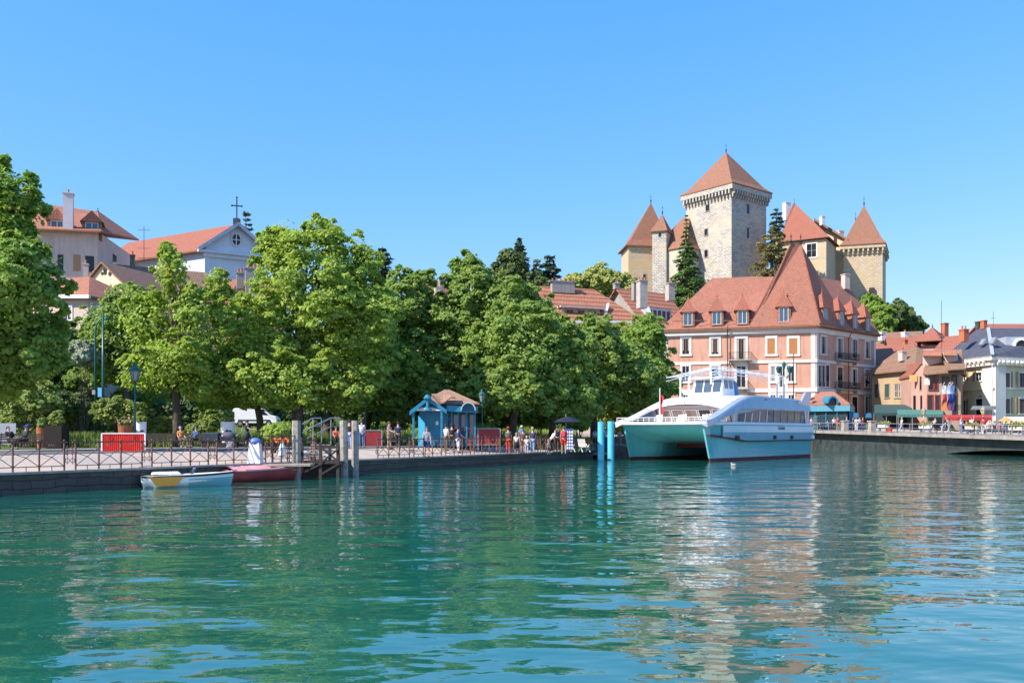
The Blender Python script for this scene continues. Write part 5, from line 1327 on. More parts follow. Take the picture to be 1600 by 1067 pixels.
A3 = [bp(-.05 + .9, WB_ - .55, 2.0), bp(1.2, WB_ - .6, 1.2), bp(2.0, WB_ - .9, 1.0), bp(1.9, WB_ - 1.2, 1.9)]

# ================================================================== small boats
def small_boat(name, label, p0, p1, w, h, hullm, deckm, kind):
    p0, p1 = Vector(p0), Vector(p1); t = (p1 - p0); L = t.length; t /= L; n = Vector((-t.y, t.x)); c = (p0 + p1) / 2
    root = thing(name, label, 'boat', (c.x, c.y, 0))
    def q(s, o, z): v = p0 + t * s * L + n * o; return Vector((v.x, v.y, z))
    rows = []; ins = []; rimr = []
    for i in range(17):
        s = i / 16; bw = w / 2 * (min(1, (s / .12) ** .6 if s < .12 else 1)) * (1 if s < .45 else max(.03, 1 - ((s - .45) / .55) ** 2.2)); bw = max(bw, .04 if s > .5 else w * .35)
        zt = h * (1 + .25 * s * s); so = s - .05 * 0
        rows.append([q(s, -bw, zt), q(s * .985, -bw * .97, zt * .55), q(.03 + s * .93, -bw * .6, -.08), q(.03 + s * .93, bw * .6, -.08), q(s * .985, bw * .97, zt * .55), q(s, bw, zt)])
        ins.append([q(.04 + s * .90, -bw * .82, zt + .01), q(.05 + s * .86, -bw * .7, zt * .45), q(.05 + s * .86, bw * .7, zt * .45), q(.04 + s * .90, bw * .82, zt + .01)])
    mb = loft(rows); mb.f.append(tuple(range(6))); mb.build('hull', hullm, root, smooth=True)
    ib = loft(ins); ib.f.append((0, 1, 2, 3)); ib.build('cockpit', deckm, root)
    if kind == 'w':
        rr_ = [[a[0].lerp(a[1], .75) - Vector((n.x, n.y, 0)) * .02, a[1].lerp(a[2], .8) - Vector((n.x, n.y, 0)) * .03] for a in rows[8:]]
        loft(rr_).build('hull_stripe', plain('boat_teal', (.22, .48, .48), .3, .05), root)
    else:
        cv = [[q(.03 + s * .5, -.52 * (1 - .5 * s), h + .03), q(.03 + s * .5, 0, h + .17), q(.03 + s * .5, .52 * (1 - .5 * s), h + .03)] for s in (0, .3, .6, 1.0)]
        loft(cv).build('bow_cover', deckm, root)
    mb = MB(); n_ = len(rows)
    for i in range(n_ - 1):
        for a, b_ in ((0, 0), (5, 3)):
            mb.quad(rows[i][a] + Vector((0, 0, .02)), rows[i + 1][a] + Vector((0, 0, .02)), ins[i + 1][b_] + Vector((0, 0, .02)), ins[i][b_] + Vector((0, 0, .02)))
    mb.build('gunwale', deckm if kind != 'w' else BOATW, root)
    mb = MB(); mb.tube([r[0] + Vector((0, 0, -.02)) for r in rows] , .045, 6); mb.build('rub_rail', DBLACK if kind == 'w' else deckm, root)
    return root, q, L
YELBOAT = plain('orange_yellow_gelcoat', (.85, .38, .07), .3, .06)
b1, q1, L1 = small_boat('motor_boat', 'small white motor boat with orange stern panel tied to the quay', (-14.5, 35.0), (-11.3, 36.4), 1.6, .44, BOATW, METAL_W, 'w')
mb = MB(); mb.add([q1(.08, -.84, .42), q1(.44, -.84, .42), q1(.36, -.72, .06), q1(.15, -.72, .06)], [(0, 1, 2, 3)]); mb.build('orange_panel', YELBOAT, b1)
mb = MB(); mb.hexa([q1(.1, -.6, .5), q1(.42, -.6, .5), q1(.42, .6, .5), q1(.1, .6, .5)], [q1(.12, -.5, .58), q1(.40, -.5, .58), q1(.40, .5, .58), q1(.12, .5, .58)]); mb.build('engine_cover', METAL_W, b1, bevel=.03)
mb = MB(); mb.hexa([q1(.52, -.35, .5), q1(.55, -.35, .5), q1(.55, .35, .5), q1(.52, .35, .5)], [q1(.56, -.3, .72), q1(.58, -.3, .72), q1(.58, .3, .72), q1(.56, .3, .72)]); mb.build('windscreen', GLASSB, b1)
mb = MB(); mb.tube([q1(.02, 0, .5), q1(-.02, .9, .75), (-14.6, 36.2, .8)], .02, 5); mb.build('mooring_rope', WOODG, b1)
REDB = plain('faded_red_boat', (.36, .055, .045), .35, .25, 2.0); PINKB = plain('faded_pink_deck', (.72, .33, .32), .5, .15, 2.0)
b2, q2, L2 = small_boat('rowing_boat', 'faded red rowing boat with pink inside moored between white boat and pile', (-12.35, 38.4), (-9.75, 41.9), 1.5, .52, REDB, PINKB, 'r')
for s in (.3, .55, .75):
    mb = MB(); mb.hexa([q2(s, -.55, .42), q2(s + .06, -.55, .42), q2(s + .06, .55, .42), q2(s, .55, .42)], [q2(s, -.55, .46), q2(s + .06, -.55, .46), q2(s + .06, .55, .46), q2(s, .55, .46)]); mb.build('thwart', PINKB, b2)

# ================================================================== railings on the quay
def along(k):      # k = metres along the shore from Q0
    pts = [Vector(p) for p in SHORE[1:6]]; a = Vector(SHORE[0])
    if k < 0: t = (pts[0] - a).normalized(); p = pts[0] + t * k; return p, t
    for u, v in zip(pts[:-1], pts[1:]):
        l = (v - u).length
        if k <= l: return u + (v - u) * (k / l), (v - u) / l
        k -= l
    return pts[-1], (pts[-1] - pts[-2]).normalized()
def railing_panel(L, nb, label, group, H=1.02, mat=RUST, local=None):
    r = thing('railing', label, 'railing', (0, 0, 0), 0, group)
    x0 = .18; bw = (L - .36) / nb
    mb = MB(); mb.beam((.05, 0, H), (L - .05, 0, H), .045, .05); mb.beam((x0, 0, .16), (L - x0, 0, .16), .03); mb.build('rails', mat, r)
    for i in range(nb + 1):
        x = x0 + bw * i; mb = MB().beam((x, 0, -.12), (x, 0, H - .02), .05); mb.lathe((x, 0, H), [(.035, .03), (.04, .07), (.01, .1)], 6); mb.build('post', mat, r)
    for i in range(nb):
        a, b_ = x0 + bw * i + .025, x0 + bw * (i + 1) - .025; mb = MB()
        mb.beam((a, 0, .17), (b_, 0, H - .22), .022); mb.beam((b_, 0.0, .17), ((a + b_) / 2, 0, (.17 + H - .22) / 2), .022); mb.beam((a, 0, H - .4), ((a + b_) / 2, 0, (.17 + H - .22) / 2), .022)
        for k in (-1, 0, 1):
            c = (a + b_) / 2 + k * .09; mb.beam((c - .035, 0, H - .14), (c + .02, 0, H - .06), .02); mb.beam((c + .02, 0, H - .06), (c + .04, 0, H - .15), .018)
        mb.beam(((a + b_) / 2, 0, -.1), ((a + b_) / 2, 0, .16), .022); mb.build('cross_brace', mat, r)
    for x in (.06, L - .06):
        mb = MB()
        for z, rr_ in ((.35, .085), (.62, .06), (.82, .045)):
            for k in range(8):
                a0, a1 = k * math.pi / 4, (k + 1) * math.pi / 4; mb.beam((x + rr_ * math.cos(a0), 0, z + rr_ * math.sin(a0)), (x + rr_ * math.cos(a1), 0, z + rr_ * math.sin(a1)), .018)
        mb.beam((x, 0, .2), (x, 0, .92), .016); mb.build('scroll', mat, r)
    return r
rl = ['rusty railing section with crossed braces at far left edge of the quay', 'rusty railing section right of the one cut by the left edge', 'rusty railing section just left of the red banner',
      'rusty railing section standing in front of the red banner', 'rusty railing section above the white motor boat', 'rusty railing section above the red rowing boat',
      'rusty railing section right of the two grey mooring piles', 'rusty railing section in front of the person in dark navy shirt', 'rusty railing section in front of the blue ticket kiosk',
      'rusty railing section before the woman in grey hoodie', 'rusty railing section in front of the dark red panels', 'rusty railing section in front of the man in red trousers',
      'rusty railing section in front of group of children', 'rusty railing section below the person with red backpack', 'last rusty railing section before the turquoise piles', 'rusty railing end section beside the wooden jetty']
PL = 3.2; first = railing_panel(PL, 3, rl[0], 'rusty railings along the quay')
ks_ = [-4.6, -1.3, 2.0, 5.3, 8.6, 11.9] + [19.6 + 3.3 * i for i in range(10)]
for i, k in enumerate(ks_):
    o = first if i == 0 else copy_tree(first)
    p, t = along(k); p = p + Vector((-t.y, t.x)) * .18
    o.location = (p.x, p.y, gz(p.x, p.y) + .02); p2, _ = along(k + PL); dz = gz(p2.x, p2.y) - gz(p.x, p.y)
    o.rotation_euler = (0, -math.atan2(dz, PL), math.atan2(t.y, t.x)); o['label'] = rl[i]

_m = bpy.data.objects.get('lettering')
# ================================================================== people
CL = {}
def cloth(c):
    k = tuple(round(x, 3) for x in c)
    if k not in CL: CL[k] = plain('cloth_%d' % len(CL), c, .9, .12, 6.0)
    return CL[k]
HAIR = [plain('hair_dark', (.03, .02, .015), .7), plain('hair_brown', (.12, .06, .03), .7), plain('hair_fair', (.38, .26, .12), .7), plain('hair_grey', (.35, .34, .32), .7)]
def skin_obj(name, verts, edges, rad, mat, parent, sub=1, root=0):
    me = bpy.data.meshes.new(name); me.from_pydata([tuple(v) for v in verts], edges, []); me.update(); me.materials.append(mat)
    o = bpy.data.objects.new(name, me); col.objects.link(o); o.parent = parent
    md = o.modifiers.new('skin', 'SKIN'); md.use_smooth_shade = True
    for i, r in enumerate(rad):
        sv_ = me.skin_vertices[0].data[i]; sv_.radius = (r, r) if not isinstance(r, tuple) else r; sv_.use_root = (i == root)
    if sub: s2 = o.modifiers.new('sub', 'SUBSURF'); s2.levels = sub; s2.render_levels = sub
    return o
def person(label, px, d, rz=0.0, shirt=(.5, .5, .5), legs=(.05, .06, .1), skin=SKIN, hair=1, pose='stand', arms=((.1, .2), (.1, .2)), shorts=False, skirt=False, hat=None, sc=1.0,
           swing=.05, lean=0.0, bag=None, group='people on the promenade', z=None, long_sleeve=False, seat=.46, dz=0.0, longhair=False, extra=None):
    """built facing -y; arms = (forward, elbow bend) left and right"""
    x = X(px, d); zz = (gz(x, d) if z is None else z) + dz
    root = thing('person', label, 'person', (x, d, zz), rz, group, sc)
    V = []; E = []; Rr = []
    def v(p, r): V.append(Vector(p)); Rr.append(r); return len(V) - 1
    sit = pose == 'sit'
    hz = seat + .10 if sit else .93
    pel = v((0, 0, hz), (.135, .10)); hipy = 0
    def up(y, z):     # leaning about the pelvis
        return (y * math.cos(lean) - (z) * math.sin(lean), z * math.cos(lean) + y * math.sin(lean))
    def T(xx, y, z): yy, z2 = up(y, z); return (xx, yy, hz + z2)
    wst = v(T(0, 0, .16), (.115, .085)); ch_ = v(T(0, 0, .36), (.14, .10)); nk = v(T(0, .01, .53), .055); hd0 = v(T(0, -.01, .60), .07); hd1 = v(T(0, -.015, .69), .088); hd2 = v(T(0, 0, .76), .07)
    nose = v(T(0, -.115, .665), .016)
    E += [(pel, wst), (wst, ch_), (ch_, nk), (nk, hd0), (hd0, hd1), (hd1, hd2), (hd1, nose)]
    A = []
    for sgn, (fw, bend) in zip((-1, 1), arms):
        s = v(T(sgn * .17, 0, .46), .055); sp = V[s]
        dn = Vector((sgn * .12, -math.sin(fw), -math.cos(fw))).normalized()
        e = v(sp + dn * .28, .042); f = fw + bend; dn2 = Vector((sgn * .02 - (.25 * sgn if bend > .8 else 0), -math.sin(f), -math.cos(f))).normalized()
        w = v(V[e] + dn2 * .24, .028); h = v(V[w] + dn2 * .07, (.034, .02)); E += [(ch_, s), (s, e), (e, w), (w, h)]; A.append((s, e, w))
        side = dn2.cross(Vector((0, 1, 0)) if abs(dn2.y) < .9 else Vector((1, 0, 0))).normalized(); fr = side.cross(dn2).normalized()
        for k, (o_, ln) in enumerate(((-.03, .060), (-.010, .072), (.010, .068), (.030, .052))):
            k1 = v(V[h] + fr * o_ + dn2 * (.035 + ln * .3), .009); k2 = v(V[h] + fr * o_ + dn2 * (.035 + ln * .75) + side * .018 * -sgn, .007); E += [(h, k1), (k1, k2)]
        t1 = v(V[w] + fr * .045 + dn2 * .05, .010); E += [(w, t1)]
    L = []
    for sgn in (-1, 1):
        hp = v((sgn * .09, 0, hz - .04), .085)
        if sit:
            kn = v((sgn * .12, -.42, seat + .06), .06); an = v((sgn * .12, -.44 - swing, .09), .035); to = v((sgn * .12, -.58 - swing, .03), .035)
        else:
            a = swing * sgn; kn = v((sgn * .10, -math.sin(a) * .44 - .02, hz - .04 - math.cos(a) * .43), .055)
            b_ = a - abs(swing) * (.5 if sgn < 0 else 0); ank = V[kn] + Vector((0, -math.sin(b_) * .41, -math.cos(b_) * .40))
            an = v((sgn * .10, ank.y, max(.08, ank.z)), .035); to = v((sgn * .11, ank.y - .15, max(.03, ank.z - .05)), .033)
        E += [(pel, hp), (hp, kn), (kn, an), (an, to)]; L.append((hp, kn, an, to))
    skin_obj('body', V, E, Rr, skin, root)
    # shirt
    P_ = [V[pel] + Vector((0, 0, .02)), V[wst], V[ch_], V[nk] - Vector((0, 0, .06))]; ed = [(0, 1), (1, 2), (2, 3)]; rr = [(.158, .12), (.142, .108), (.165, .122), .075]
    for (s, e, w) in A:
        b_ = len(P_); P_.append(V[s]); ed.append((2, b_)); rr.append(.075)
        if long_sleeve: P_ += [V[e], V[w]]; rr += [.055, .042]; ed += [(b_, b_ + 1), (b_ + 1, b_ + 2)]
        else: P_.append(V[s] + (V[e] - V[s]) * .75); rr.append(.058); ed.append((b_, b_ + 1))
    skin_obj('shirt', P_, ed, rr, cloth(shirt), root)
    # trousers, shorts or skirt
    P_ = [V[pel] + Vector((0, 0, .03))]; rr = [(.152, .118)]; ed = []
    if skirt:
        mb = MB(); mb.lathe((0, 0, 0), [(.15, hz + .08), (.17, hz - .05), (.24, hz - .45 if not sit else hz - .1)], 12); mb.build('skirt', cloth(legs), root, True, True)
    else:
        for (hp, kn, an, to) in L:
            b_ = len(P_); P_.append(V[hp]); rr.append(.108); ed.append((0, b_))
            if shorts: P_.append(V[hp] + (V[kn] - V[hp]) * .85); rr.append(.085); ed.append((b_, b_ + 1))
            else: P_ += [V[kn], V[an] + Vector((0, 0, .04))]; rr += [.076, .055]; ed += [(b_, b_ + 1), (b_ + 1, b_ + 2)]
        skin_obj('trousers' if not shorts else 'shorts', P_, ed, rr, cloth(legs), root)
    for (hp, kn, an, to) in L:
        mb = MB(); a, t = V[an], V[to]; mb.tube([a + Vector((0, .05, -.02)), a + Vector((0, 0, -.02)), t, t + Vector((0, -.05, 0))], [.045, .05, .045, .02], 7); mb.build('shoe', cloth((.25, .24, .23) if hash(label) % 2 else (.05, .045, .04)), root, True, True)
    hc = V[hd1] * .5 + V[hd2] * .5 + Vector((0, .018, .012)); mb = MB()
    if hat:
        mb.ell(hc + Vector((0, 0, .035)), (.108, .115, .075), 10, 6); mb.hexa([hc + Vector(q) for q in ((-.08, -.09, .02), (.08, -.09, .02), (.07, -.20, .0), (-.07, -.20, .0))], [hc + Vector(q) for q in ((-.08, -.09, .04), (.08, -.09, .04), (.07, -.20, .012), (-.07, -.20, .012))]); mb.build('cap', cloth(hat), root, True, True)
        mb = MB(); mb.ell(hc + Vector((0, .03, -.03)), (.094, .09, .09), 10, 6)
    else: mb.ell(hc, (.102, .108, .10), 10, 6)
    if longhair: mb.ell(hc + Vector((0, .06, -.15)), (.085, .05, .16), 8, 6)
    mb.build('hair', HAIR[hair], root, True, True)
    if bag is not None:
        mb = MB(); c = V[ch_] * .6 + V[wst] * .4 + Vector((0, .19, .03)); mb.ell(c, (.15, .10, .23), 10, 8); mb.ell(c + Vector((0, .07, -.08)), (.10, .06, .10), 8, 5); bk_ = mb.build('backpack', cloth(bag), root, True, True)
        mb = MB()
        for s in (-.09, .09): mb.tube([V[ch_] + Vector((s, .1, .14)), V[ch_] + Vector((s, -.11, .1)), V[wst] + Vector((s * 1.3, -.09, .02)), V[wst] + Vector((s * 1.4, .1, -.02))], .018, 5)
        mb.build('strap', cloth(mul(bag, .5)), bk_, False, True)
    return root
W_T = (.62, .60, .57); NAVY = (.02, .03, .08); BLK = (.015, .015, .018); REDC = (.62, .03, .02); JEAN = (.07, .13, .27); GREYH = (.30, .29, .31)
FACE_CAM = 0.0; BACK = math.pi
# left quay, in the shade of the trees
person('person in dark coat sitting bent forward on bench before white board', 17, 50, .9, BLK, BLK, pose='sit', hair=0, lean=-.55, arms=((.6, .8), (.6, .8)), long_sleeve=True)
person('seated person with bright blue cap at far left', 38, 50, -.5, (.03, .05, .04), BLK, pose='sit', hat=(.03, .08, .55), lean=-.2, arms=((.5, .9), (.5, .9)), long_sleeve=True)
person('elderly seated person in orange top beside thin tree trunk', 283, 57, .6, (.55, .22, .05), (.12, .09, .06), pose='sit', hair=3, lean=-.3, arms=((.4, .8), (.4, .8)))
person('seated person in blue jacket holding a stick near the dark pram', 305, 57, -.3, (.05, .10, .22), BLK, pose='sit', hair=0, lean=-.15, arms=((.5, .9), (.5, .9)), long_sleeve=True)
person('woman in dark dress standing and pushing grey pushchair', 386, 57, 1.35, (.02, .03, .07), (.03, .035, .06), hair=0, skirt=True, arms=((.9, .4), (.9, .4)))
person('person in orange red shirt sitting behind grey piles', 525, 60, .4, (.65, .12, .06), BLK, pose='sit', hair=0, arms=((.5, .9), (.4, .9)))
person('person in black shirt and pale blue trousers between the two slim piles', 546, 54, 2.9, BLK, (.30, .36, .55), hair=0)
person('person in white and blue shirt right of the slim piles', 565, 56, BACK, (.55, .58, .62), JEAN, hair=1)
person('woman in mauve blouse by red panel left of kiosk', 608, 56, 1.2, (.42, .22, .30), (.35, .2, .16), hair=1, arms=((.7, .6), (.1, .2)), shorts=True, longhair=True)
person('man in dark navy shirt left of blue kiosk', 622, 57, BACK, NAVY, (.03, .03, .04), hair=0, arms=((.05, .35), (.05, .35)))
person('woman in grey hoodie and blue shorts before kiosk doorway', 667, 52, .15, GREYH, (.03, .06, .20), hair=1, shorts=True, long_sleeve=True, swing=.22, arms=((.05, .15), (.25, .2)))
person('person in white shirt waiting at kiosk window', 697, 60, 2.4, W_T, (.10, .11, .07), hair=0)
person('person in black top at kiosk counter', 706, 61, 2.9, BLK, BLK, hair=0)
person('man in navy polo and white trousers at kiosk', 716, 59, 2.2, (.03, .05, .14), (.5, .52, .58), hair=0, arms=((.5, .6), (.1, .2)))
person('man with red cap and bright red trousers', 794, 62, BACK - .3, (.09, .10, .09), REDC, hair=0, hat=(.6, .03, .03), arms=((.1, .2), (.3, .4)), sc=1.04)
person('person with white cap and bright blue backpack', 815, 66, BACK, (.10, .28, .55), (.10, .1, .12), hair=2, hat=(.7, .65, .6), bag=(.03, .18, .55), dz=.15)
person('girl in white top and black skirt with fair hair', 807, 59, BACK, W_T, BLK, hair=2, skirt=True, sc=.80, longhair=True)
person('woman in brown top behind two children', 817, 60.5, BACK + .2, (.20, .09, .06), (.25, .12, .08), hair=1, sc=.96, shorts=True)
person('small child in white shirt and pale cap', 823, 58.5, BACK, W_T, (.35, .38, .45), hair=2, hat=(.45, .5, .65), sc=.68)
person('man in dark navy shirt and pale jeans beside children', 832, 59.5, BACK - .2, (.05, .045, .09), (.18, .27, .42), hair=3, swing=.2, sc=1.02)
person('man in white shirt bending over bicycle', 861, 62, -1.3, W_T, BLK, hair=1, lean=-.55, arms=((.6, .3), (.5, .4)), swing=.12)
person('dark figure behind person with red backpack', 871, 66, BACK, BLK, BLK, hair=0, sc=1.1)
person('person with red backpack and red shorts', 881, 60, BACK, (.42, .10, .12), REDC, hair=1, shorts=True, bag=(.62, .04, .04), swing=.15, sc=1.05)
person('small child squatting low behind railing', 857, 58, .4, (.3, .2, .25), (.1, .08, .12), hair=2, sc=.52)
person('person in white shirt left behind first turquoise pile', 930, 78, BACK, (.6, .6, .62), NAVY, hair=0)
person('person in pale shirt between the turquoise piles', 946, 80, .3, (.55, .5, .5), (.12, .14, .25), hair=2)
person('person in navy jacket standing high behind second turquoise pile', 955, 92, .2, (.03, .05, .16), BLK, hair=0, dz=.9)
person('person in striped shirt by the jetty ladder', 968, 82, BACK, (.45, .35, .33), (.3, .25, .2), hair=1, sc=.9)
# terrace on the right
def tz(d): return gz2(d) + .03
TG = 'people on the terrace bridge'
for (px, d, rz, sh_, lg, kw, lab) in (
    (1268, 117, .3, (.50, .48, .60), (.5, .10, .06), {}, 'person in pale shirt and red trousers at left end of terrace'),
    (1303, 115, 0, (.62, .62, .66), BLK, {}, 'woman in white top left of stone pillar on the bridge'),
    (1309, 115, .5, (.65, .05, .04), (.5, .2, .12), dict(shorts=True), 'person in red top beside stone pillar'),
    (1323, 114, 2.0, (.08, .08, .35), (.08, .08, .15), dict(hair=2), 'person in royal blue top right of first stone pillar'),
    (1333, 113.5, 1.0, (.04, .06, .12), (.05, .05, .08), dict(hair=0), 'person in dark clothes behind group in white'),
    (1338, 112, BACK, (.62, .55, .52), W_T, dict(hair=1), 'bald man in white shirt and white trousers on terrace'),
    (1343, 112.5, .4, (.62, .62, .66), (.12, .1, .3), dict(hair=0), 'woman in white blouse and purple trousers on terrace'),
    (1348, 113, 1.0, (.35, .10, .14), (.2, .12, .2), {}, 'person in maroon shirt left of second stone pillar'),
    (1409, 105, -1.57, (.55, .5, .5), (.34, .40, .58), dict(swing=.42, hair=2), 'person in white striding along the bridge alone'),
    (1459, 97, -1.3, (.33, .30, .38), NAVY, dict(shorts=True, swing=.30, lean=-.35, hair=0, arms=((.8, .5), (.6, .5))), 'runner in dark shorts stretching on terrace'),
    (1483, 95, 1.3, (.32, .34, .42), (.45, .45, .48), dict(swing=.2, lean=-.4, hair=2, arms=((.9, .3), (.8, .4))), 'cyclist in grey bending forward on terrace'),
    (1472, 96, -1.3, (.08, .28, .50), (.4, .4, .42), dict(swing=.35, lean=-.9, hair=2, sc=.8), 'child in turquoise shirt crouching between two adults'),
    (1502, 94, .4, (.62, .58, .56), (.10, .13, .3), dict(hair=1, arms=((2.4, .6), (.2, .3))), 'woman in white raising her arm behind flower box'),
    (1518, 93, -.4, (.62, .60, .62), JEAN, dict(hair=1, arms=((.2, .3), (2.5, .8))), 'person with raised elbow right of flower box'),
    (1536, 91, BACK, (.62, .06, .05), (.45, .44, .45), dict(hair=0), 'person in bright red top under yellow lantern')):
    person(lab, px, d, rz, sh_, lg, group=TG, z=tz(d), **kw)
for i, (px, d, sh_, lab) in enumerate(((1282, 120, (.55, .5, .55), 'seated guest in pale lilac shirt by blue bistro chairs'), (1293, 119, (.05, .08, .3), 'seated guest in dark blue by pavilion door'),
    (1546, 90.5, (.45, .3, .3), 'seated guest in dull pink near red awning'), (1554, 90, (.03, .03, .04), 'seated guest in black on the terrace'), (1562, 89, (.55, .06, .05), 'seated guest in red left of tan parasol'),
    (1572, 88, (.10, .2, .35), 'seated guest in teal blue under tan parasol'), (1580, 87.5, (.55, .55, .6), 'seated guest in white beside parasol'), (1588, 87, (.6, .05, .05), 'seated guest in scarlet at right edge terrace'),
    (1596, 86, (.2, .15, .3), 'seated guest in violet at the right edge'), (1526, 92, (.08, .1, .2), 'seated guest in navy before red awning'), (1510, 93, (.5, .45, .42), 'seated guest in beige below flower box'))):
    person(lab, px, d, (i * 1.9) % 6.2, sh_, (.05, .05, .09), pose='sit', group='guests seated on the terrace', z=tz(d), hair=i % 3, arms=((.5, .9), (.5, .8)), seat=.45)
# ================================================================== street things
def lamp_post(label, px, d, H, group, mat=DGREEN, glass=None, head=1.0):
    p = G(px, d); r = thing('street_lamp', label, 'lamp', tuple(p), 0, group)
    MB().lathe((0, 0, 0), [(.16, 0), (.16, .12), (.11, .2), (.10, .7), (.13, .78), (.06, .9), (.05, H * .55), (.065, H * .56), (.045, H * .57), (.04, H - .75)], 10).build('pole', mat, r, True, True)
    mb = MB(); z = H - .75; k = head
    mb.lathe((0, 0, z), [(.09 * k, 0), (.12 * k, .04)], 6); mb.lathe((0, 0, z), [(.29 * k, .52 * k), (.30 * k, .56 * k), (.16 * k, .72 * k), (.09 * k, .78 * k), (.10 * k, .84 * k), (.02, .95 * k)], 6)
    for i in range(6):
        a = 2 * math.pi * (i + .5) / 6; mb.beam((.12 * k * math.cos(a), .12 * k * math.sin(a), z + .04), (.27 * k * math.cos(a), .27 * k * math.sin(a), z + .53 * k), .025)
    h = mb.build('lantern', mat, r, False, True)
    MB().lathe((0, 0, z), [(.11 * k, .05), (.255 * k, .51 * k)], 6).build('glass', glass or LANTERNG, h, False, True)
    return r
LANTERNG = glassy('lantern_glass', (.25, .28, .28), .15, .6, .1); LANTERNY = plain('lantern_amber', (.62, .38, .08), .4, .1)
lamp_post('green lamp post with glass lantern behind the red banner', 211, 45, 4.25, 'old style lamp posts')
lamp_post('green lamp post right of the blue ticket kiosk', 753, 63, 4.15, 'old style lamp posts')
lamp_post('green lamp post half lost in shade under the trees left of kiosk', 571, 66, 4.2, 'old style lamp posts')
for lab, px, d in (('yellow lantern on grey post before the green awning', 1443, 101, ), ('yellow lantern on post beside the red awning', 1536, 92)):
    o = lamp_post(lab, px, d, 2.75, 'yellow lanterns on the terrace', METAL_G, LANTERNY, 1.0)
# tall lamp cluster by the hotel
p = G(1225, 119); r = thing('street_lamp', 'tall black lamp post with clustered lanterns in front of pink hotel', 'lamp', tuple(p)); H = Z(570, 119) - p.z
MB().lathe((0, 0, 0), [(.2, 0), (.12, .6), (.07, H * .5), (.06, H - .4)], 8).build('pole', DBLACK, r, True, True)
for i in range(4):
    a = i * math.pi / 2 + .4; mb = MB(); c = (1.0 * math.cos(a), 1.0 * math.sin(a), H - 1.1); mb.tube([(0, 0, H - 1.6), (c[0] * .6, c[1] * .6, H - 1.7), (c[0], c[1], H - 1.3)], .05, 5)
    mb.lathe(c, [(.12, 0), (.28, .6), (.3, .65), (.05, .95)], 6); mb.build('lantern', DGREEN, r, False, True)
MB().lathe((0, 0, H - .5), [(.12, 0), (.28, .6), (.3, .65), (.05, .95)], 6).build('lantern', DGREEN, r, False, True)
p = G(1240, 121); MB().tube([p, p + Vector((0, 0, Z(552, 121) - p.z))], [.09, .05], 6).top('mast', DBLACK, 'thin dark mast before the pink hotel corner', 'mast')
# tall green street poles
p = G(161, 60); h = Z(488, 60) - p.z; r = thing('street_light', 'tall straight green pole carrying a small blue sign', 'street light', tuple(p), 0, 'tall green poles')
MB().tube([(0, 0, 0), (0, 0, h)], [.11, .07], 8).build('pole', DGREEN, r, True, True)
q = Z(613, 60) - p.z; MB().box((-.16, -.12, q), (.26, .04, .62)).build('sign', plain('sign_blue', (.12, .40, .75), .5, .05), r, False, True)
MB().box((-.55, -.12, q), (.2, .15, .3)).build('box', METAL_G, r, False, True)
p = G(149, 61); h = Z(500, 61) - p.z; r = thing('street_light', 'tall green lamp pole with curved top, left of the straight one', 'street light', tuple(p), 0, 'tall green poles')
MB().tube([(0, 0, 0), (0, 0, h - .8), (.08, 0, h - .3), (.3, 0, h), (.62, 0, h + .12)], [.10, .07, .06, .05, .05], 8).build('pole', DGREEN, r, True, True)
MB().ell((.75, 0, h + .1), (.28, .12, .07), 8, 5).build('lamp_head', DGREEN, r, True, True)
p = G(976, 96); r = thing('street_lamp', 'slim lamp post with white globe left of the catamaran', 'lamp', tuple(p)); h = Z(622, 96) - p.z
MB().tube([(0, 0, 0), (0, 0, h)], .05, 6).build('pole', DBLACK, r, True, True); MB().ell((0, 0, h + .18), (.22, .22, .24), 10, 8).build('globe', METAL_W, r, True, True)

# banners
def banner(label, px0, px1, pyt, pyb, d, mat, corr, group=None, feet=True, seams=(), rot=0.0):
    x0, x1 = X(px0, d), X(px1, d); zt, zb_ = Z(pyt, d), Z(pyb, d); g = gz((x0 + x1) / 2, d)
    r = thing('site_barrier', label, 'barrier', ((x0 + x1) / 2, d, g), rot, group); w = (x1 - x0) / 2
    mb = MB(); n = 44
    a = [(-w + 2 * w * i / n, (.02 if (i % 2) else -.02) if corr else 0.0) for i in range(n + 1)]
    for i in range(n):
        (xa, ya), (xb, yb_) = a[i], a[i + 1]; mb.hexa([(xa, ya - .01, zb_ - g), (xb, yb_ - .01, zb_ - g), (xb, yb_ + .01, zb_ - g), (xa, ya + .01, zb_ - g)], [(xa, ya - .01, zt - g), (xb, yb_ - .01, zt - g), (xb, yb_ + .01, zt - g), (xa, ya + .01, zt - g)])
    mb.build('panel', mat, r, False, True)
    mb = MB()
    for x in (-w - .03, w + .03) + tuple(X(s, d) - (x0 + x1) / 2 for s in seams): mb.beam((x, -.02, 0.02 if feet else zb_ - g), (x, -.02, zt - g + .04), .06)
    mb.beam((-w, -.02, zt - g + .03), (w, -.02, zt - g + .03), .05); mb.beam((-w, -.02, zb_ - g - .03), (w, -.02, zb_ - g - .03), .05)
    for x in (-w, w): mb.beam((x, -.35, .03), (x, .35, .03), .06)
    mb.build('frame', METAL_W if corr else METAL_G, r, False, True); return r
o = banner('bright red corrugated barrier panel with white frame behind the railing', 160.5, 226, 678, 709, 44, RED, True, 'red barriers on the quay')
mb = MB()
for x in (-.62, .62):
    for k in range(8): a0, a1 = k * math.pi / 4, (k + 1) * math.pi / 4; mb.beam((x + .09 * math.cos(a0), -.04, .68 + .12 * math.sin(a0)), (x + .09 * math.cos(a1), -.04, .68 + .12 * math.sin(a1)), .02)
mb.build('emblem', DRED, o, False, True)
banner('dark red barrier panels joined in two, right of the kiosk', 729, 781, 670, 694, 62, DRED, False, 'red barriers on the quay', seams=(747,))
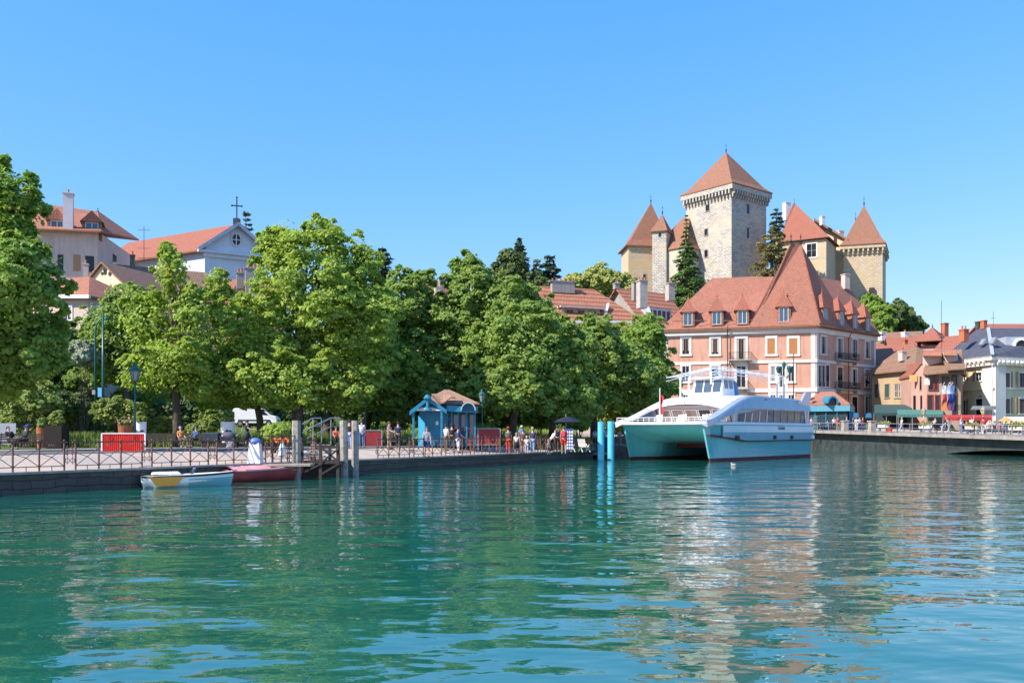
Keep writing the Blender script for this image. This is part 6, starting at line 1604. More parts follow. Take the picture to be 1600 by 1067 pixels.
banner('dark red barrier panel left of woman in mauve blouse', 570, 596, 673, 697, 58, DRED, False, 'red barriers on the quay')
# white board left
d = 53; mb = MB(); mb.hexa([P(-12, 694, d), P(24, 694, d), P(24, 694, d + .05), P(-12, 694, d + .05)], [P(-12, 661, d), P(25, 661, d), P(25, 661, d + .05), P(-12, 661, d + .05)])
mb.top('display_board', plain('board_grey', (.32, .36, .42), .5, .1), 'pale grey board standing behind the bent seated figure at left edge', 'board')

# planters and flower pots
def plant_pot(name, label, px, py0, py1, wpx, d, mat, shape, leafm, seed, tall=.7, flowers=None, group='planters along the promenade', spots=False):
    x = X(px, d); g = min(gz(x, d), Z(py1, d)); w = wpx / FPX * d / 2; zt = Z(py0, d) - g
    r = thing(name, label, 'planter', (x, d, g), 0, group)
    if shape == 'round': mb = MB().lathe((0, 0, 0), [(w * .82, 0), (w, zt * .9), (w * 1.03, zt), (w * .92, zt), (w * .9, zt - .08), (.01, zt - .08)], 16)
    else: mb = MB(); mb.hexa([(-w, -w, 0), (w, -w, 0), (w, w, 0), (-w, w, 0)], [(-w * 1.05, -w * 1.05, zt), (w * 1.05, -w * 1.05, zt), (w * 1.05, w * 1.05, zt), (-w * 1.05, w * 1.05, zt)])
    mb.build('pot', mat, r, False, True)
    if spots:
        mb = MB(); rs_ = random.Random(seed)
        for k in range(5):
            a = -math.pi / 2 + rs_.uniform(-.7, .7); z = zt * rs_.uniform(.35, .7); rr = w * (.84 + .16 * z / zt) + .01; e = rs_.uniform(.05, .12)
            c = Vector((rr * math.cos(a), rr * math.sin(a), z)); t = Vector((-math.sin(a), math.cos(a), 0))
            mb.add([c - t * e * 1.6, c - Vector((0, 0, e * .5)), c + t * e * 1.5, c + Vector((0, 0, e))], [(0, 1, 2, 3)])
        mb.build('pattern', DBLACK, r, False, True)
    rs = np.random.RandomState(seed); pts, nr, _ = crown_points([(0, 0, zt + tall * .4, w * .95, w * .95, tall * .55)], rs, 1.0, .4, 26, 9)
    me = leaf_mesh('foliage', pts, nr, .12, leafm, rs); o = bpy.data.objects.new('foliage', me); col.objects.link(o); o.parent = r
    if flowers:
        n = 60; p = rs.normal(size=(n, 3)) * np.array([w * .6, w * .6, .12]) + np.array([0, 0, zt + tall * .6]); me = leaf_mesh('flowers', p, rs.normal(size=(n, 3)), .12, flowers, rs); o = bpy.data.objects.new('flowers', me); col.objects.link(o); o.parent = r; o['kind'] = 'stuff'
    return r
FLR = plain('petals_red', (.6, .06, .05), .7, .2); FLY = plain('petals_yellow', (.7, .5, .08), .7, .2); FLP = plain('petals_pink', (.6, .2, .3), .7, .2); FLO = plain('petals_orange', (.65, .2, .04), .7, .2)
plant_pot('plant_pot', 'tall dark box planter with shrub on left promenade', 90, 665, 694, 24, 54, plain('dark_box', (.012, .008, .007), .8), 'sq', LEAF_BUSH, 1, .9)
plant_pot('plant_pot', 'orange terracotta pot left of the tall dark planter', 66, 668, 686, 17, 57, TERRA, 'round', LEAF_BUSH, 2, .7)
plant_pot('plant_pot', 'rust coloured round planter left of lamp post base', 196, 664, 694, 22, 55, CORTEN, 'round', LEAF_BUSH, 3, .4, FLP)
plant_pot('plant_pot', 'white patterned round planter right of lamp post base', 220, 659, 694, 17, 56, METAL_W, 'round', LEAF_BUSH, 4, .6, None, spots=True)
plant_pot('plant_pot', 'large white patterned planter beside the grey pushchair', 356, 659, 696, 22, 60, METAL_W, 'round', LEAF_BUSH, 5, .8, None, spots=True)
# bench
def bench(label, px, d, L, rz=0.0):
    p = G(px, d); r = thing('bench', label, 'bench', tuple(p), rz, 'park benches')
    mb = MB()
    for k in range(4): mb.box((0, -.2 + k * .13, .45), (L, .10, .04))
    mb.build('seat', WOODD, r, False, True)
    mb = MB()
    for k in range(3): mb.box((0, .32 + k * .03, .58 + k * .13), (L, .04, .10))
    mb.build('backrest', WOODD, r, False, True)
    for x in (-L / 2 + .15, L / 2 - .15):
        mb = MB(); mb.beam((x, -.22, 0), (x, -.2, .43), .05); mb.beam((x, .25, 0), (x, .38, .92), .05); mb.beam((x, -.24, .42), (x, .28, .42), .05); mb.build('leg', DBLACK, r, False, True)
bench('dark slatted bench left of thin tree trunk', 249, 58, 1.9); bench('long dark bench under left edge tree', 28, 51, 2.6); bench('dark bench with two seated people right of trunk', 296, 57.6, 1.8)
# pushchair
p = G(358, 56.5); r = thing('pushchair', 'dark grey pushchair with hood pushed by woman in dark dress', 'pushchair', tuple(p))
MB().ell((0, 0, .72), (.42, .28, .3), 12, 8).build('hood', plain('pram_grey', (.07, .075, .10), .8, .1), r, True, True)
MB().hexa([(-.45, -.22, .42), (.3, -.22, .42), (.3, .22, .42), (-.45, .22, .42)], [(-.55, -.26, .72), (.35, -.26, .72), (.35, .26, .72), (-.55, .26, .72)]).build('carrycot', plain('pram_dark', (.03, .032, .045), .8, .1), r, False, True)
MB().tube([(-.3, 0, .3), (.45, 0, .75), (.85, 0, 1.05)], .025, 6).build('handle', METAL_G, r, True, True)
for x in (-.4, .4):
    for y in (-.25, .25):
        mb = MB(); mb.tube([(x, y - .025, .17), (x, y + .025, .17)], .17, 14); mb.build('wheel', RUBBER, r, False, True); 
p = G(332, 57); r = thing('pushchair', 'folded dark pushchair left of the one being pushed', 'pushchair', tuple(p))
MB().hexa([(-.5, -.25, .35), (.45, -.25, .35), (.45, .25, .35), (-.5, .25, .35)], [(-.6, -.25, .95), (.5, -.25, .95), (.5, .25, .95), (-.6, .25, .95)]).build('carrycot', plain('pram_navy', (.02, .035, .06), .8, .1), r, False, True, .06)
for x in (-.4, .4):
    for y in (-.25, .25): MB().tube([(x, y - .025, .17), (x, y + .025, .17)], .17, 14).build('wheel', RUBBER, r, False, True)
MB().tube([(.2, 0, .4), (.75, 0, 1.0)], .025, 6).build('handle', METAL_G, r, True, True)
# white van
p = G(400, 98); r = thing('parked_van', 'white panel van parked behind the crooked tree', 'van', tuple(p), .06); L, Wd, Hh = 4.9, 1.9, 2.0
prof = [(-L / 2, .35), (-L / 2 - .02, 1.0), (-L / 2 + .12, Hh - .15), (-L / 2 + .35, Hh), (L * .12, Hh), (L * .2, Hh - .08), (L * .36, 1.25), (L * .47, 1.08), (L / 2, .8), (L / 2, .35)]
n = len(prof); mb = MB(); mb.add([(a, -Wd / 2 + (.12 if z > 1.3 else 0), z) for a, z in prof] + [(a, Wd / 2 - (.12 if z > 1.3 else 0), z) for a, z in prof], [tuple(range(n)), tuple(range(2 * n - 1, n - 1, -1))] + [(i, (i + 1) % n, n + (i + 1) % n, n + i) for i in range(n)])
bd = mb.build('body', CARPAINT, r, False, True, .06)
mb = MB().add([(L * .05, -Wd / 2 + .06, 1.28), (L * .33, -Wd / 2 + .02, 1.28), (L * .2, -Wd / 2 + .09, 1.92), (L * .05, -Wd / 2 + .09, 1.92)], [(0, 1, 2, 3)]); mb.build('side_window', GLASS, r, False, True)
mb = MB().add([(L * .375, -Wd / 2 + .15, 1.27), (L * .375, Wd / 2 - .15, 1.27), (L * .22, Wd / 2 - .2, 2.0), (L * .22, -Wd / 2 + .2, 2.0)], [(0, 1, 2, 3)]); mb.build('windscreen', GLASS, r, False, True)
for x in (-L * .3, L * .32):
    for y in (-Wd / 2 + .02, Wd / 2 - .02):
        w_ = MB().tube([(x, y - .1, .33), (x, y + .1, .33)], .33, 18).build('wheel', RUBBER, r, False, True); MB().tube([(x, y - .12, .33), (x, y + .12, .33)], .18, 12).build('rim', METAL_G, w_, False, True)
for y in (-.7, .7): MB().box((L / 2 - .02, y, .85), (.1, .3, .18)).build('headlight', METAL_W, r, False, True)
MB().box((0, -Wd / 2 - .01, .7), (L * .7, .03, .12)).build('side_trim', RUBBER, r, False, True)
# white info column with blue top and bits at the pier
p = G(399, 40.5); p.z = gz(p.x, 40.5); r = thing('waste_bin', 'white tapered bin with blue cover behind the railing above the red boat', 'bin', tuple(p))
MB().lathe((0, 0, 0), [(.42, 0), (.30, .95)], 4).build('body', METAL_W, r, False, True); MB().ell((0, 0, .98), (.29, .28, .19), 12, 8).build('cover', plain('blue_bag', (.10, .17, .40), .5, .3, 5.0), r, True, True)
# kiosk
kd = 62.0; kg = G(694, kd).z
K = thing('ticket_kiosk', 'bright blue wooden ticket kiosk with shingle roof and rounded side gable', 'kiosk', (X(694, kd), kd, kg))
def kp(px, py, dd=0.0): return P(px, py, kd + dd)
mb = MB(); mb.hexa([kp(655, 697), kp(700, 697), kp(700, 697, 2.6), kp(655, 697, 2.6)], [kp(655, 633), kp(700, 633), kp(700, 633, 2.6), kp(655, 633, 2.6)]); mb.build('cabin', TURQ, K)
mb = MB(); mb.hexa([kp(701, 697), kp(741, 697), kp(741, 697, 2.6), kp(701, 697, 2.6)], [kp(701, 631), kp(741, 631), kp(741, 631, 2.6), kp(701, 631, 2.6)]); mb.build('cabin_wing', plain('kiosk_dark_blue', (.012, .09, .15), .5, .2), K)
for px, w in ((646, .14), (690, .14), (706, .10), (716, .10), (729, .12), (742, .12)):
    a = kp(px, 697, -.9 if px < 700 else -.3); MB().beam(a, Vector((a.x, a.y, Z(641, kd))), w).build('post', TURQ, K)
mb = MB(); a = [kp(640, 642, -1.1), kp(668, 620, -1.1), kp(698, 640, -1.1)]
for u_, v_ in zip(a[:-1], a[1:]): mb.hexa([u_ - Vector((0, 0, .28)), v_ - Vector((0, 0, .28)), v_ + Vector((0, 1.0, -.28)), u_ + Vector((0, 1.0, -.28))], [u_, v_, v_ + Vector((0, 1.0, 0)), u_ + Vector((0, 1.0, 0))])
mb.build('gable_boards', TURQ, K)
mb = MB(); c = kp(668, 620, -1.15); mb.lathe(tuple(c - Vector((0, 0, .9))), [(.28, 0), (.12, .15), (.10, .6), (.3, .8), (.12, 1.05)], 8); mb.build('ornament', TURQ, K)
mb = MB(); n = 12; xs = np.linspace(644, 692, n + 1)
for i in range(n):
    f_ = lambda t: 636.5 + 5.5 * (2 * t - 1) ** 2
    a, b_ = xs[i], xs[i + 1]; ya, yb_ = f_(i / n), f_((i + 1) / n)
    mb.hexa([kp(a, 641.5, -1.0), kp(b_, 641.5, -1.0), kp(b_, 641.5, -.9), kp(a, 641.5, -.9)], [kp(a, min(ya, 641), -1.0), kp(b_, min(yb_, 641), -1.0), kp(b_, min(yb_, 641), -.9), kp(a, min(ya, 641), -.9)])
sg = mb.build('sign_board', METAL_W, K)
mb = MB(); rs_ = random.Random(3)
for k in range(11):
    x_ = 656 + k * 2.3; mb.beam(kp(x_, 640.3, -1.02), kp(x_ + rs_.uniform(.3, 1.2), 638.2, -1.02), .035); 
    if k % 2: mb.beam(kp(x_, 639.3, -1.02), kp(x_ + 1.3, 639.3, -1.02), .03)
mb.build('lettering', plain('sign_ink', (.14, .05, .15), .6), sg)
# white angled board
mb = MB(); mb.add([kp(653.5, 697, -1.0), kp(664, 697, -1.0), kp(664, 661, -1.0), kp(653.5, 649, -1.0)], [(0, 1, 2, 3)]); v0 = [Vector(v) for v in mb.v]; mb = MB().hexa(v0, [v + Vector((0, .05, 0)) for v in v0]); mb.build('folding_panel', plain('kiosk_light_blue', (.06, .42, .62), .45, .1), K)
# roof: main hipped + eyebrow curve
e = [(X(636, kd) + .2, kd - 1.2), (X(748, kd), kd - 1.2), (X(748, kd), kd + 3.4), (X(640, kd), kd + 3.4)]
roof_solid(K, [(X(664, kd), kd - .2), (X(742, kd), kd - .2), (X(742, kd), kd + 3.2), (X(664, kd), kd + 3.2)], [(X(692, kd), kd + 1.4), (X(700, kd), kd + 1.4), (X(700, kd), kd + 1.8), (X(692, kd), kd + 1.8)], Z(630, kd), Z(607, kd), TILE_K, over=.45, th=.1)
rows = []
for i in range(11):
    t = i / 10; px_ = 674 + 38 * t; yb_ = 617 + 4 * t + 11 * math.sin(math.pi * min(1, t * 1.25)) ** 1.3
    rows.append([kp(px_, 615, -.4), kp(px_, (615 + yb_) / 2, -1.0), kp(px_, yb_, -1.25), kp(px_, yb_ + 1.5, -1.2)])
loft(rows).build('curved_roof', TILE_K, K, smooth=False)
mb = MB(); a, b_ = kp(698, 633, -.9), kp(746, 636, -.9); mb.hexa([a - Vector((0, 0, .4)), b_ - Vector((0, 0, .4)), b_ + Vector((0, .4, -.4)), a + Vector((0, .4, -.4))], [a, b_, b_ + Vector((0, .4, 0)), a + Vector((0, .4, 0))]); mb.build('fascia', TURQ, K)
rows = []
for i in range(13):
    t = math.pi * i / 12; cx, cz = X(733, kd), Z(642, kd); rr = .52
    rows.append([Vector((cx - rr * math.cos(t), kd - 1.3, cz + rr * 1.1 * math.sin(t))), Vector((cx - rr * math.cos(t), kd + .8, cz + rr * 1.1 * math.sin(t))), Vector((cx - rr * .84 * math.cos(t), kd + .8, cz + rr * .95 * math.sin(t))), Vector((cx - rr * .84 * math.cos(t), kd - 1.3, cz + rr * .95 * math.sin(t)))])
loft(rows, True).build('arched_hood', plain('kiosk_trim', (.30, .42, .50), .5, .1), K)
MB().add([Vector((r_[2].x, kd - 1.0, r_[2].z)) for r_ in rows], [tuple(range(13))]).build('arch_infill', plain('kiosk_dark_blue', (.012, .09, .15), .5, .2), K)
for px in (712, 724, 737): 
    mb = MB(); mb.hexa([kp(px - 3, 690, -.06), kp(px + 3, 690, -.06), kp(px + 3, 690, -.02), kp(px - 3, 690, -.02)], [kp(px - 3, 648, -.06), kp(px + 3, 648, -.06), kp(px + 3, 648, -.02), kp(px - 3, 648, -.02)]); mb.build('window', GLASSB, K)
MB().box(tuple(kp(683, 661, -.04)), (.18, .05, .25)).build('notice', METAL_W, K)

# piles and landing stage
def pile(name, label, px, pyt, d, rad, mat, group, zb_=-1.5, tilt=0.0, sides=8):
    x = X(px, d); zt = Z(pyt, d); mb = MB().tube([(x + tilt, d, zb_), (x, d, zt)], [rad * 1.02, rad], sides); o = mb.top(name, mat, label, 'pile', group, smooth=False, base=(x, d, zb_)); return o
pile('mooring_pile', 'thick grey wooden pile at bow of the red rowing boat', 463, 657, 41.3, .20, WOODG, 'grey wooden mooring piles', sides=6)
pile('mooring_pile', 'rusty banded grey pile at right end of landing stage', 537, 657, 43.6, .19, WOODG, 'grey wooden mooring piles', tilt=.05)
pile('mooring_pile', 'grey pile with dark side, rightmost of wooden piles', 555, 657, 44.2, .18, WOODG, 'grey wooden mooring piles', sides=6)
pile('mooring_pile', 'turquoise painted pile, left one of the pair near catamaran', 939, 659, 69, .25, TURQL, 'turquoise mooring piles', sides=16)
pile('mooring_pile', 'turquoise painted pile, right one nearest the catamaran', 954.5, 658, 70.5, .26, TURQL, 'turquoise mooring piles', sides=16)
LSd = 43.0; st = thing('landing_stage', 'dark wooden landing stage with stairs and steel handrails between grey piles', 'landing stage', (X(500, LSd), LSd, 0))
def lp(px, py, d=LSd): return P(px, py, d)
mb = MB(); z1 = Z(722, LSd); mb.box((X(503, LSd), LSd + .9, z1), (X(535, LSd) - X(470, LSd), 2.6, .12)); mb.build('platform', WOODD, st)
for px in (474, 503, 530):
    for dd in (-.3, 1.9): MB().beam((X(px, LSd), LSd + dd, -1), (X(px, LSd), LSd + dd, z1 + (.95 if dd < 0 else 1.0)), .14).build('support_post', WOODD, st)
mb = MB(); 
for a, b_ in (((503, 722), (530, 700)), ((503, 700), (530, 722)), ((474, 738), (503, 724)), ((503, 740), (530, 724))): mb.beam(lp(*a, LSd - .38), lp(*b_, LSd - .38), .09)
mb.beam(lp(503, 699, LSd - .34), lp(531, 699, LSd - .34), .10); mb.build('cross_brace', WOODD, st)
for k in range(6):
    MB().box((X(488, LSd) + .02 * k, LSd + .2 + k * .25, z1 + .16 + k * .13), (.95, .26, .05)).build('stair_tread', plain('tread_wood', (.30, .24, .19), .8, .3) if k else DRED, st)
for x0, pts_ in ((475, [(475, 684), (489, 653), (502, 653)]), (481, [(479, 676), (514, 654), (531, 654)])):
    P2 = [lp(*pts_[0], LSd + .2), lp(*pts_[1], LSd + 1.6), lp(*pts_[2], LSd + 1.9)]; P2 = [P(473 if x0 == 475 else 480, 662 if x0 == 475 else 671, LSd + .1), P(489 if x0 == 475 else 517, 653, LSd + 1.6), P(502 if x0 == 475 else 531, 653, LSd + 1.8)]
    mb = MB(); mb.tube(P2, .03, 6)
    for q_ in P2[1:]: mb.beam(q_, (q_.x, q_.y, z1), .04)
    P3 = [v - Vector((0, 0, .42)) for v in P2]; mb.tube(P3, .022, 6); mb.build('handrail', METAL_G, st)
mb = MB()
for px in (410, 425, 440, 452): mb.beam(lp(px, 722, 41.0), lp(px, 672, 41.0), .04)
mb.beam(lp(405, 681, 41), lp(458, 681, 41), .04); mb.beam(lp(405, 700, 41), lp(458, 700, 41), .03); r = mb.top('gate_frame', DBLACK, 'thin dark iron gate frame left of thick grey pile', 'gate')
mb = MB(); mb.box((X(450, 40.6), 40.6, .68), (2.2, .9, .10)); o = mb.top('gangplank', WOODG, 'pale plank beside the red rowing boat', 'plank')
def lounger_bits(): pass
mb = MB()
for k in range(3): mb.tube([P(424 + 9 * k, 690 + k, 42.3), P(429 + 9 * k, 686, 42.4), P(434 + 9 * k, 691, 42.3)], .09, 7)
mb.top('folded_bicycle_cover', plain('orange_life_jackets', (.60, .10, .03), .8, .2), 'orange red life jackets hung on iron frame left of the thick pile', 'life jackets')
mb = MB(); c = P(441, 703, 41.2); mb.lathe((c.x, c.y, c.z - .35), [(.05, 0), (.20, .12), (.16, .45), (.05, .7), (.02, .8)], 9); mb.top('white_sack', METAL_W, 'white sack hanging left of the thick grey pile', 'sack')
# jetty at the turquoise piles
r = thing('jetty', 'low wooden jetty with iron railing and ladder between turquoise piles and catamaran', 'jetty', (8.5, 81, 0))
mb = MB(); q = [P(905, 711, 74), P(950, 713, 74), P(955, 706, 84), P(915, 706, 82)]; z = .45
mb.prism([(X(908, 76), 76), (X(948, 76), 76), (X(955, 80.5), 80.5), (X(915, 80.5), 80.5)], .28, .42); mb.build('deck', WOODG, r)
mb = MB(); mb.prism([(X(960, 80), 80), (X(984, 76), 76), (X(984, 83), 83), (X(958, 86), 86)], .95, 1.1); mb.build('upper_deck', CONCR, r)
for px in (938, 946): MB().beam((X(px, 77), 77, -1), (X(px, 77), 77, .28), .2).build('post', WOODD, r)
mb = MB()
for px in (967, 975): mb.beam((X(px, 78), 78, -.3), (X(px, 78), 78, 2.0), .05)
for k in range(6): mb.beam((X(967, 78), 78, .1 + k * .3), (X(975, 78), 78, .1 + k * .3), .04)
mb.build('ladder', RUST, r)
mb = MB()
for px in (962, 968, 976, 983): mb.beam((X(px, 79), 79, 1.1), (X(px, 79), 79, 2.0), .04)
mb.beam((X(962, 79), 79, 2.0), (X(983, 79), 79, 2.0), .05); mb.build('railing', RUST, r)
# stall with parasol, rack, loungers, yellow banner
p = G(884, 68); r = thing('parasol', 'black and blue parasol over postcard rack', 'parasol', tuple(p)); h = Z(649, 68) - p.z
MB().tube([(0, 0, 0), (0, 0, h + .1)], .03, 6).build('pole', METAL_G, r, False, True); MB().lathe((.1, 0, h - .5), [(1.1, 0), (.62, .26), (.02, .42)], 8).build('canopy', plain('parasol_navy', (.010, .016, .04), .8, .2), r, False, True)
p = G(890, 62); r = thing('postcard_rack', 'narrow postcard rack with blue and white cards beside red backpack', 'rack', tuple(p)); MB().box((0, 0, .95), (.5, .12, 1.5)).build('frame', plain('rack_blue', (.04, .08, .28), .6), r, False, True)
mb = MB()
for i in range(3):
    for j in range(6): mb.box((-.16 + .16 * i, -.075, .35 + .22 * j), (.11, .02, .15))
mb.build('postcards', METAL_W, r, False, True)
for px, lab in ((901, 'dark folding lounge chair right of postcard rack'), (913, 'pale folding lounge chair left of leaning trunk')):
    p = G(px, 66); r = thing('lounge_chair', lab, 'chair', tuple(p), .4, 'lounge chairs'); mb = MB(); mb.hexa([(-.3, -.3, .35), (.3, -.3, .35), (.3, .25, .3), (-.3, .25, .3)], [(-.3, -.3, .38), (.3, -.3, .38), (.3, .25, .33), (-.3, .25, .33)]); mb.build('seat', CANV if px > 905 else DBLACK, r, False, True)
    mb = MB(); mb.hexa([(-.3, .25, .3), (.3, .25, .3), (.3, .28, .3), (-.3, .28, .3)], [(-.3, .5, .95), (.3, .5, .95), (.3, .53, .95), (-.3, .53, .95)]); mb.build('backrest', CANV if px > 905 else DBLACK, r, False, True)
    for s in (-.3, .3): MB().beam((s, -.35, 0), (s, .3, .6), .03).beam((s, .35, 0), (s, -.2, .55), .03).build('leg', METAL_W, r, False, True)
d_ = 90; mb = MB(); mb.hexa([P(886, 648, d_), P(906, 648, d_), P(906, 648, d_ + .05), P(886, 648, d_ + .05)], [P(886, 641, d_), P(906, 641, d_), P(906, 641, d_ + .05), P(886, 641, d_ + .05)])
r = thing('yellow_banner', 'yellow banner hanging among bushes right of the parasol stall', 'banner', tuple(G(896, 90))); mb.build('cloth', plain('banner_yellow', (.65, .55, .05), .7, .1), r)
mb = MB(); rs_ = random.Random(5)
for k in range(7): mb.beam(P(890 + k * 2, 646.5, d_ - .03), P(890.6 + k * 2, 643, d_ - .03), .08)
mb.build('lettering', plain('ink_green', (.05, .12, .05), .7), r); 
for px in (886, 906): g_ = G(px, 90); MB().beam(g_, P(px, 641, 90), .06).build('post', METAL_G, r)
# shaded house behind the right park trees
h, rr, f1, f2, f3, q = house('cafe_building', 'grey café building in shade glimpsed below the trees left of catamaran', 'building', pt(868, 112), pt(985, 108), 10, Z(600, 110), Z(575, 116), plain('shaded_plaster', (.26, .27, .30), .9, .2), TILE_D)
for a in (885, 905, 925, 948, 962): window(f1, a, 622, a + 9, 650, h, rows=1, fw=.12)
p = P(953, 640, 95); r = thing('blue_parasol', 'small blue parasol behind the right turquoise pile', 'parasol', tuple(G(953, 95))); h_ = p.z - gz(p.x, 95)
MB().tube([(0, 0, 0), (0, 0, h_ + .2)], .03, 6).build('pole', METAL_W, r, False, True); MB().lathe((0, 0, h_ - .2), [(.9, 0), (.4, .3), (.02, .45)], 8).build('canopy', plain('parasol_blue', (.03, .08, .42), .8), r, False, True)

# ================================================================== terrace bridge furniture and restaurants
def railb(label, a_px, b_px, n, group='thin railings on the bridge'):
    pa = [None, None]
    f = Face((DA + td * 0)[:2], (DA + td * Ld)[:2]); u0, u1 = sorted((f.u(a_px), f.u(b_px)))
    def q(u, z): p = DA + td * u + nd * .15; return Vector((p.x, p.y, gz2(p.y) + .03 + z))
    m_ = q((u0 + u1) / 2, 0); r = thing('railing', label, 'railing', tuple(m_), 0, group)
    mb = MB(); mb.beam(q(u0, 1.02), q(u1, 1.02), .06); mb.beam(q(u0, .55), q(u1, .55), .03); mb.beam(q(u0, .12), q(u1, .12), .03); mb.build('rails', METAL_G, r)
    for i in range(n + 1): MB().beam(q(u0 + (u1 - u0) * i / n, 0), q(u0 + (u1 - u0) * i / n, 1.0), .06).build('post', METAL_G, r)
    return r
railb('dark railing between catamaran stern and first stone pillar', 1243, 1311, 4); railb('railing section between the two stone pillars', 1321, 1352, 2); railb('railing right of second pillar, left of lone walker', 1364, 1400, 2)
railb('railing section in front of lone walker and green awning', 1400, 1462, 3); railb('railing section in front of the runner and cyclist', 1462, 1520, 3); railb('railing section in front of seated guests at right', 1520, 1600, 4)
f = Face(DA[:2], (DA + td * Ld)[:2])
for px, lab in ((1316, 'left stone pillar on the bridge parapet'), (1358, 'right stone pillar on the bridge parapet')):
    u = f.u(px); p = DA + td * u + nd * .35; z = gz2(p.y) + .03; mb = MB(); mb.box((p.x, p.y, z + .6), (.65, .65, 1.2), .2); mb.box((p.x, p.y, z + 1.26), (.8, .8, .14), .2); mb.top('stone_pillar', COPING, lab, 'pillar', 'stone pillars on the bridge')
for i, (px, lab, fl_, hh) in enumerate(((1375, 'white flower box with yellow blooms right of second pillar', FLY, 1.0), (1440, 'white flower box with orange blooms below left yellow lantern', FLO, 1.0), (1513, 'pale flower box with orange blooms beside raised arm woman', FLO, 1.05), (1582, 'pale flower box with yellow blooms near right edge', FLY, .9))):
    u = f.u(px); p = DA + td * u + nd * .45; z = gz2(p.y) + .03; r = thing('flower_box', lab, 'flower box', (p.x, p.y, z), math.atan2(td.y, td.x), 'flower boxes on the terrace')
    w = 1.7; MB().box((0, 0, .72), (w, .4, .36)).build('box', METAL_W if i < 2 else PINKPALE, r, False, True)
    for s in (-w / 2 + .1, w / 2 - .1): MB().box((s, 0, .27), (.08, .3, .54)).build('leg', METAL_G, r, False, True)
    rs = np.random.RandomState(90 + i); pts, nr, _ = crown_points([(-w * .25, 0, 1.0, .5, .25, .22), (w * .25, 0, 1.0, .5, .25, .22)], rs, .8, .4, 20, 8)
    o = bpy.data.objects.new('foliage', leaf_mesh('foliage', pts, nr, .12, LEAF_BUSH, rs)); col.objects.link(o); o.parent = r
    p_ = rs.normal(size=(90, 3)) * np.array([w * .3, .14, .08]) + np.array([0, 0, 1.12]); o = bpy.data.objects.new('flowers', leaf_mesh('flowers', p_, rs.normal(size=(90, 3)), .13, fl_, rs)); col.objects.link(o); o.parent = r; o['kind'] = 'stuff'
u = f.u(1384.5); p = DA + td * u - nd * -.5; r = MB().lathe((p.x, p.y, gz2(p.y) + .03), [(.2, 0), (.28, .45), (.30, .5)], 10).top('flower_pot', RED, 'small red pot hanging right of first flower box', 'pot')
for i, (px, lab) in enumerate(((1286, 'blue bistro table with chairs left of first pillar'), (1297, 'blue bistro table beside pavilion entrance'))):
    d_ = 118 - i; p = G(px, d_); p.z = tz(d_); r = thing('bistro_table', lab, 'table', tuple(p), .3 * i, 'blue bistro tables'); MB().lathe((0, 0, 0), [(.22, 0), (.03, .05), (.03, .7), (.35, .71), (.35, .74)], 12).build('table', plain('bistro_blue', (.05, .12, .3), .5, .1), r, False, True)
def awning(label, a, b_, yt, yb_, yv, d0, d1, mat, group='awnings along the terrace'):
    x0, x1 = X(a, d0), X(b_, d0); r = thing('awning', label, 'awning', ((x0 + x1) / 2, d0, gz(X(a, d0), d0)), 0, group)
    mb = MB(); k = .05; A_ = [P(a, yb_, d0), P(b_[0] if isinstance(b_, tuple) else b_, yb_, d0)]
    q = [P(a, yb_, d0), P(b_, yb_, d0), P(b_, yt, d1), P(a, yt, d1)]
    mb.hexa([v - Vector((0, 0, .05)) for v in q], q); mb.build('canopy', mat, r)
    mb = MB(); n = 12
    for i in range(n):
        u_ = q[0] + (q[1] - q[0]) * (i / n); v_ = q[0] + (q[1] - q[0]) * ((i + .92) / n); mb.hexa([u_ - Vector((0, 0, .38)), v_ - Vector((0, 0, .38)), v_ - Vector((0, -.03, .38)), u_ - Vector((0, -.03, .38))], [u_ - Vector((0, 0, .05)), v_ - Vector((0, 0, .05)), v_ + Vector((0, .03, -.05)), u_ + Vector((0, .03, -.05))])
    mb.build('valance', mat, r)
    for i in range(4): t = q[0] + (q[1] - q[0]) * (i / 3); MB().beam((t.x, t.y + .1, gz(t.x, t.y)), (t.x, t.y + .1, t.z - .05), .07).build('post', METAL_G, r)
    return r
awning('dark green canopy below the ochre house wall', 1366, 1424, 632, 645, 0, 122, 130, plain('dark_green_canvas', (.03, .075, .07), .8, .15), )
awning('pale green awning in the middle of restaurant row', 1402, 1474, 640, 647, 0, 116, 122, AWNG)
awning('red awning left of town hall corner', 1474, 1550, 648, 652, 0, 108, 113, AWNR)
awning('cream awning below town hall windows at right edge', 1568, 1640, 651, 656, 0, 100, 108, CANV)
mb = MB(); mb.hexa([P(1368, 672, 131), P(1480, 672, 126), P(1480, 672, 127), P(1368, 672, 132)], [P(1368, 646, 131), P(1480, 646, 126), P(1480, 646, 127), P(1368, 646, 132)]); o = mb.top('restaurant_building', plain('restaurant_dark', (.03, .035, .045), .5, .3), 'dark glazed restaurant front under green awnings', 'shopfront')
mb = MB(); mb.hexa([P(1516, 640, 116), P(1556, 640, 114), P(1556, 640, 116), P(1516, 640, 118)], [P(1520, 634, 116), P(1556, 634, 114), P(1556, 634, 116), P(1520, 634, 118)]); mb.top('shop_canopy', plain('canopy_grey', (.10, .12, .12), .8), 'dark grey shop canopy under town hall windows', 'canopy')
p = G(1571, 88); p.z = tz(88); r = thing('parasol', 'tan terrace parasol at right edge', 'parasol', tuple(p)); h_ = Z(653, 88) - p.z
MB().tube([(0, 0, 0), (0, 0, h_ + .1)], .035, 6).build('pole', WOODG, r, False, True); MB().lathe((0, 0, h_ - .32), [(.68, 0), (.35, .25), (.02, .42)], 8).build('canopy', TANC, r, False, True)
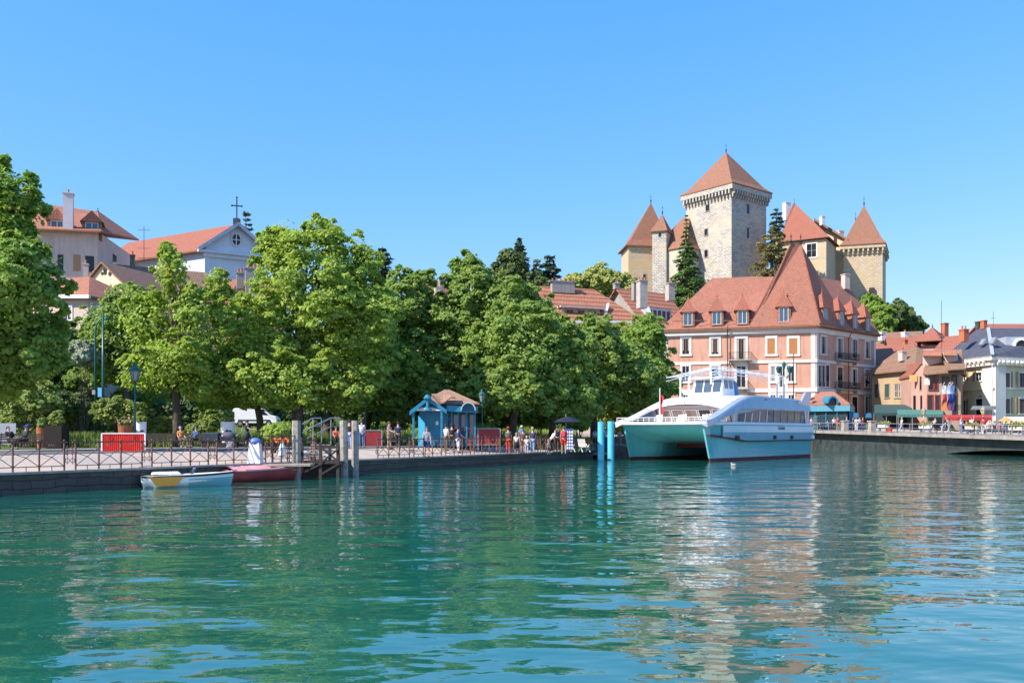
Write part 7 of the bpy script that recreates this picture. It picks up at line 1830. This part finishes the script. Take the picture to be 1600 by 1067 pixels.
# signs and flags on the brown house
for nm, px, py, w, hgt, d_, m_, lab in (('shop_sign', 1427, 591, 1.0, .95, 126.3, plain('sign_orange', (.75, .48, .20), .5, .05), 'square pale orange sign hanging between ochre and pink houses'), ('shop_sign', 1448.5, 596, .7, .95, 122, plain('sign_cream', (.75, .70, .58), .5, .05), 'square cream sign hanging on the brown house')):
    c = P(px, py, d_ - .6); r = thing(nm, lab, 'sign', tuple(c), 0, 'hanging shop signs'); MB().box((0, 0, 0), (w, .12, hgt)).build('panel', m_, r, False, True, ); MB().beam((0, 0, hgt / 2 + .05), (0, 1.2, hgt / 2 + .05), .05).build('bracket', DBLACK, r, False, True)
for px, cs, lab in ((1476, (('flag_white', (.7, .7, .72)), ('flag_crimson', (.5, .03, .05)), ('flag_orange', (.8, .22, .03))), 'hanging flag in white, crimson and orange on brown house'), (1484, (('flag_pale', (.6, .65, .75)), ('flag_navy', (.02, .05, .25)), ('flag_wine', (.25, .05, .15))), 'hanging flag in navy and wine red right of orange flag'), (1489, (('flag_bluemid', (.12, .22, .5)), ('flag_navy2', (.02, .04, .2)), ('flag_dark', (.04, .05, .15))), 'narrow dark blue flag, rightmost on the brown house')):
    d_ = 118; top_ = P(px, 601, d_); r = thing('flag', lab, 'flag', tuple(top_), 0, 'flags on the brown house'); MB().tube([(-.1, 1.6, -1.3), (0, 0, .3)], .04, 6).build('flagpole', METAL_W, r, False, True)
    for k, (n_, c) in enumerate(cs):
        rows = []
        for j in range(5):
            z = -.1 - (k + j / 4) * 1.1; rows.append([(-.30 + .08 * math.sin(z * 3), .1 * math.sin(z * 4), z), (-.1, .16 * math.sin(z * 2 + 1), z), (.1, -.12 * math.sin(z * 3), z), (.28 + .06 * math.sin(z * 2.5), .08, z)])
        loft([[Vector(q) for q in rw] for rw in rows]).build('flag_cloth', plain(n_, c, .8, .1), r, True, True)
# corner pavilion before the hotel
pv = thing('pavilion', 'small café pavilion with red roof, turquoise fascia and round dormer at hotel corner', 'pavilion', (X(1295, 122), 122, tz(122)))
a, b_, c, e = pt(1256, 121), pt(1325, 118), pt(1332, 126), pt(1262, 129); zp = Z(634, 120)
mb = MB(); mb.prism([(p.x, p.y) for p in (a, b_, c, e)], 2.2, zp - .8); mb.build('glazed_walls', plain('pavilion_dark', (.03, .05, .06), .25, .4), pv)
mb = MB(); 
for p, q_ in ((a, b_), (b_, c)):
    for i in range(5): v = p + (q_ - p) * (i / 4); mb.beam((v.x, v.y - .1, 2.3), (v.x, v.y - .1, zp - .7), .14)
mb.build('posts', TURQ, pv)
ring(pv, [a, b_, c, e], zp - .75, zp, .5, plain('fascia_turquoise', (.08, .28, .36), .5, .1), 'fascia')
ce = (a + b_ + c + e) / 4; roof_solid(pv, [a, b_, c, e], [ce + (a - ce) * .3, ce + (b_ - ce) * .3, ce + (c - ce) * .3, ce + (e - ce) * .3], zp + .22, Z(612, 123), TILE_A, over=.4, th=.2)
rows = []
for i in range(13):
    t = math.pi * i / 12; cx, cz = X(1304, 117.5), Z(630, 117.5); rr = .75
    rows.append([Vector((cx - rr * math.cos(t), 118.0, cz + rr * 1.35 * math.sin(t))), Vector((cx - rr * math.cos(t), 121, cz + rr * 1.35 * math.sin(t))), Vector((cx - rr * .75 * math.cos(t), 121, cz + rr * 1.05 * math.sin(t))), Vector((cx - rr * .75 * math.cos(t), 118.0, cz + rr * 1.05 * math.sin(t)))])
ad_ = loft(rows, True).build('arched_dormer', TURQ, pv)
MB().add([Vector((r_[2].x, 118.4, r_[2].z)) for r_ in rows], [tuple(range(13))]).build('pane', GLASS, ad_)
for px, lab in ((1319, 'small blue awning right of pavilion dormer'), (1337, 'middle small blue awning on hotel ground floor'), (1357, 'right small blue awning on hotel ground floor')):
    d_ = 128 + (px - 1319) * .2; q = [P(px - 5, 652, d_ - 1), P(px + 5, 652, d_ - 1), P(px + 4, 645, d_), P(px - 4, 645, d_)]; MB().hexa([v - Vector((0, 0, .1)) for v in q], q).top('small_awning', plain('awning_blue', (.02, .12, .26), .7), lab, 'awning', 'small blue awnings')
p = pt(1275, 118.5); MB().lathe((p.x, p.y, tz(118)), [(.35, 0), (.35, 1.7), (.4, 1.75), (.1, 1.95)], 10).top('advertising_column', plain('column_green', (.06, .14, .15), .5), 'dark green round column beside person in red trousers', 'column')
# duck
c = Vector((X(1146, 60), 60, 0)); r = thing('duck', 'small pale duck swimming in front of the catamaran bow', 'bird', tuple(c), 0, None, .7); 
MB().ell((0, 0, .04), (.26, .11, .09), 10, 8).build('body', plain('duck_grey', (.42, .38, .33), .8, .3), r, True, True); MB().ell((-.2, 0, .17), (.06, .05, .055), 8, 6).tube([(-.16, 0, .06), (-.19, 0, .15)], .035, 6).build('head', plain('duck_head', (.5, .48, .42), .8, .2), r, True, True); MB().beam((-.25, 0, .16), (-.32, 0, .15), .03, .015).build('beak', YELBOAT, r, False, True)

# ================================================================== bushes, hedges, grasses
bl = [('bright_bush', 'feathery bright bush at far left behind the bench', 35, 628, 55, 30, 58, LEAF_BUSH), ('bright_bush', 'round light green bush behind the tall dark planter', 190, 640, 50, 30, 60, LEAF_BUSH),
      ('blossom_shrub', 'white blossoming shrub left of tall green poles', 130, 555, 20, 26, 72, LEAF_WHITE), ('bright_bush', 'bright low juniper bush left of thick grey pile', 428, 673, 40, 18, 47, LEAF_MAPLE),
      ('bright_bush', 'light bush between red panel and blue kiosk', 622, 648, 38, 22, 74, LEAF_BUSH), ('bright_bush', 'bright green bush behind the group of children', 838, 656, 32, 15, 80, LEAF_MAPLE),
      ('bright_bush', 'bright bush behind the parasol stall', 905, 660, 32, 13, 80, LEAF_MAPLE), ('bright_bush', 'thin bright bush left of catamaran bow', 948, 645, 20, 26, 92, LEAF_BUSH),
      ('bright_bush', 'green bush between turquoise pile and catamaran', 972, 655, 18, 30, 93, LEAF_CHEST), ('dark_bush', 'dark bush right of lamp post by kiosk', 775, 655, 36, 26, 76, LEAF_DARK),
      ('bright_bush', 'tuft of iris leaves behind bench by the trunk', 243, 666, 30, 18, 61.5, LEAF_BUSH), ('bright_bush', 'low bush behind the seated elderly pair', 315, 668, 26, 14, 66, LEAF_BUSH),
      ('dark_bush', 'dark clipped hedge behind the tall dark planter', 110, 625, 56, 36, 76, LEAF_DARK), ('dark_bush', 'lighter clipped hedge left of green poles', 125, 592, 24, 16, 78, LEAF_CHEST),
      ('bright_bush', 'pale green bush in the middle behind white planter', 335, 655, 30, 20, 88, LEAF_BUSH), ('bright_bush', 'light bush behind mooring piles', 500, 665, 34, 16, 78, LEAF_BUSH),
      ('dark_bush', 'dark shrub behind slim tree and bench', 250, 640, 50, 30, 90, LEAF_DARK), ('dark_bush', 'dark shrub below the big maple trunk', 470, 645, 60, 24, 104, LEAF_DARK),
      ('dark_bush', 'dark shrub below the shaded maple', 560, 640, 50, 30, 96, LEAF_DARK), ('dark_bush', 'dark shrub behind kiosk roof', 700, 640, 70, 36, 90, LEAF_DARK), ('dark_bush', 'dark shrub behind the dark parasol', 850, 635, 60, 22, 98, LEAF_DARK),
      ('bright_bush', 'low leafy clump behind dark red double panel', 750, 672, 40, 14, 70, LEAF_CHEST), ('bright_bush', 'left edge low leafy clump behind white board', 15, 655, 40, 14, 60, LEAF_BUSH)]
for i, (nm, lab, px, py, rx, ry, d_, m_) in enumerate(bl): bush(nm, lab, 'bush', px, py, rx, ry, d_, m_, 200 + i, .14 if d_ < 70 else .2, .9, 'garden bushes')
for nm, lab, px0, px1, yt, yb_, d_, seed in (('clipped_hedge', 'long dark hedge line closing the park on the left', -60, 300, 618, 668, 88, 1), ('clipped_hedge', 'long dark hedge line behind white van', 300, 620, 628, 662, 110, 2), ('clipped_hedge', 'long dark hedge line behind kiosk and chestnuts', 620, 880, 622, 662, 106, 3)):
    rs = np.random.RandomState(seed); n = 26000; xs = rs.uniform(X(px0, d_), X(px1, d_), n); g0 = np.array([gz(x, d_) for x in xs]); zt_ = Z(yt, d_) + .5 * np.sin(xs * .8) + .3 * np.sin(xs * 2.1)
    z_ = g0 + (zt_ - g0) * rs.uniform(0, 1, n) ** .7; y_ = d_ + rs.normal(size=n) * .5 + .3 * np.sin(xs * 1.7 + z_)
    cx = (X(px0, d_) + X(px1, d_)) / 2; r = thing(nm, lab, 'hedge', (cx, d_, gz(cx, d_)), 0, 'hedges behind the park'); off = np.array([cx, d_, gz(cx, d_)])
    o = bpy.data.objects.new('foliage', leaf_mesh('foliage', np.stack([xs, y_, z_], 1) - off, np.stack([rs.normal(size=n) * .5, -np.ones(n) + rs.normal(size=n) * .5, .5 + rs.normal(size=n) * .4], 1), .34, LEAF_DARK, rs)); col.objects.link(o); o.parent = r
# grasses and flowers: stuff
def blades(name, label, areas, n, h, mat, seed, w=.05):
    rs = np.random.RandomState(seed); V = []; F = []
    for (px0, px1, d0, d1) in areas:
        for _ in range(n):
            d_ = rs.uniform(d0, d1); x = X(rs.uniform(px0, px1), d_); z = gz(x, d_) ; hh = h * rs.uniform(.5, 1.2); a = rs.uniform(0, 6.28); lx, ly = rs.normal() * .22 * hh, rs.normal() * .22 * hh
            b_ = len(V); V += [(x - w * math.cos(a), d_ - w * math.sin(a), z), (x + w * math.cos(a), d_ + w * math.sin(a), z), (x + lx, d_ + ly, z + hh)]; F.append((b_, b_ + 1, b_ + 2))
    me = bpy.data.meshes.new(name); me.from_pydata(V, [], F); me.materials.append(mat); o = bpy.data.objects.new(name, me); col.objects.link(o); tag(o, label, 'grass', None, 'stuff'); return o
blades('tall_grass', 'tall light green grass in the garden beds behind the promenade', [(0, 160, 58, 66), (150, 280, 60, 66), (300, 480, 63, 72), (480, 640, 66, 76), (760, 920, 71, 82)], 4200, .95, LEAF_BUSH, 5)
blades('meadow_grass', 'rough park grass behind garden beds', [(0, 900, 70, 104)], 16000, .45, LEAF_CHEST, 6, .08)
rs = np.random.RandomState(9); n = 1500; p_ = []
for k in range(n):
    d_ = rs.uniform(72, 77); x = X(rs.uniform(830, 925), d_); p_.append((x, d_, gz(x, d_) + .5 + rs.uniform(0, .25)))
me = leaf_mesh('flower_bed', np.array(p_), rs.normal(size=(n, 3)) + np.array([0, -.5, .8]), .16, FLO, rs); o = bpy.data.objects.new('flower_bed', me); col.objects.link(o); tag(o, 'orange and red flowers bedded behind the lounge chairs', 'flowers', None, 'stuff')

# lettering to mesh
for o in [o for o in bpy.data.objects if o.type == 'FONT']:
    dg = bpy.context.evaluated_depsgraph_get(); me = bpy.data.meshes.new_from_object(o.evaluated_get(dg)); n_ = bpy.data.objects.new('lettering', me); n_.matrix_local = o.matrix_local.copy(); col.objects.link(n_); n_.parent = o.parent
    bpy.data.objects.remove(o)
